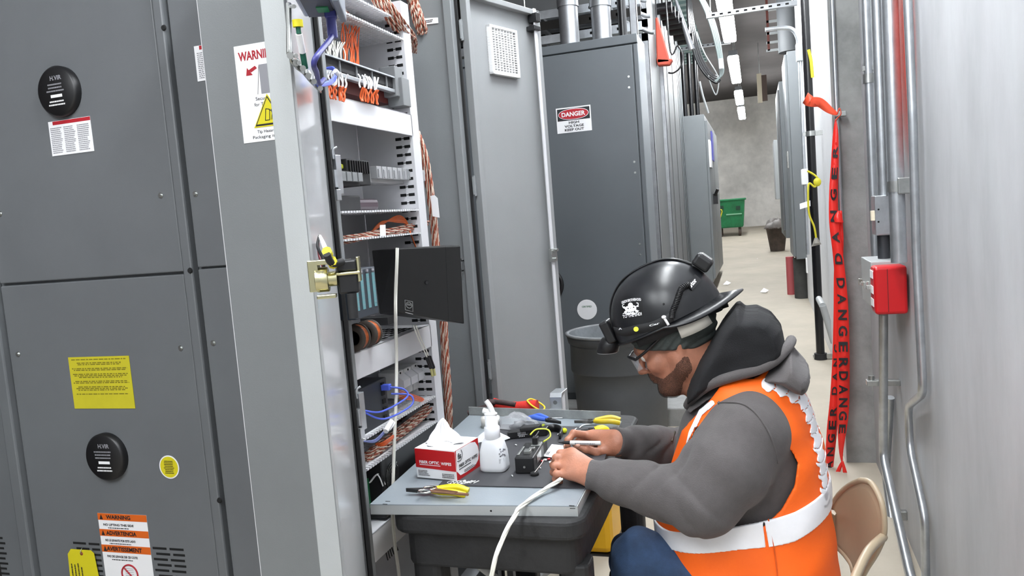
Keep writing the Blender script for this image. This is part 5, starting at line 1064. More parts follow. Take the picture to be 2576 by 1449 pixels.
# slim conduit on the pier side with the tape
mb=MB(); a_=P(2104,-60,'Y',4.42); X=P(2108,290,'Y',4.36).x-.004; single('pier_conduit',MB().cyl((X,4.38,P(2110,560,'Y',4.38).z),(X,4.38,ZC),.011,n=14),GALV,'slim conduit on the corner of the rough pier, the red tape tied to it','conduit')
p=P(2110,288,'Y',4.36); single('pipe_strap',MB().box(p.x-.02,p.x+.035,4.34,4.37,p.z-.012,p.z+.014),ZINC,'small clamp at the knot of the red tape','clamp',bevel=.004)
# danger tape
TR=mat('red_tape',(232,44,36),.38,0,.04,6,.3,30); TF=mat('orange_red_tape',(240,90,60),.3,bump=.5,bs=40)
tpY=4.27
tp_=thing('danger_tape','red DANGER barrier tape knotted on the pier and hanging to the floor','barrier tape',P(2090,1250,'Y',tpY))
TQ=lambda x,y,dy=0:P(x,y,'Y',tpY+dy)
def strip(nm,rows,m,dy=0,par=tp_):
    """rows: (xl,xr,y) edges of the hanging tape"""
    mb=MB(); L=spl([TQ(a,y,dy+d) for a,b,y,d in rows],5); R_=spl([TQ(b,y,dy+d2) for (a,b,y,d),d2 in zip(rows,[-r[3] for r in rows])],5); n=len(L)
    th=V(0,.0015,0); vs=[]
    for l,r_ in zip(L,R_): vs+=[l,r_,r_+th,l+th]
    mb.add(vs,[(i*4+j,i*4+(j+1)%4,i*4+4+(j+1)%4,i*4+4+j) for i in range(n-1) for j in range(4)]+[(3,2,1,0),(n*4-4,n*4-3,n*4-2,n*4-1)],True); return part(nm,mb,m,par),L,R_
s1_,L1,R1_=strip('front_strip',[(2101,2104,300,0),(2095,2109,340,.01),(2090,2110,420,.0),(2086,2108,480,-.01),(2086,2110,560,0),(2096,2122,650,.01),(2103,2133,760,.01),(2105,2137,880,0),(2106,2137,980,-.01),(2106,2134,1050,.01),(2110,2122,1130,.01),(2117,2120,1165,0)],TR)
s2_,L2,R2_=strip('rear_strip',[(2112,2118,530,0),(2105,2122,600,.01),(2098,2120,680,0),(2097,2118,780,0),(2094,2112,900,.0),(2088,2108,1000,0),(2080,2106,1080,-.01),(2076,2098,1160,-.01),(2072,2090,1240,0)],TR,dy=.05)
mb=MB(); k_=TQ(2106,288); mb.ribbon([TQ(2026,246),TQ(2040,256,-.02),TQ(2062,258,0),TQ(2086,276,0),k_],[V(0,0,1),V(0,.3,1),V(0,-.3,1),V(.3,.2,1),V(0,.5,.5)],lambda t:.045*(1-t)**.5+.014,.002,6); mb.ribbon([k_,TQ(2112,272),TQ(2116,286),TQ(2108,296),TQ(2102,304)],V(.3,1,0),.02,.002,4); part('knotted_flag',mb,TF,tp_)
strip('loose_tail',[(2117,2121,1160,0),(2108,2118,1175,0),(2090,2104,1215,0),(2080,2094,1256,0)],TR,dy=-.01); strip('loose_tail',[(2117,2122,1160,0),(2120,2130,1185,0),(2128,2142,1225,0)],TR,dy=-.02)
strip('cross_tail',[(2108,2112,530,0),(2098,2118,545,0),(2100,2122,560,0)],TR,dy=-.01)
def tapetext(L,R_,items,par,dy=-.002,w=.72):
    mb=MB(); Lz=[l.z for l in L]
    for ch,y,sgn,hh in items:
        z=TQ(2110,y).z; i=next((k for k in range(len(L)-1) if L[k].z>=z>=L[k+1].z),0); f_=(L[i].z-z)/max(1e-6,L[i].z-L[i+1].z); l=L[i].lerp(L[i+1],f_); r_=R_[i].lerp(R_[i+1],f_); c=(l+r_)/2; a_=(r_-l)
        down=(L[i+1]+R_[i+1]-L[i]-R_[i]).normalized(); h=hh*FS
        xd=down if sgn>0 else -down; yd=a_.normalized()*(1 if sgn>0 else -1); W_=a_.length*w
        o=c-xd*h/2-yd*W_/2+V(0,dy-.004,0); text(mb,ch,o,xd,yd,h,W_,0)
    part('lettering',mb,INK,par)
FS=4.3/1950
IT=[(c,380+54*i,-1,26) for i,c in enumerate('REGNAD')]
it2=[(c,712+40*i,1,24) for i,c in enumerate('DANGER')]+[(c,944+34*i,1,22) for i,c in enumerate('DANGE')]
tapetext(L1,R1_,IT+it2,s1_)
tapetext(L2,R2_,[(c,y,-1,22) for c,y in zip('REGNAD',(1040,1074,1108,1142,1176,1210))]+[(c,y,-1,20) for c,y in zip('GNAD',(880,916,952,988))],s2_)

# ================= CEILING SERVICES =================
dk=MB(); pA=P(1340,40,'Z',3.9)
for k in range(26): dk.box(XL+.002,-.75,8+.3*k,8.14+.3*k,4.2,ZC-.001)
single('metal_deck',dk,mat('green_grey_deck',(112,132,130),.4,.4),'ribbed green-grey metal deck under the slab above the DANGER sign cabinet','deck')
for i,(x,y) in enumerate([(1434,100),(1515,95)]):
    p=P(x,y,'Y',YD+.2); t_=thing('riser_pipe','thick galvanised vertical conduit above the DANGER sign cabinet, %s of two'%('left','right')[i],'conduit',(p.x,YD+.2,zt_),'thick risers above the danger cabinet'); zt_d=P(1480,102,'Y',YD).z
    part('tubing',MB().cyl((p.x,YD+.2,zt_d),(p.x,YD+.2,ZC),.068,n=28),GALVD,t_); z=P(x,18,'Y',YD+.2).z; part('coupling',MB().cyl((p.x,YD+.2,z),(p.x,YD+.2,z+.14),.075,n=28),GALVD,t_)
p=P(1567,80,'Y',YD+.2); single('black_riser',MB().cyl((p.x,YD+.2,zt_d),(p.x,YD+.2,ZC),.03,n=20),PVC,'slim black cable riser right of the two thick conduits','pipe')
for i,(y,lb) in enumerate([(32,'upper'),(60,'middle'),(96,'lowest')]):
    z=P(1400,y,'Y',5.8).z; t_=thing('cable_tray','galvanised ladder tray crossing above the DANGER sign cabinet, %s one'%lb,'cable tray',(-1.8,5.8,z),'cable trays above the danger cabinet'); mb=MB()
    for yy in (5.8,6.2): mb.box(-2.55,-.72,yy,yy+.01,z-.03,z+.03)
    mb2=MB()
    for k in range(9): mb2.box(-2.5+.2*k,-2.47+.2*k,5.8,6.21,z-.01,z+.01)
    part('side_rails',mb,GALV if i!=1 else BSTEEL,t_); part('rungs',mb2,GALVD,t_)
    mb=MB(); rg=random.Random(i)
    for k in range(5): mb.cyl((-2.5,5.86+.07*k,z+.03),(-.75,5.86+.07*k,z+.03),.014,n=8)
    part('cables',mb,[GREYD,GALVD,GREYL][i],t_)
for i in range(6):
    Y=5.9+.09*i; x=P(1592-6*i,100,'Y',Y).x; mb=MB(); z=2.7+.14*i
    mb.tube([V(x-.3,Y,ZC-.05),V(x-.28,Y,z+.6),V(x-.12,Y,z+.25),V(x+.1,Y,z+.1),V(x+.16,Y,z+.08)],.016,8); single('bent_conduit',mb,GALVD,'thin bent conduit sweeping down right of the slim black riser','conduit','bent conduits above the cabinets')
for i,(x,y) in enumerate([(1362,72),(1378,75),(1475,55),(1548,60)]):
    p=P(x,y,'Y',7.6); single('pale_device_box',MB().box(p.x-.05,p.x+.05,7.6,7.7,p.z-.07,p.z+.07),mat('ivory_box%d'%i,(225,224,205),.5),'small ivory box glimpsed behind the ladder trays, %s from the left'%['first','second','third','fourth'][i],'box','ivory boxes behind the trays')
for i in range(5):
    x=-2.3+.33*i; single('hanger_rod',MB().cyl((x,6.0,2.9),(x,6.0,ZC),.008,n=8),ZINC,'thin threaded rod carrying the ladder trays','rod','hanger rods of the ladder trays')
# orange sleeve
ap=P(1650,45,'Y',7.0); T7=lambda x,y:P(x,y,'Y',7.05)
mb=MB(); mb.hexa([T7(1652,160),T7(1686,156),T7(1686,156)+V(0,.06,0),T7(1652,160)+V(0,.06,0),T7(1648,45),T7(1654,42),T7(1654,42)+V(0,.04,0),T7(1648,45)+V(0,.04,0)]); mb.hexa([T7(1654,165),T7(1684,163),T7(1684,163)+V(0,.08,0),T7(1654,165)+V(0,.08,0),T7(1650,146),T7(1692,148),T7(1692,148)+V(0,.1,0),T7(1650,146)+V(0,.1,0)])
os_=thing('orange_sleeve','faded orange plastic sleeve hanging from above between the enclosures','sleeve',T7(1670,160)); part('sheet',mb,mat('orange_sheet',(150,54,34),.6),os_,.01); q=T7(1651,44)+V(0,.02,0); part('cord',MB().cyl(q,(q.x,q.y,ZC),.006,n=8),BLACKM,os_)
# coil of cables
T9=lambda x,y,Y=8.4:P(x,y,'Y',Y)
mb=MB()
for k in range(4): mb.tube([T9(1728+2*k,-30,8.4+.03*k),T9(1732+4*k,60,8.4+.03*k),T9(1748+5*k,140,8.4+.03*k),T9(1772+6*k,185,8.4+.03*k),T9(1800+4*k,208-5*k,8.4+.03*k),T9(1812,200-10*k,8.4+.03*k)],.013,8)
cc=thing('cable_coil','big hanging coil of black and grey cables left of the nearest lamp','cable coil',T9(1780,220)); part('black_loops',mb,PVC,cc)
mb=MB()
for k in range(4): mb.tube([T9(1745+3*k,-30),T9(1775+4*k,30),T9(1795+4*k,90),T9(1808+3*k,150),T9(1812+2*k,185),T9(1806-3*k,206)],.010,8)
part('grey_loops',mb,mat('grey_green_cable',(130,142,140),.3),cc)
mb=MB(); mb.tube([T9(1752,80),T9(1770,130),T9(1800,180),T9(1808,200)],.008,6); mb.tube([T9(1782,190),T9(1788,212),T9(1800,238),T9(1806,225),T9(1808,205)],.007,6); mb.tube([T9(1760,205),T9(1768,240),T9(1782,285)],.012,6); part('white_leads',mb,GREYL,cc)
part('tie',MB().box(T9(1813,160).x-.02,T9(1820,160).x,8.36,8.46,T9(1815,175).z,T9(1815,148).z),OFFW,cc,.01)
mb=MB(); mb.cyl(T9(1697,-10,7.6),T9(1740,125,7.6),.012,.03,n=10); single('sloping_pipe',mb,GALVD,'bright pipe sloping down steeply left of the cable coil','pipe')
mb=MB(); rg=random.Random(2)
for k in range(7): p=P(1676+9*k,20+13*k,'Y',7.3+.1*k); mb.cyl(p+V(-.1,0,0),p+V(.05,0,0),.05+.004*(k%3),n=14)
single('black_duct_bundle',mb,PVC,'stack of black duct ends stepping down beside the sloping pipe','duct')
mb=MB(); c=P(1692,145,'Y',7.2); mb.tube([V(P(1683,108,'Y',7.2).x,7.2,ZC),P(1683,108,'Y',7.2),P(1705,115,'Y',7.2),P(1717,140,'Y',7.2),P(1712,168,'Y',7.2),P(1695,183,'Y',7.2),P(1681,183,'Y',7.2)],.008,7); single('dangling_cord',mb,PVC,'thin black cord looping beside the orange sleeve','cord')
# cross strut under ceiling
for i,(Y,xa_,ya_,xb_,yb2,lb) in enumerate([(7.7,1776,32,2006,14,'nearer, perforated strut crossing above the first lamp'),(12.6,1690,125,1838,106,'farther pale strut crossing behind the cable coil')]):
    a_=P(xa_,ya_,'Y',Y);b_=P(xb_,yb2,'Y',Y); z=(a_.z+b_.z)/2; x0=a_.x; x1=min(b_.x,XW-.001) if i==0 else b_.x; t_=thing('cross_strut','%s'%lb,'strut',(a_.x,Y,z)); part('channel',MB().box(x0,x1,Y,Y+.045,z-.022,z+.022),GALVD,t_)
    mb=MB(); 
    for k in range(10): xx=x0+.05+(x1-x0-.08)*k/10; mb.box(xx,xx+.03,Y-.001,Y+.001,z-.008,z+.008)
    part('slots',mb,DARK,t_)
    for xx in (x0+.04,x1-.04): part('hanger_rod',MB().cyl((xx,Y+.02,z),(xx,Y+.02,ZC),.006,n=8),ZINC,t_)
# red ladder tray on the right
t_=thing('red_ladder_tray','rusty red ladder tray hanging over the raised grey cabinet','cable tray',P(1945,130,'Y',11)); mb=MB(); 
for x in (1926,1954): 
    a_=P(x,-40,'Y',11);b_=P(x+6,128,'Y',11); mb.box(a_.x-.015,a_.x+.015,11,11.04,b_.z,ZC)
mb2=MB()
for y in (25,55,85,108,128): a_=P(1928,y,'Y',11); mb2.box(a_.x,a_.x+.17,11,11.03,a_.z-.015,a_.z+.015)
part('side_rails',mb,mat('rust_red',(96,44,36),.6),t_); part('rungs',mb2,GREYL,t_)
p=P(1988,60,'Y',10.0); single('dark_duct',MB().cyl((p.x,10.2,P(1985,120,'Y',9.9).z),(p.x,10.2,ZC),.14,n=24),mat('dull_duct',(70,72,74),.6),'dark round duct rising from the top of the raised grey cabinet','duct')
p=P(1912,220,'Y',15); t_=thing('hanging_board','narrow tan board hanging at the far upper right of the aisle','board',(p.x,15,p.z)); part('board',MB().box(p.x-.05,p.x+.03,15,15.05,P(1912,258,'Y',15).z,P(1910,185,'Y',15).z),mat('tan_board',(170,160,140),.6),t_); part('dark_side',MB().box(p.x+.03,p.x+.12,15,15.05,P(1912,255,'Y',15).z,P(1910,190,'Y',15).z),mat('brown_board',(60,44,36),.7),t_)
mb=MB(); mb.cyl((p.x,15.02,P(1910,185,'Y',15).z),(p.x,15.02,ZC),.006,n=6); part('wire',mb,ZINC,t_)
# ================= PERSON (sculpted from distance fields) =================
def smin(a,b,k):
    h=np.clip(.5+.5*(b-a)/k,0,1); return b+(a-b)*h-k*h*(1-h)
def smax(a,b,k): return -smin(-a,-b,k)
def A3(p): return np.array([p[0],p[1],p[2]],dtype=np.float32)
class Prim:
    def __init__(s,fn,c,r,k): s.fn=fn;s.c=A3(c);s.r=r;s.k=k
def seg(a,b,ra,rb,k=.01):
    a,b=A3(a),A3(b); ab=b-a; L=float(ab@ab)+1e-9
    def fn(p):
        h=np.clip(((p-a)@ab)/L,0,1); return np.linalg.norm(p-a-h[:,None]*ab,axis=1)-(ra+(rb-ra)*h)
    return Prim(fn,(a+b)/2,float(np.sqrt(L))/2+max(ra,rb),k)
def ellp(c,r,Rm=None,k=.01):
    c=A3(c); r=np.array(r,dtype=np.float32); Rm=np.eye(3) if Rm is None else np.array(Rm)
    def fn(p):
        q=(p-c)@Rm; k0=np.linalg.norm(q/r,axis=1); k1=np.linalg.norm(q/(r*r),axis=1)+1e-9; return k0*(k0-1)/k1
    return Prim(fn,c,float(r.max()),k)
def union(prims):
    def fn(p,c=None,R=0):
        d=np.full(len(p),.6,dtype=np.float32)
        for q in prims:
            if c is not None and np.linalg.norm(q.c-c)>q.r+R+.05: continue
            d=smin(d,q.fn(p),q.k)
        return d
    return fn
def polymesh(fn,lo,hi,h,safe=1.0,cull=True):
    lo=np.array(lo,dtype=np.float64); B=12; n=np.ceil((np.array(hi)-lo)/h/B).astype(int); N=n*B+1
    D=np.ones(N,dtype=np.float32)
    bi=np.array(np.meshgrid(*[np.arange(k) for k in n],indexing='ij')).reshape(3,-1).T
    cen=lo+(bi*B+B/2)*h; dc=fn(cen.astype(np.float32)); rad=B*h*.87*safe+.004
    g=np.array(np.meshgrid(*[np.arange(B+1)]*3,indexing='ij')).reshape(3,-1).T*h
    for b,c,d in zip(bi,cen,dc):
        sl=tuple(slice(b[i]*B,b[i]*B+B+1) for i in range(3))
        if abs(d)<rad:
            p=(lo+b*B*h+g).astype(np.float32)
            D[sl]=(fn(p,c,B*h) if cull else fn(p)).reshape((B+1,)*3)
        elif d<0:
            s_=D[sl]; s_[1:-1,1:-1,1:-1]=-1; 
            for ax in range(3):
                pass
            s_[s_==1]=-1
    S_=D<0
    cnt=np.zeros(np.array(N)-1,dtype=np.int8)
    for i in (0,1):
        for j in (0,1):
            for k in (0,1): cnt+=S_[i:N[0]-1+i,j:N[1]-1+j,k:N[2]-1+k]
    cells=np.argwhere((cnt>0)&(cnt<8)); M=len(cells); acc=np.zeros((M,3)); num=np.zeros(M)
    cor=[(0,0,0),(1,0,0),(0,1,0),(1,1,0),(0,0,1),(1,0,1),(0,1,1),(1,1,1)]
    val=[D[cells[:,0]+a,cells[:,1]+b,cells[:,2]+c] for a,b,c in cor]
    for a in range(8):
        for b in range(a+1,8):
            da=np.array(cor[a]);db=np.array(cor[b])
            if abs(da-db).sum()!=1: continue
            va,vb=val[a],val[b]; m=(va<0)!=(vb<0); t=np.where(m,va/(va-vb+1e-12),0)
            acc+=np.where(m[:,None],da+(db-da)*t[:,None],0); num+=m
    verts=lo+(cells+acc/num[:,None])*h
    C=cnt.shape; key=(cells[:,0]*C[1]+cells[:,1])*C[2]+cells[:,2]
    order=np.argsort(key); sk=key[order]
    def idx(c):
        k=(c[:,0]*C[1]+c[:,1])*C[2]+c[:,2]; q=np.searchsorted(sk,k); q=np.clip(q,0,len(sk)-1); ok=(sk[q]==k); return order[q],ok
    faces=[]
    for ax in range(3):
        sh=[0,0,0]; sh[ax]=1
        A=S_[:N[0]-sh[0],:N[1]-sh[1],:N[2]-sh[2]]; Bb=S_[sh[0]:,sh[1]:,sh[2]:]
        e=np.argwhere(A!=Bb); 
        u=[0,0,0];v=[0,0,0]; u[(ax+1)%3]=1; v[(ax+2)%3]=1; u=np.array(u);v=np.array(v)
        ok=(e[:,(ax+1)%3]>0)&(e[:,(ax+2)%3]>0); e=e[ok]
        lim=(e[:,(ax+1)%3]<C[(ax+1)%3])&(e[:,(ax+2)%3]<C[(ax+2)%3]); e=e[lim]
        q=[idx(e),idx(e-u),idx(e-u-v),idx(e-v)]; ok=q[0][1]&q[1][1]&q[2][1]&q[3][1]
        f=np.stack([x[0] for x in q],1)[ok]; ins=A[tuple(e[ok].T)]
        f[~ins]=f[~ins][:,::-1]; faces.append(f)
    return verts,np.concatenate(faces)
def sdfobj(name,fn,lo,hi,h,m,parent,label=None,cull=True,safe=1.0,smooth_it=0,matfn=None,keep=None):
    vs,fs=polymesh(fn,lo,hi,h,safe,cull)
    me=bpy.data.meshes.new(name); o0=np.array(origin(parent)) if parent is not None else np.zeros(3)
    vs=vs-o0
    me.vertices.add(len(vs)); me.vertices.foreach_set('co',vs.astype(np.float32).ravel())
    me.loops.add(len(fs)*4); me.loops.foreach_set('vertex_index',fs.astype(np.int32).ravel())
    me.polygons.add(len(fs)); me.polygons.foreach_set('loop_start',np.arange(len(fs),dtype=np.int32)*4)
    me.polygons.foreach_set('use_smooth',np.ones(len(fs),dtype=bool))
    for q in (m if isinstance(m,list) else [m]): me.materials.append(q)
    if matfn is not None:
        cen=vs[fs].mean(1)+o0; me.polygons.foreach_set('material_index',matfn(cen).astype(np.int32))
    me.update(calc_edges=True); me.validate()
    o=bpy.data.objects.new(name,me); S.collection.objects.link(o)
    if parent is not None: o.parent=parent
    ORG[o.name]=Vector(o0)
    if smooth_it: s_=o.modifiers.new('s','SMOOTH'); s_.factor=.5; s_.iterations=smooth_it
    if label:o['label']=label
    return o
YC=2.0
def Q(x,y,Y=YC): return P(x,y,'Y',Y)
SKIN=bpy.data.materials.new('skin')
SKIN=mat('skin',(172,116,92),.48,0,.12,35,.15,260); SKIN.node_tree.nodes['Principled BSDF'].inputs['Subsurface Weight'].default_value=.08; SKIN.node_tree.nodes['Principled BSDF'].inputs['Subsurface Radius'].default_value=(.01,.004,.002)
HOOD=mat('grey_fleece',(84,80,80),.9,0,.08,30,.35,420,sheen=.1); HOODB=mat('black_fleece',(17,17,20),.9,0,.2,20,.3,380); ORV=mat('orange_mesh_fabric',(255,104,10),.6,0,.03,8,.25,900)
SILV=mat('reflective_tape',(244,244,248),.35,0,.04,10); JEAN=mat('denim',(44,66,96),.85,0,.3,14,.4,420); BEAN=mat('dark_green_grey_knit',(66,72,70),.9,0,.2,30,.3,500)  # reflective tape: near-white base colour stands in for blown-out glare
BEARD=mat('beard_hair',(60,47,40),.95,0,.5,220,.9,500)
nt=BEARD.node_tree; b_=nt.nodes['Principled BSDF']; nn_=[q for q in nt.nodes if q.type=='TEX_NOISE'][0]; gg=nt.nodes.new('ShaderNodeMapRange'); gg.inputs[1].default_value=.32; gg.inputs[2].default_value=.68; gg.inputs[3].default_value=.15; gg.inputs[4].default_value=.9; n3=nt.nodes.new('ShaderNodeTexNoise'); n3.inputs['Scale'].default_value=700; n3.inputs['Detail'].default_value=3; nt.links.new(nn_.inputs['Vector'].links[0].from_socket,n3.inputs['Vector']); nt.links.new(n3.outputs[0],gg.inputs[0]); nt.links.new(gg.outputs[0],b_.inputs['Alpha'])
HELM=mat('black_hard_hat',(26,27,30),.33,0,.35,7,.06,60)

# head frame
hf=V(-math.cos(math.radians(24)),0,-math.sin(math.radians(24))); hu=V(-math.sin(math.radians(24)),0,math.cos(math.radians(24))); hs=V(0,1,0)   # forward, up, side
HO=Q(1700,862)
def H(f,s,u): return HO+hf*f+hs*s+hu*u
RH=np.array([[hf.x,hs.x,hu.x],[hf.y,hs.y,hu.y],[hf.z,hs.z,hu.z]])
def RHd(deg):   # head frame pitched
    a=math.radians(deg); f2=hf*math.cos(a)-hu*math.sin(a); u2=hf*math.sin(a)+hu*math.cos(a)
    return np.array([[f2.x,0,u2.x],[f2.y,1,u2.y],[f2.z,0,u2.z]])
body=[]
# cranium, jaw, face
body+=[ellp(H(-.012,0,.04),(.098,.076,.082),RH,.02), ellp(H(.045,0,-.035),(.046,.052,.062),RH,.03), ellp(H(.052,0,-.088),(.036,.036,.026),RH,.025),
  seg(H(-.005,-.052,-.055),H(.058,-.024,-.098),.02,.018,.03), seg(H(-.005,.052,-.055),H(.058,.024,-.098),.02,.018,.03),
  seg(H(.0,-.054,-.03),H(.0,-.052,-.056),.022,.022,.03), seg(H(.0,.054,-.03),H(.0,.052,-.056),.022,.022,.03),
  ellp(H(.078,0,-.098),(.018,.022,.016),RH,.014),                                  # chin
  seg(H(.082,-.04,.024),H(.092,0,.022),.011,.013,.014), seg(H(.082,.04,.024),H(.092,0,.022),.011,.013,.014),   # brow
  ellp(H(.062,-.044,-.022),(.024,.018,.02),RH,.02), ellp(H(.062,.044,-.022),(.024,.018,.02),RH,.02),        # cheek bones
  seg(H(.092,0,.010),H(.112,0,-.026),.0075,.0095,.009), ellp(H(.112,0,-.030),(.012,.0105,.0095),RH,.006), ellp(H(.103,-.011,-.033),(.009,.0065,.0065),RH,.005), ellp(H(.103,.011,-.033),(.009,.0065,.0065),RH,.005),  # nose
  ellp(H(.088,0,-.050),(.014,.024,.010),RH,.010), ellp(H(.0935,0,-.0585),(.0085,.022,.0042),RH,.005), ellp(H(.091,0,-.0675),(.0085,.02,.0048),RH,.005),  # lips
  ellp(H(.079,-.031,.004),(.0125,.0125,.0125),RH,.004), ellp(H(.079,.031,.004),(.0125,.0125,.0125),RH,.004),   # eyes under lids
  seg(H(-.018,-.074,.012),H(-.012,-.070,-.022),.011,.007,.006), seg(H(-.018,.074,.012),H(-.012,.070,-.022),.011,.007,.006),  # ears
]
# neck, trunk, arms, legs
SHn=Q(1880,1092,1.835); SHf=Q(1850,1060,2.17); ELn=Q(1772,1262,1.75); ELf=Q(1745,1140,2.28)
WRn=Q(1498,1196,1.75); WRf=Q(1556,1112,2.03)
NB_=Q(1820,985); CH=Q(1880,1130); WA=Q(1880,1320); PE=Q(1885,1475)
body+=[seg(H(-.03,0,-.03),NB_,.055,.06,.03), seg(NB_,CH,.08,.11,.05), seg(CH,WA,.12,.12,.05), seg(WA,PE,.12,.13,.05),
  seg(Q(1850,1050,1.9),Q(1850,1050,2.12),.07,.07,.05), seg(SHn,ELn,.052,.042,.02), seg(ELn,WRn,.042,.0265,.01), seg(SHf,ELf,.052,.042,.02), seg(ELf,WRf,.042,.0265,.01)]
HPn=Q(1880,1490,1.90); HPf=Q(1880,1490,2.12); KNn=Q(1614,1412,1.86); KNf=Q(1600,1405,2.16); ANn=V(KNn.x+.09,1.84,.10); ANf=V(KNf.x+.08,2.2,.10)
body+=[seg(HPn,KNn,.075,.052,.03), seg(KNn,ANn,.05,.036,.02), seg(HPf,KNf,.075,.052,.03), seg(KNf,ANf,.05,.036,.02), seg(ANn,ANn+V(-.14,0,-.05),.035,.03,.02), seg(ANf,ANf+V(-.14,0,-.05),.035,.03,.02)]
# ---- near (left) hand: back of the hand up, fingers folded down over the cable
def QH(x,y,Y): return P(x,y,'Y',Y)
def hand(wr,pts_palm,fingers,thumb):
    out=[]
    for a,b,ra,rb,k in pts_palm: out.append(seg(a,b,ra,rb,k))
    for ch,r in fingers+[thumb]:
        for i in range(len(ch)-1): out.append(seg(ch[i],ch[i+1],r*(1-.07*i),r*(1-.07*(i+1)),.0035 if i else .007))
        for p in ch[1:-1]: out.append(ellp(p,(r*1.04,)*3,None,.003))
    return out
Mn=[QH(1437,1135,1.80),QH(1425,1150,1.78),QH(1420,1171,1.76),QH(1424,1193,1.742)]   # knuckles index..little
fing=[([Mn[0],QH(1409,1141,1.795),QH(1402,1160,1.805),QH(1412,1176,1.815)],.0098),
      ([Mn[1],QH(1399,1152,1.772),QH(1393,1170,1.785),QH(1404,1184,1.80)],.0102),
      ([Mn[2],QH(1396,1172,1.752),QH(1393,1188,1.765),QH(1404,1200,1.782)],.0098),
      ([Mn[3],QH(1400,1192,1.735),QH(1398,1205,1.745),QH(1410,1212,1.76)],.0088)]
thm=([QH(1470,1165,1.80),QH(1448,1170,1.825),QH(1425,1175,1.832),QH(1408,1182,1.828)],.0112)
body+=hand(WRn,[(WRn,Mn[0].lerp(WRn,.1),.023,.0135,.02),(WRn,Mn[1].lerp(WRn,.08),.024,.0145,.018),(WRn,Mn[2].lerp(WRn,.08),.024,.0145,.018),(WRn,Mn[3].lerp(WRn,.1),.022,.0135,.018),(QH(1475,1180,1.77),QH(1445,1160,1.775),.02,.017,.015),(QH(1480,1180,1.79),QH(1450,1172,1.815),.016,.013,.012)],fing,thm)
# ---- far (right) hand: palm side seen, index finger arched over the marker
Mf=[QH(1482,1094,2.045),QH(1492,1098,2.06),QH(1500,1106,2.07),QH(1508,1114,2.075)]
fing2=[([Mf[0],QH(1443,1090,2.02),QH(1429,1108,2.00),QH(1428,1122,1.99)],.0105),
       ([Mf[1],QH(1462,1100,2.045),QH(1448,1116,2.03),QH(1452,1128,2.015)],.0102),
       ([Mf[2],QH(1476,1112,2.055),QH(1466,1128,2.04),QH(1474,1138,2.02)],.0098),
       ([Mf[3],QH(1490,1120,2.06),QH(1482,1136,2.045),QH(1492,1143,2.025)],.0088)]
thm2=([QH(1532,1132,2.01),QH(1502,1138,1.985),QH(1474,1130,1.975),QH(1452,1121,1.975)],.0118)
body+=hand(WRf,[(WRf,Mf[0].lerp(WRf,.1),.026,.015,.02),(WRf,Mf[1].lerp(WRf,.08),.026,.016,.02),(WRf,Mf[2].lerp(WRf,.08),.026,.016,.02),(WRf,Mf[3].lerp(WRf,.1),.024,.015,.02),(QH(1545,1122,2.02),QH(1520,1130,2.01),.024,.019,.015)],fing2,thm2)
person=thing('person','seated man bent over the table in grey hoodie, orange safety vest and black hard hat','person',(Q(1870,1400).x,YC,0))
bf_=union(body)
HOa=A3(HO)
def skinfn(p,c=None,R=0):
    d=bf_(p,c,R)
    # eye sockets and mouth line, in the head frame
    for s_ in (-1,1): d=smax(d,-(np.linalg.norm((p-A3(H(.104,.031*s_,.004)))/np.array([1,1.3,1]),axis=1)-.013),.01)
    return d
bodyo=sdfobj('body',skinfn,(-.62,1.62,0.0),(.25,2.42,1.5),.003,SKIN,person,smooth_it=2)
# eyes
for s_ in (-1,1):
    part('eye',MB().ell(H(.082,.031*s_,.003),(.0115,)*3),mat('eye_white',(225,220,215),.2),bodyo)
# fingernails
for ch in (fing[3],fing[2]): pass
q=fing2[0][0]; d_=(q[3]-q[2]).normalized(); part('fingernail',MB().ell(q[3]+V(-.008,-.004,0),(.003,.005,.006)),mat('nail',(214,165,145),.3),bodyo)
q=thm2[0]; part('fingernail',MB().ell(q[3]+V(.004,-.0085,.003),(.007,.003,.005)),mat('nail_b',(214,165,145),.3),bodyo)
# beard as a shell over the jaw
def head_local(p):
    q=p-HOa; return q@np.array(RH)
bj=union([q for q in body[:19]])
def noise3(p,s):
    return (np.sin(p[:,0]*s+1.3*np.sin(p[:,1]*s*.9+1))*np.sin(p[:,1]*s*1.1+1.7*np.sin(p[:,2]*s*.8))*np.sin(p[:,2]*s*1.05+1.1*np.sin(p[:,0]*s)))
def beardfn(p,c=None,R=0):
    d=bj(p,c,R)-.0012-.0012*noise3(p,900)-.002*np.clip((-.08-head_local(p)[:,2])/.03,0,1); L=head_local(p); f,s_,u=L[:,0],L[:,1],L[:,2]
    # below a line from the sideburn to the moustache
    line=u-(np.interp(f,[-.02,.0,.03,.06,.078,.09,.12],[-.026,-.034,-.052,-.062,-.054,-.040,-.040])+.003*noise3(p,260))
    d=smax(d,line,.004)
    lips=np.maximum(np.maximum(abs(u+.063)-.0065,abs(s_)-.02),.075-f); d=d
    return d
sdfobj('beard',beardfn,tuple(A3(HO)-.16),tuple(A3(HO)+.16),.0028,BEARD,bodyo,cull=True)

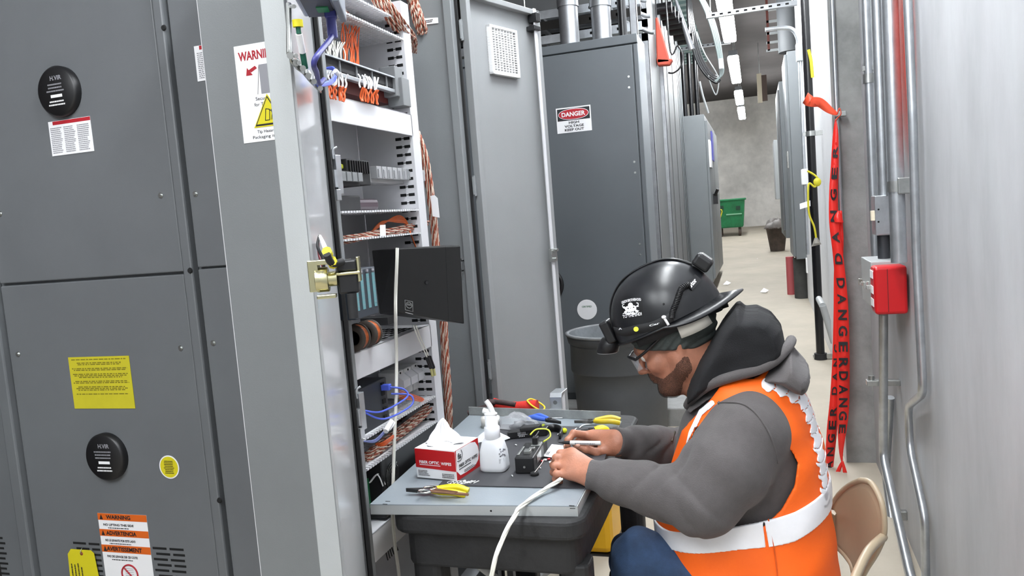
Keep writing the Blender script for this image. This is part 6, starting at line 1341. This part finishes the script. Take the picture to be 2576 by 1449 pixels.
# ---- torso profile: rows of front and back edge
rows=[(920,1800,1950,.12),(940,1780,1974,.15),(962,1764,1997,.165),(990,1742,2012,.175),(1050,1708,2038,.2),(1120,1692,2058,.205),(1200,1676,2072,.2),(1280,1664,2082,.2),(1350,1664,2094,.205),(1449,1646,2100,.215),(1530,1640,2098,.215)]
Tz=np.array([Q((a+b)/2,y).z for y,a,b,w_ in rows])[::-1]; Tx0=np.array([Q(a,y).x for y,a,b,w_ in rows])[::-1]; Tx1=np.array([Q(b,y).x for y,a,b,w_ in rows])[::-1]; Ty=np.array([w_ for *_,w_ in rows])[::-1]
def torso(p,off=0,slack=1.0):
    z=p[:,2]; x0=np.interp(z,Tz,Tx0)-off; x1=np.interp(z,Tz,Tx1)+off; ry=np.interp(z,Tz,Ty)+off
    rx=(x1-x0)/2; q=np.sqrt((abs((p[:,0]-(x0+x1)/2)/rx))**2.3+(abs((p[:,1]-YC)/ry))**2.3+1e-9)
    d=(q-1)*np.minimum(rx,ry)*.85
    return smax(smax(d,z-Tz[-1]-off,.02),Tz[0]-z,.004)
zpj=lambda y,x=1850: Q(x,y).z
def folds(p,amp,s,seed=0):
    return amp*(np.sin(p[:,0]*s+2.2*np.sin(p[:,2]*s*.45+seed)+p[:,1]*s*.3)*np.sin(p[:,2]*s*.8+1.6*np.sin(p[:,0]*s*.5+seed+1)))
# sleeves
def armfold(p,a,b,amp,freq,ph):
    a,b=A3(a),A3(b); ab=b-a; L=np.linalg.norm(ab); ab/=L; t=(p-a)@ab; side=p[:,1]*9; return amp*np.sin(t*freq+side+ph+1.5*np.sin(p[:,2]*28+ph))*np.clip(1-abs(t-L*.5)/(L*.75),0,1)
cuffn=WRn+(WRn-ELn).normalized()*.012; cufff=WRf+(WRf-ELf).normalized()*.012
slv=union([seg(SHn,SHn.lerp(ELn,.5),.094,.094,.03),seg(SHn.lerp(ELn,.5),ELn,.094,.074,.03),seg(ELn,ELn.lerp(WRn,.5),.072,.06,.03),seg(ELn.lerp(WRn,.5),ELn.lerp(WRn,.82),.058,.051,.012),seg(ELn.lerp(WRn,.86),cuffn,.0365,.036,.006),
  seg(SHf,ELf,.09,.07,.03),seg(ELf,ELf.lerp(WRf,.5),.07,.06,.03),seg(ELf.lerp(WRf,.5),ELf.lerp(WRf,.8),.058,.052,.012),seg(ELf.lerp(WRf,.86),cufff,.039,.038,.006)])
SLB=[(SHn,ELn),(ELn,WRn),(SHf,ELf),(ELf,WRf)]
wdir=A3(WRn-ELn); wdir/=np.linalg.norm(wdir); wdf=A3(WRf-ELf); wdf/=np.linalg.norm(wdf)
def crease(p):
    out=np.zeros(len(p))
    for a,b,amp,fr,ph,lo_,hi_ in ((ELn,WRn,.010,48,0,-.1,.85),(SHn,ELn,.010,34,1.3,.25,1.25),(ELf,WRf,.009,52,2,-.1,.85)):
        A=A3(a);ab=A3(b)-A; L=np.linalg.norm(ab); ab/=L; q=p-A; t=q@ab; rad=q-t[:,None]*ab; ang=np.arctan2(rad[:,1],rad[:,2]); near=np.clip(1-(np.linalg.norm(rad,axis=1)-.10)/.03,0,1)
        w_=np.clip((t/L-lo_)/.18,0,1)*np.clip((hi_-t/L)/.12,0,1)*near
        s_=np.sin(t*fr+1.6*np.sin(ang*1.0+ph)+1.1*np.sin(t*19+ang*2+ph*2)); out+=amp*w_*(np.abs(s_)**.7-.6)*(.55+.45*np.sin(ang*2.0+ph+t*14))
    return -out+folds(p,.0016,30,1)
def hoodie(p,c=None,R=0):
    d=slv(p)
    d=d+crease(p)
    d=smin(d,torso(p,-.008)+folds(p,.0015,30),.03)
    # cuff ends are cut square and hollow
    for W_,dr in ((WRn,wdir),(WRf,wdf)):
        t=(p-A3(W_))@dr; near=np.linalg.norm(p-A3(W_),axis=1)-.09; d=np.where(near<0,np.maximum(d,t-.018),d)
    # open zip front: shallow groove
    return d
lo,hi=(-.56,1.58,.50),(.22,2.46,1.2)
ho=sdfobj('hoodie',hoodie,lo,hi,.0045,HOOD,person,cull=False,safe=1.5,smooth_it=1)
# seams on the sleeve head
def proj_surf(fn,p,dirv,n=40,step=.004):
    p=A3(p).astype(np.float64); dv=A3(dirv).astype(np.float64)
    for _ in range(120):
        d=float(fn(np.array([p],dtype=np.float32))[0])
        if d<.0006: break
        p=p+dv*max(d*.5,.0006)
    return Vector(p)
VD=lambda x,y: Vector(RC@np.array([(x-CX)/FPX,-(y-CY)/FPX,-1.])).normalized()
def onsurf(fn,x,y,st=1.4):
    d=VD(x,y); return proj_surf(fn,Vector(CAM)+d*st,d)
def trace(fn,pts,off=.0): return [q for q in (onsurf(fn,x,y)-VD(x,y)*off for x,y in pts) if q.y<2.6]
part('seam',MB().tube(trace(hoodie,[(1765,1030),(1790,1016),(1830,1012),(1868,1016),(1900,1038),(1930,1080),(1946,1118),(1957,1165)],.001),.0022,6),HOOD,ho)
part('seam',MB().tube(trace(hoodie,[(1812,980),(1810,1000),(1808,1016)],.001),.002,6),HOOD,ho)
part('zipper',MB().tube(trace(hoodie,[(1732,1006),(1716,1030),(1704,1060),(1698,1085),(1690,1110)],.001),.0022,6),mat('zip_brown',(74,66,50),.5,.3),ho)
# ---- vest
def VX(x,y): q=Q(x,y); return (q.x,q.z)
ca=VX(1878,1122)
def vestbase(p,off):
    return torso(p,off)+folds(p,.0032,17,2)+.0014*np.sin(p[:,2]*52+2.5*np.sin(p[:,0]*21+1)+p[:,1]*8)
def poly2(pts): return np.array([VX(*q) for q in pts])
def sdpoly(px,pz,V_):
    d=np.full(px.shape,1e9); s_=np.ones(px.shape); n=len(V_)
    for i in range(n):
        a=V_[i];b=V_[i-1]; ex,ez=b-a; wx=px-a[0]; wz=pz-a[1]; t=np.clip((wx*ex+wz*ez)/(ex*ex+ez*ez),0,1); bx=wx-ex*t; bz=wz-ez*t; d=np.minimum(d,bx*bx+bz*bz)
        c1=pz>=a[1];c2=pz<b[1];c3=ex*wz>ez*wx; m=(c1&c2&c3)|(~c1&~c2&~c3); s_=np.where(m,-s_,s_)
    return s_*np.sqrt(d)
ARM=poly2([(1762,1035),(1790,1012),(1830,1000),(1870,1004),(1920,1022),(1965,1055),(1985,1085),(1998,1110),(1990,1160),(1960,1210),(1900,1260),(1800,1290),(1735,1240),(1725,1160),(1738,1085)])
NECK=poly2([(1700,1060),(1745,1000),(1800,960),(1860,938),(1910,920),(1950,900),(1700,850),(1600,950)])
def vestfn(p,c=None,R=0):
    o=vestbase(p,.012); d=np.maximum(o,-(o+.009))
    arm=sdpoly(p[:,0],p[:,2],ARM); sidecut=np.maximum(arm,.055-abs(p[:,1]-YC)); d=np.maximum(d,-sidecut)
    # open at the neck and down the front
    x0=np.interp(p[:,2],Tz,Tx0); fr=p[:,0]-(x0+np.interp(p[:,2],[zpj(1330),zpj(1290),zpj(1200),zpj(1050),zpj(980)],[-.05,-.01,.004,.018,.036])); d=np.maximum(d,-fr)
    nk=sdpoly(p[:,0],p[:,2],NECK); d=np.maximum(d,-np.maximum(nk,abs(p[:,1]-YC)-.13))
    return np.maximum(d,zpj(1512)-p[:,2])
vlo,vhi=(-.40,1.74,.50),(.22,2.27,1.12)
vest=sdfobj('safety_vest',vestfn,vlo,vhi,.0042,ORV,person,cull=False,safe=1.6,smooth_it=1)
def line2(p,pts):
    V_=np.array([VX(*q) for q in pts]); d=np.full(len(p),1e9); tt=np.zeros(len(p)); acc=0
    for i in range(len(V_)-1):
        a=V_[i];e=V_[i+1]-a; L=np.hypot(*e); t=np.clip(((p[:,0]-a[0])*e[0]+(p[:,2]-a[1])*e[1])/(L*L),0,1); dd=np.hypot(p[:,0]-a[0]-e[0]*t,p[:,2]-a[1]-e[1]*t); m=dd<d; d=np.where(m,dd,d); tt=np.where(m,acc+t*L,tt); acc+=L
    return d,tt
def shell(p,o1,th=.0085):
    o=vestbase(p,o1); return np.maximum(o,-(o+th))
BELT=poly2([(1600,1322),(1600,1282),(1700,1275),(1872,1240),(1916,1232),(1990,1218),(2062,1196),(2130,1178),(2130,1245),(2064,1260),(1990,1283),(1928,1290),(1852,1294),(1700,1318)])
GAP=poly2([(1917,1235),(1921,1232),(1931,1290),(1924,1292)])
def beltfn(p,c=None,R=0):
    d=shell(p,.0155); d=np.maximum(d,sdpoly(p[:,0],p[:,2],BELT)); d=np.maximum(d,-sdpoly(p[:,0],p[:,2],GAP))
    x0=np.interp(p[:,2],Tz,Tx0); fr=np.maximum(p[:,0]-(x0+.05),abs(p[:,1]-YC)-.05); return np.maximum(d,-fr)
sdfobj('reflective_belt',beltfn,vlo,vhi,.0024,SILV,vest,cull=False,safe=1.6,label='white reflective band round the waist')
STR=[0]
def stripefn(p,c=None,R=0):
    d=shell(p,.0155)
    l1,t1=line2(p,[(1925,934),(1975,955),(2018,990),(2040,1040),(2056,1110),(2066,1170),(2070,1230)])
    w1=.0105+.0035*np.sin(t1*190); l1=l1-w1; cut=(.0022-abs(((t1*32+(l1)*38)%1)-.5)/32)   # twisted folds
    s1=np.maximum(l1,cut)
    l2,t2=line2(p,[(1800,975),(1772,1000),(1750,1045),(1737,1100),(1727,1150),(1722,1180)]); l2=l2-.0055
    d=np.maximum(d,s1 if STR[0]==0 else l2); d=np.maximum(d,.04-abs(p[:,1]-YC))
    arm=sdpoly(p[:,0],p[:,2],ARM); return np.maximum(d,-np.maximum(arm-.004,.055-abs(p[:,1]-YC)))
for STR[0] in (0,1): sdfobj('reflective_stripe',stripefn,vlo,vhi,.0024,SILV,vest,cull=False,safe=1.6)
def vt(pts,off=.014): return trace(lambda p: vestbase(p,.012),pts,.0015)
part('seam',MB().tube(vt([(1933,1306),(1940,1340),(1950,1400),(1955,1449),(1956,1490)]),.0018,6),mat('orange_seam',(214,84,14),.6),vest)
# ---- hood
def pillow(pts,hy,Rr,yc=YC,bump_=0.0):
    V_=poly2(pts)
    def fn(p,c=None,R=0):
        q=sdpoly(p[:,0],p[:,2],V_); t=np.clip(-q/Rr,0,1); h=hy*np.sqrt(1-(1-t)**2); y=abs(p[:,1]-yc)
        d=np.where(q>0,np.hypot(q,y*.0+np.maximum(y-0,0)*0.0+np.maximum(y,0)*.35),0)
        e=np.maximum(q,(y-h)*.6)
        return e+bump_*(noise3(p,38)+.6*np.sin(p[:,0]*55+p[:,2]*40+3*np.sin(p[:,2]*20)))
    return fn
LIN=pillow([(1728,1010),(1730,975),(1740,940),(1762,895),(1788,855),(1812,812),(1834,784),(1850,764),(1862,762),(1876,774),(1905,772),(1938,786),(1964,815),(1974,850),(1978,872),(1962,895),(1925,915),(1880,930),(1830,948),(1780,972)],.15,.028,bump_=.003)
TRM=pillow([(1728,1022),(1738,1000),(1775,968),(1820,950),(1870,938),(1910,920),(1950,898),(1978,866),(1986,862),(1994,872),(2010,892),(2032,916),(2037,938),(2030,960),(2014,974),(1990,968),(1960,950),(1930,942),(1890,946),(1840,962),(1790,985),(1750,1016)],.175,.03,bump_=.002)
hlo,hhi=(-.26,1.8,.94),(.14,2.2,1.36)
lin_o=sdfobj('hood_lining',LIN,hlo,hhi,.0035,HOODB,person,cull=False,safe=2.2,smooth_it=2,label='black hood lining bunched round the neck')
sdfobj('hood',TRM,hlo,hhi,.0035,HOOD,person,cull=False,safe=2.2,smooth_it=2)
mb=MB(); rp=[Q(1731,1020,1.95),Q(1745,998,1.90),Q(1778,972,1.865),Q(1815,956,1.852),Q(1855,944,1.85),Q(1905,930,1.855),Q(1948,908,1.87),Q(1976,880,1.90),Q(1988,862,1.96),Q(1990,856,2.02),Q(1980,870,2.09),Q(1940,905,2.14),Q(1860,940,2.15),Q(1780,968,2.12),Q(1735,1010,2.04)]
mb.tube(rp,.0125,12); part('hood_edge',mb,HOOD,person)
# ---- beanie
def beaniefn(p,c=None,R=0):
    L=head_local(p); f,s_,u=L[:,0],L[:,1],L[:,2]
    k0=np.sqrt(((f+.012)/.113)**2+(s_/.09)**2+((u-.04)/.097)**2); d=(k0-1)*.09+.0016*np.sin(u*330+f*90+2.5*np.sin(f*40))
    low=.0-(u-(.018-.62*(f-.08)*(f<.08)*.62)); low=(.022+ (f-.07)*.42*1.0)-u
    return smax(d,np.maximum(low,u-.11),.006)
sdfobj('knit_cap',beaniefn,tuple(A3(HO)-.17),tuple(A3(HO)+.19),.003,BEAN,person,cull=False,safe=1.6)
# ---- hard hat
hh=part('hard_hat',MB(),HELM,person) if False else None
hd=V(-math.cos(math.radians(23)),0,-math.sin(math.radians(23))); hv=V(-math.sin(math.radians(23)),0,math.cos(math.radians(23)))
HC=Q(1682,802)
HR=0.143
def HH(f,s,u): return HC+hd*f+hs*s+hv*u
def hdome(th,ph,k=1.0,du=0):   # th from rim (0) to crown (90), ph azimuth
    c=math.cos(math.radians(th)); s_=math.sin(math.radians(th)); e=.86
    r=max(c,0)**e; return HH(.143*k*r*math.cos(ph),.122*k*r*math.sin(ph),.148*k*(s_**.93)+du)
mb=MB(); n=64; vs=[]
for i in range(25):
    th=90*i/24
    for j in range(n): vs.append(hdome(th,2*math.pi*j/n))
mb.add(vs,[(i*n+j,i*n+(j+1)%n,(i+1)*n+(j+1)%n,(i+1)*n+j) for i in range(24) for j in range(n)],True)
# inner shell
vs=[]
for i in range(25):
    for j in range(n): vs.append(hdome(90*i/24,2*math.pi*j/n,.975))
mb.add(vs,[(i*n+j,(i+1)*n+j,(i+1)*n+(j+1)%n,i*n+(j+1)%n) for i in range(24) for j in range(n)],True)
# brim: narrow lip all round, long peak towards the nape (worn backwards)
vs=[]
for j in range(n):
    ph=2*math.pi*j/n; c=math.cos(ph); pk=max(0,-c)**2.2*.052+.008
    a=HH(.139*c,.118*math.sin(ph),.004); b=HH((.139+pk)*c if True else 0,(.118+.008+max(0,-c)*.006)*math.sin(ph),-.003-.006*max(0,-c)-.03*(math.sin(ph)**2)*max(0,-c)**.8); 
    vs+=[a,b,b-hv*.004,a-hv*.005]
mb.add(vs,[(4*j+k,4*((j+1)%n)+k,4*((j+1)%n)+(k+1)%4,4*j+(k+1)%4) for j in range(n) for k in range(4)],True)
helmet=part('hard_hat',mb,HELM,person)
mb=MB(); mb.tube([hdome(t,0.0,1.012) for t in (15,30,45,60,75)]+[hdome(89,0,1.012)]+[hdome(t,math.pi,1.012) for t in (75,60,45)],.0035,8,4)
part('ridge',mb,HELM,helmet)
part('vent_hole',MB().cyl(onsurf(lambda p:np.array([999.]),0,0) if False else hdome(17,math.radians(-100),1.0),hdome(17,math.radians(-100),1.006),.0028,n=12),DARK,helmet)
# suspension
mb=MB(); mb.ribbon([HH(.085,-.083,-.012),HH(.02,-.098,-.012),HH(-.05,-.092,-.012),HH(-.085,-.07,-.01)],hv,.03,.003,6); part('head_band',mb,BLACKM,helmet)
mb=MB(); mb.ribbon([HH(-.025,-.104,-.028),HH(-.055,-.102,-.030),HH(-.085,-.09,-.030),HH(-.10,-.075,-.028)],hv*1,.038,.005,6); part('sweat_pad',mb,mat('pale_pad',(196,192,182),.8),helmet)
mb=MB(); mb.ribbon([HH(-.10,-.06,-.008),HH(-.125,-.03,-.014),HH(-.13,0,-.014),HH(-.125,.03,-.014),HH(-.10,.06,-.008)],hv,.04,.008,6); mb.cyl(HH(-.128,0,-.016),HH(-.15,0,-.018),.018,n=16); part('ratchet',mb,BLACKM,helmet)
# sticker
def hsurf(x,y,k=1.0):   # seen point on the dome
    d=VD(x,y); o=Vector(CAM); best=None
    t=1.5
    while t<2.3:
        p=o+d*t; q=p-HC; f,s_,u=q.dot(hd)/.143/k,q.dot(hs)/.122/k,q.dot(hv)/.148/k
        if u>-.02:
            uu=min(1,max(u,0)); th=math.asin(min(1,uu**(1/.93))); r=max(math.cos(th),0)**.86
            if f*f+s_*s_<r*r: return p
        t+=.0008
    return p
def grid_patch(corn,nu,nv,m,name,par,k=1.004):
    """patch lying on the dome, corners in the photo TL,TR,BR,BL"""
    mb=MB(); vs=[]
    for j in range(nv+1):
        for i in range(nu+1):
            u,v=i/nu,j/nv; x=(corn[0][0]*(1-u)+corn[1][0]*u)*(1-v)+(corn[3][0]*(1-u)+corn[2][0]*u)*v; y=(corn[0][1]*(1-u)+corn[1][1]*u)*(1-v)+(corn[3][1]*(1-u)+corn[2][1]*u)*v
            vs.append(hsurf(x,y,k))
    mb.add(vs,[(j*(nu+1)+i,(j+1)*(nu+1)+i,(j+1)*(nu+1)+i+1,j*(nu+1)+i+1) for j in range(nv) for i in range(nu)],True); return part(name,mb,m,par)
stk=grid_patch([(1562,756),(1616,750),(1618,795),(1567,803)],8,8,mat('sticker_black',(14,14,15),.35),'helmet_sticker',helmet)
def dome_text(mb,s,x0,y0,x1,y1,h,k=1.01,arc=0):
    """lettering laid along the dome from x0,y0 to x1,y1 (baseline), h high"""
    vs,fs=textmesh(s,True); a0=min(v.x for v in vs);a1=max(v.x for v in vs);b0=min(v.y for v in vs);b1=max(v.y for v in vs); L=math.hypot(x1-x0,y1-y0); ux,uy=(x1-x0)/L,(y1-y0)/L; out=[]
    for v in vs:
        t=(v.x-a0)/(a1-a0); w_=(v.y-b0)/(b1-b0)*h; out.append(hsurf(x0+(x1-x0)*t+uy*w_,y0+(y1-y0)*t-ux*w_-arc*4*t*(1-t),k))
    mb.add(out,fs)
mb=MB(); dome_text(mb,'UNION BROTHERHOOD',1564,765,1613,757,7,arc=3); dome_text(mb,'TO THE END!',1567,801,1615,793,8.5)
# white emblem: horned dog head, with curling arms
def blobp(mb,cx_,cy_,rx,ry,k=1.012,n=14,rot=0): mb.add([hsurf(cx_+rx*math.cos(t)*math.cos(rot)-ry*math.sin(t)*math.sin(rot),cy_+rx*math.cos(t)*math.sin(rot)+ry*math.sin(t)*math.cos(rot),k) for t in [2*math.pi*i/n for i in range(n)]][::-1],[tuple(range(n))])
for a in [(1586,768,6.5,7),(1579,777,7,7),(1594,775,7,7),(1587,783,8,7),(1574,785,4,3),(1601,782,4,3),(1580,790,5,3),(1594,789,5,3),(1570,773,3,2.2),(1604,770,3,2.2)]: blobp(mb,*a)
for pts in [[(1574,777),(1568,774),(1566,768),(1570,765)],[(1599,772),(1605,768),(1605,763),(1601,762)],[(1576,790),(1570,788),(1567,790)],[(1598,788),(1604,785),(1607,781)]]:
    mb.tube([hsurf(x,y,1.01) for x,y in pts],.0011,5,3)
part('white_print',mb,PAPER,stk); mb=MB()
for a in [(1580,776,1.6,1.6),(1594,773,1.6,1.6),(1588,785,1.4,1),(1583,786,2,.8),(1592,784,2,.8)]: blobp(mb,*a,k=1.018,n=8)
part('black_details',mb,INK,stk)
# head lamp straps
def hs_path(pts,k=1.012): return [hsurf(x,y,k) for x,y in pts]
hl=thing('headlamp','black headlamp strapped round the hard hat with a battery box behind','headlamp',hdome(5,0))
mb=MB(); sp_=hs_path([(1547,832),(1570,836),(1600,829),(1640,821),(1670,808),(1690,797)]); mb.ribbon(sp_,hv*1,.022,.003,4); part('strap',mb,BLACKM,hl)
mb=MB(); pp=[hdome(12,0,1.02),hdome(35,0,1.02),hdome(58,.0,1.02),hdome(78,0,1.02)]+[hdome(78,math.pi,1.02),hdome(60,math.pi,1.02),hdome(40,math.pi,1.02)]; mb.ribbon(pp,hs,.022,.003,6); part('top_strap',mb,BLACKM,hl)
mb=MB(); q=hdome(10,0,1.0); mb.ob(q-hs*.028-hv*.024,hs*.056,hd*.026,hv*.062); part('lamp_body',mb,BLACK,hl,.006,seg=3)
q2=HH(.172,0,.004); ax=(hd*.62-hv*.78).normalized()
part('lamp_head',MB().lathe([(.001,-.02),(.022,-.02),(.028,-.006),(.03,.018),(.027,.02),(.001,.014)],q2,28,ax),BLACK,hl); part('lamp_lens',MB().lathe([(.027,.018),(.027,.021),(.0001,.022)],q2,28,ax),mat('lens',(200,205,210),.1),hl)
mb=MB(); q=hdome(32,math.pi,1.02); e1_=(hdome(24,math.pi,1.03)-hdome(40,math.pi,1.03)).normalized(); nn_=hs.cross(e1_); 
if nn_.dot(q-HC)<0: nn_=-nn_
bx=part('battery_box',MB().ob(q-hs*.034-e1_*.024,hs*.068,e1_*.046,nn_*.034),BLACK,hl,.008,seg=3)
part('battery_plate',MB().ob(q-hs*.02-e1_*.016+nn_*.034,hs*.04,e1_*.03,nn_*.002),ZINC,hl,.002)
# side clip with lettering
mb=MB(); c4=[hsurf(x,y,1.03) for x,y in ((1748,690),(1765,705),(1741,730),(1725,716))]; nrm=(c4[1]-c4[0]).cross(c4[3]-c4[0]).normalized(); 
if nrm.y>0:nrm=-nrm
mb.prism(c4,nrm*-.012); mb.prism([p+nrm*.001 for p in c4],-nrm*.004); cl=part('side_clip',mb,BLACK,hl)
mb=MB(); yd_=(c4[0]-c4[1]).normalized(); xd_=(c4[0]-c4[3]).normalized(); xd_=xd_; o_=c4[3].lerp(c4[2],.75)+xd_*.002; 
if xd_.cross(yd_).dot(nrm)<0: pass
text(mb,'tor',o_+nrm*.002+xd_*.008,xd_,yd_,.022,.010,.0004); mb.add([o_+nrm*.0024,o_+nrm*.0024+xd_*.006,o_+nrm*.0024+xd_*.0075+yd_*.006,o_+nrm*.0024+xd_*.005+yd_*.006],[(0,1,2,3)]); part('lettering',mb,PAPER,cl)
# coiled cable
pc_=spl(hs_path([(1732,716),(1715,726),(1707,745),(1700,765),(1692,785),(1690,800)],1.03),14); mb=MB(); out=[]
for i in range(len(pc_)*4-4):
    t=i/4; a_=pc_[int(t)];b_=pc_[min(int(t)+1,len(pc_)-1)]; p=a_.lerp(b_,t%1); tn=(b_-a_).normalized() if (b_-a_).length>1e-6 else V(0,0,1); u_=tn.cross(V(0,1,0)).normalized(); w_=tn.cross(u_); th=i*.58*1.0; out.append(p+(u_*math.cos(th)+w_*math.sin(th))*.0062)
mb.tube(out,.0019,6,1); part('coiled_cable',mb,BLACK,hl)
mb=MB(); mb.ribbon(hs_path([(1671,800),(1676,808),(1682,818)],1.05),hd,.006,.002,4); mb.ell(hsurf(1670,798,1.04),(.006,.006,.0045)); part('white_clip',mb,WHITE,hl)
q=hsurf(1600,828,1.03); d_=VD(1600,828); part('yellow_dot',MB().cyl(q,q-d_*.004,.0062,n=20),mat('lime_dot',(220,225,60),.5),hl)
mb=MB()
def ft(mb,s,x0,y0,x1,y1,h):
    dome_text(mb,s,x0,y0,x1,y1,h,1.045)
ft(mb,'^',1556,830,1565,829,5); ft(mb,'Car',1634,822,1660,815,5); part('lettering',mb,PAPER,hl)
q=onsurf(beaniefn,1630,848) if True else None; 
# glasses
gl=part('safety_glasses',MB().tube([H(.1,-.068,.012),H(.06,-.082,.022),H(.0,-.09,.042),H(-.04,-.09,.052)],.0036,8).tube([H(.1,.068,.012),H(.06,.082,.022),H(.0,.09,.042)],.0036,8).tube([H(.1,-.07,.014),H(.118,-.04,.022),H(.124,0,.02),H(.118,.04,.022),H(.1,.07,.014)],.0042,8),BLACK,person,label='black framed clear safety glasses')
mb=MB(); vs=[]; n=17
for i in range(n):
    a=-1+2*i/(n-1); f=.124-.028*a*a; 
    lowz=-.024 if abs(a)>.14 else -.004
    vs+=[H(f,a*.072,.02),H(f-.003,a*.07,lowz*(1-.35*a*a))]
vs+= [v-hf*.0015 for v in vs]; k=2*n
mb.add(vs,[(2*i,2*i+1,2*i+3,2*i+2) for i in range(n-1)]+[(k+2*i,k+2*i+2,k+2*i+3,k+2*i+1) for i in range(n-1)],True); part('lens',mb,mat('clear_lens',(225,232,238),.06,alpha=.32),gl)
# ---- jeans, shoes, knee pads
jn=union([seg(HPn,KNn,.105,.074,.03),seg(KNn,ANn+V(0,0,.04),.072,.058,.03),seg(HPf,KNf,.105,.074,.03),seg(KNf,ANf+V(0,0,.04),.072,.058,.03),seg(HPn,HPf,.12,.12,.04)])
def jeans(p,c=None,R=0): return np.maximum(jn(p,c,R)+folds(p,.004,38,3)+.0025*np.sin(p[:,0]*60+p[:,2]*80),.06-p[:,2])
sdfobj('jeans',jeans,(-.6,1.65,.05),(.2,2.38,.80),.006,JEAN,person,smooth_it=1)
for a_ in (ANn,ANf):
    bt_=union([seg(a_+V(.03,0,-.04),a_+V(-.17,0,-.055),.046,.04,.02),seg(a_,a_+V(0,0,.1),.05,.055,.02)]); sdfobj('boot',lambda p,c=None,R=0:np.maximum(bt_(p),.004-p[:,2]),tuple(A3(a_)-np.array([.26,.1,.1])),tuple(A3(a_)+np.array([.12,.1,.2])),.007,mat('brown_boot',(70,52,40),.7),person,cull=False)
for kn_ in (KNn,KNf):
    kp=union([ellp(kn_+V(-.022,0,-.07),(.06,.075,.1),None,.01)]); inner=jn
    sdfobj('knee_pad',lambda p,c=None,R=0:np.maximum(np.maximum(kp(p),-(jn(p)-.004)),p[:,0]-(kn_.x-.035)),tuple(A3(kn_)-.14),tuple(A3(kn_)+.12),.005,BLACKM,person,cull=False,safe=1.4)
# marker in the far hand
ma,mz=QH(1405,1113,1.972),QH(1512,1115,1.972); mk=thing('marker','white felt marker held between thumb and forefinger of the far hand','marker',ma.lerp(mz,.5)); dm=(mz-ma).normalized(); Lm=(mz-ma).length
part('barrel',MB().cyl(ma+dm*Lm*.28,ma+dm*Lm*.985,.0058,n=16).cyl(ma+dm*Lm*.985,mz,.0058,.003,n=16),mat('marker_white',(226,224,222),.4),mk); part('neck',MB().cyl(ma+dm*Lm*.1,ma+dm*Lm*.28,.004,.005,n=14),BLACK,mk); part('tip',MB().cyl(ma,ma+dm*Lm*.1,.0012,.003,n=10),INK,mk)
mb=MB(); q=ma+dm*Lm*.4+V(0,-.0062,-.002); prints(mb,q,dm,ZP,Lm*.5,.004,1,.8,seed=6); part('print',mb,PRINT,mk)
# ================= FOLDING CHAIR =================
TAN=mat('tan_chair_paint',(160,145,122),.35,0,.05,6)
ch=thing('folding_chair','tan metal folding chair carrying the seated man, its back showing behind the orange vest','chair',(.05,2.02,0))
A_=Q(2098,1300,2.26); B_=Q(2222,1300,2.02)
sd=(B_-A_); sd.z=0; Wc=sd.length; sd.normalize(); bn=V(sd.y,-sd.x,0)
def CQ(x,y):  # point seen on the plane of the chair back
    d=VD(x,y); o=A_; nrm=V(sd.y,-sd.x,0); t=(o-Vector(CAM)).dot(nrm)/d.dot(nrm); return Vector(CAM)+d*t
ol=[(2165,1208),(2188,1212),(2206,1236),(2219,1270),(2225,1315),(2222,1350),(2205,1390),(2183,1425),(2168,1449),(2150,1449),(2142,1420),(2125,1395),(2104,1372),(2090,1340),(2085,1300),(2092,1275),(2110,1245),(2138,1220)]
oc_=spl([CQ(*q) for q in ol+[ol[0]]],3)[:-1]
cxm=sum(oc_,V(0,0,0))/len(oc_); inn=[cxm+(p-cxm)*.84+bn*.004 for p in oc_]
nO=len(oc_); mb=MB(); mb.prism([p-bn*.0 for p in inn],bn*-.0025); part('backrest',mb,TAN,ch)
mb=MB(); vs=oc_+inn; mb.add(vs+[v-bn*.002 for v in vs],[(i,(i+1)%nO,nO+(i+1)%nO,nO+i) for i in range(nO)]+[(2*nO+i,3*nO+i,3*nO+(i+1)%nO,2*nO+(i+1)%nO) for i in range(nO)],True); mb.tube(oc_+[oc_[0]],.0075,8,1); part('back_rim',mb,TAN,ch)
sx=CQ(2222,1350); lx=CQ(2100,1350)
part('seat',MB().prism([V(x,y,.42) for x,y in rrect(-.28,.12,1.82,2.22,.05)],(0,0,.012)),TAN,ch,.004)
for y in (1.80,2.24):
    part('leg',MB().tube([V(.16,y,.62),V(.05,y,.45),V(-.28,y,.012)],.011,10,4),TAN,ch); part('leg',MB().tube([V(-.1,y,.44),V(.26,y,.012)],.011,10,1),TAN,ch)
part('back_post',MB().tube([V(.16,2.24,.62),lx.lerp(V(.16,2.24,.7),.3),lx],.011,10),TAN,ch); part('back_post',MB().tube([V(.16,1.80,.62),sx.lerp(V(.16,1.8,.66),.5),sx],.011,10),TAN,ch)
part('crossbar',MB().cyl(V(.2,1.8,.08),V(.2,2.24,.08),.008),TAN,ch)
bpy.context.view_layer.update()
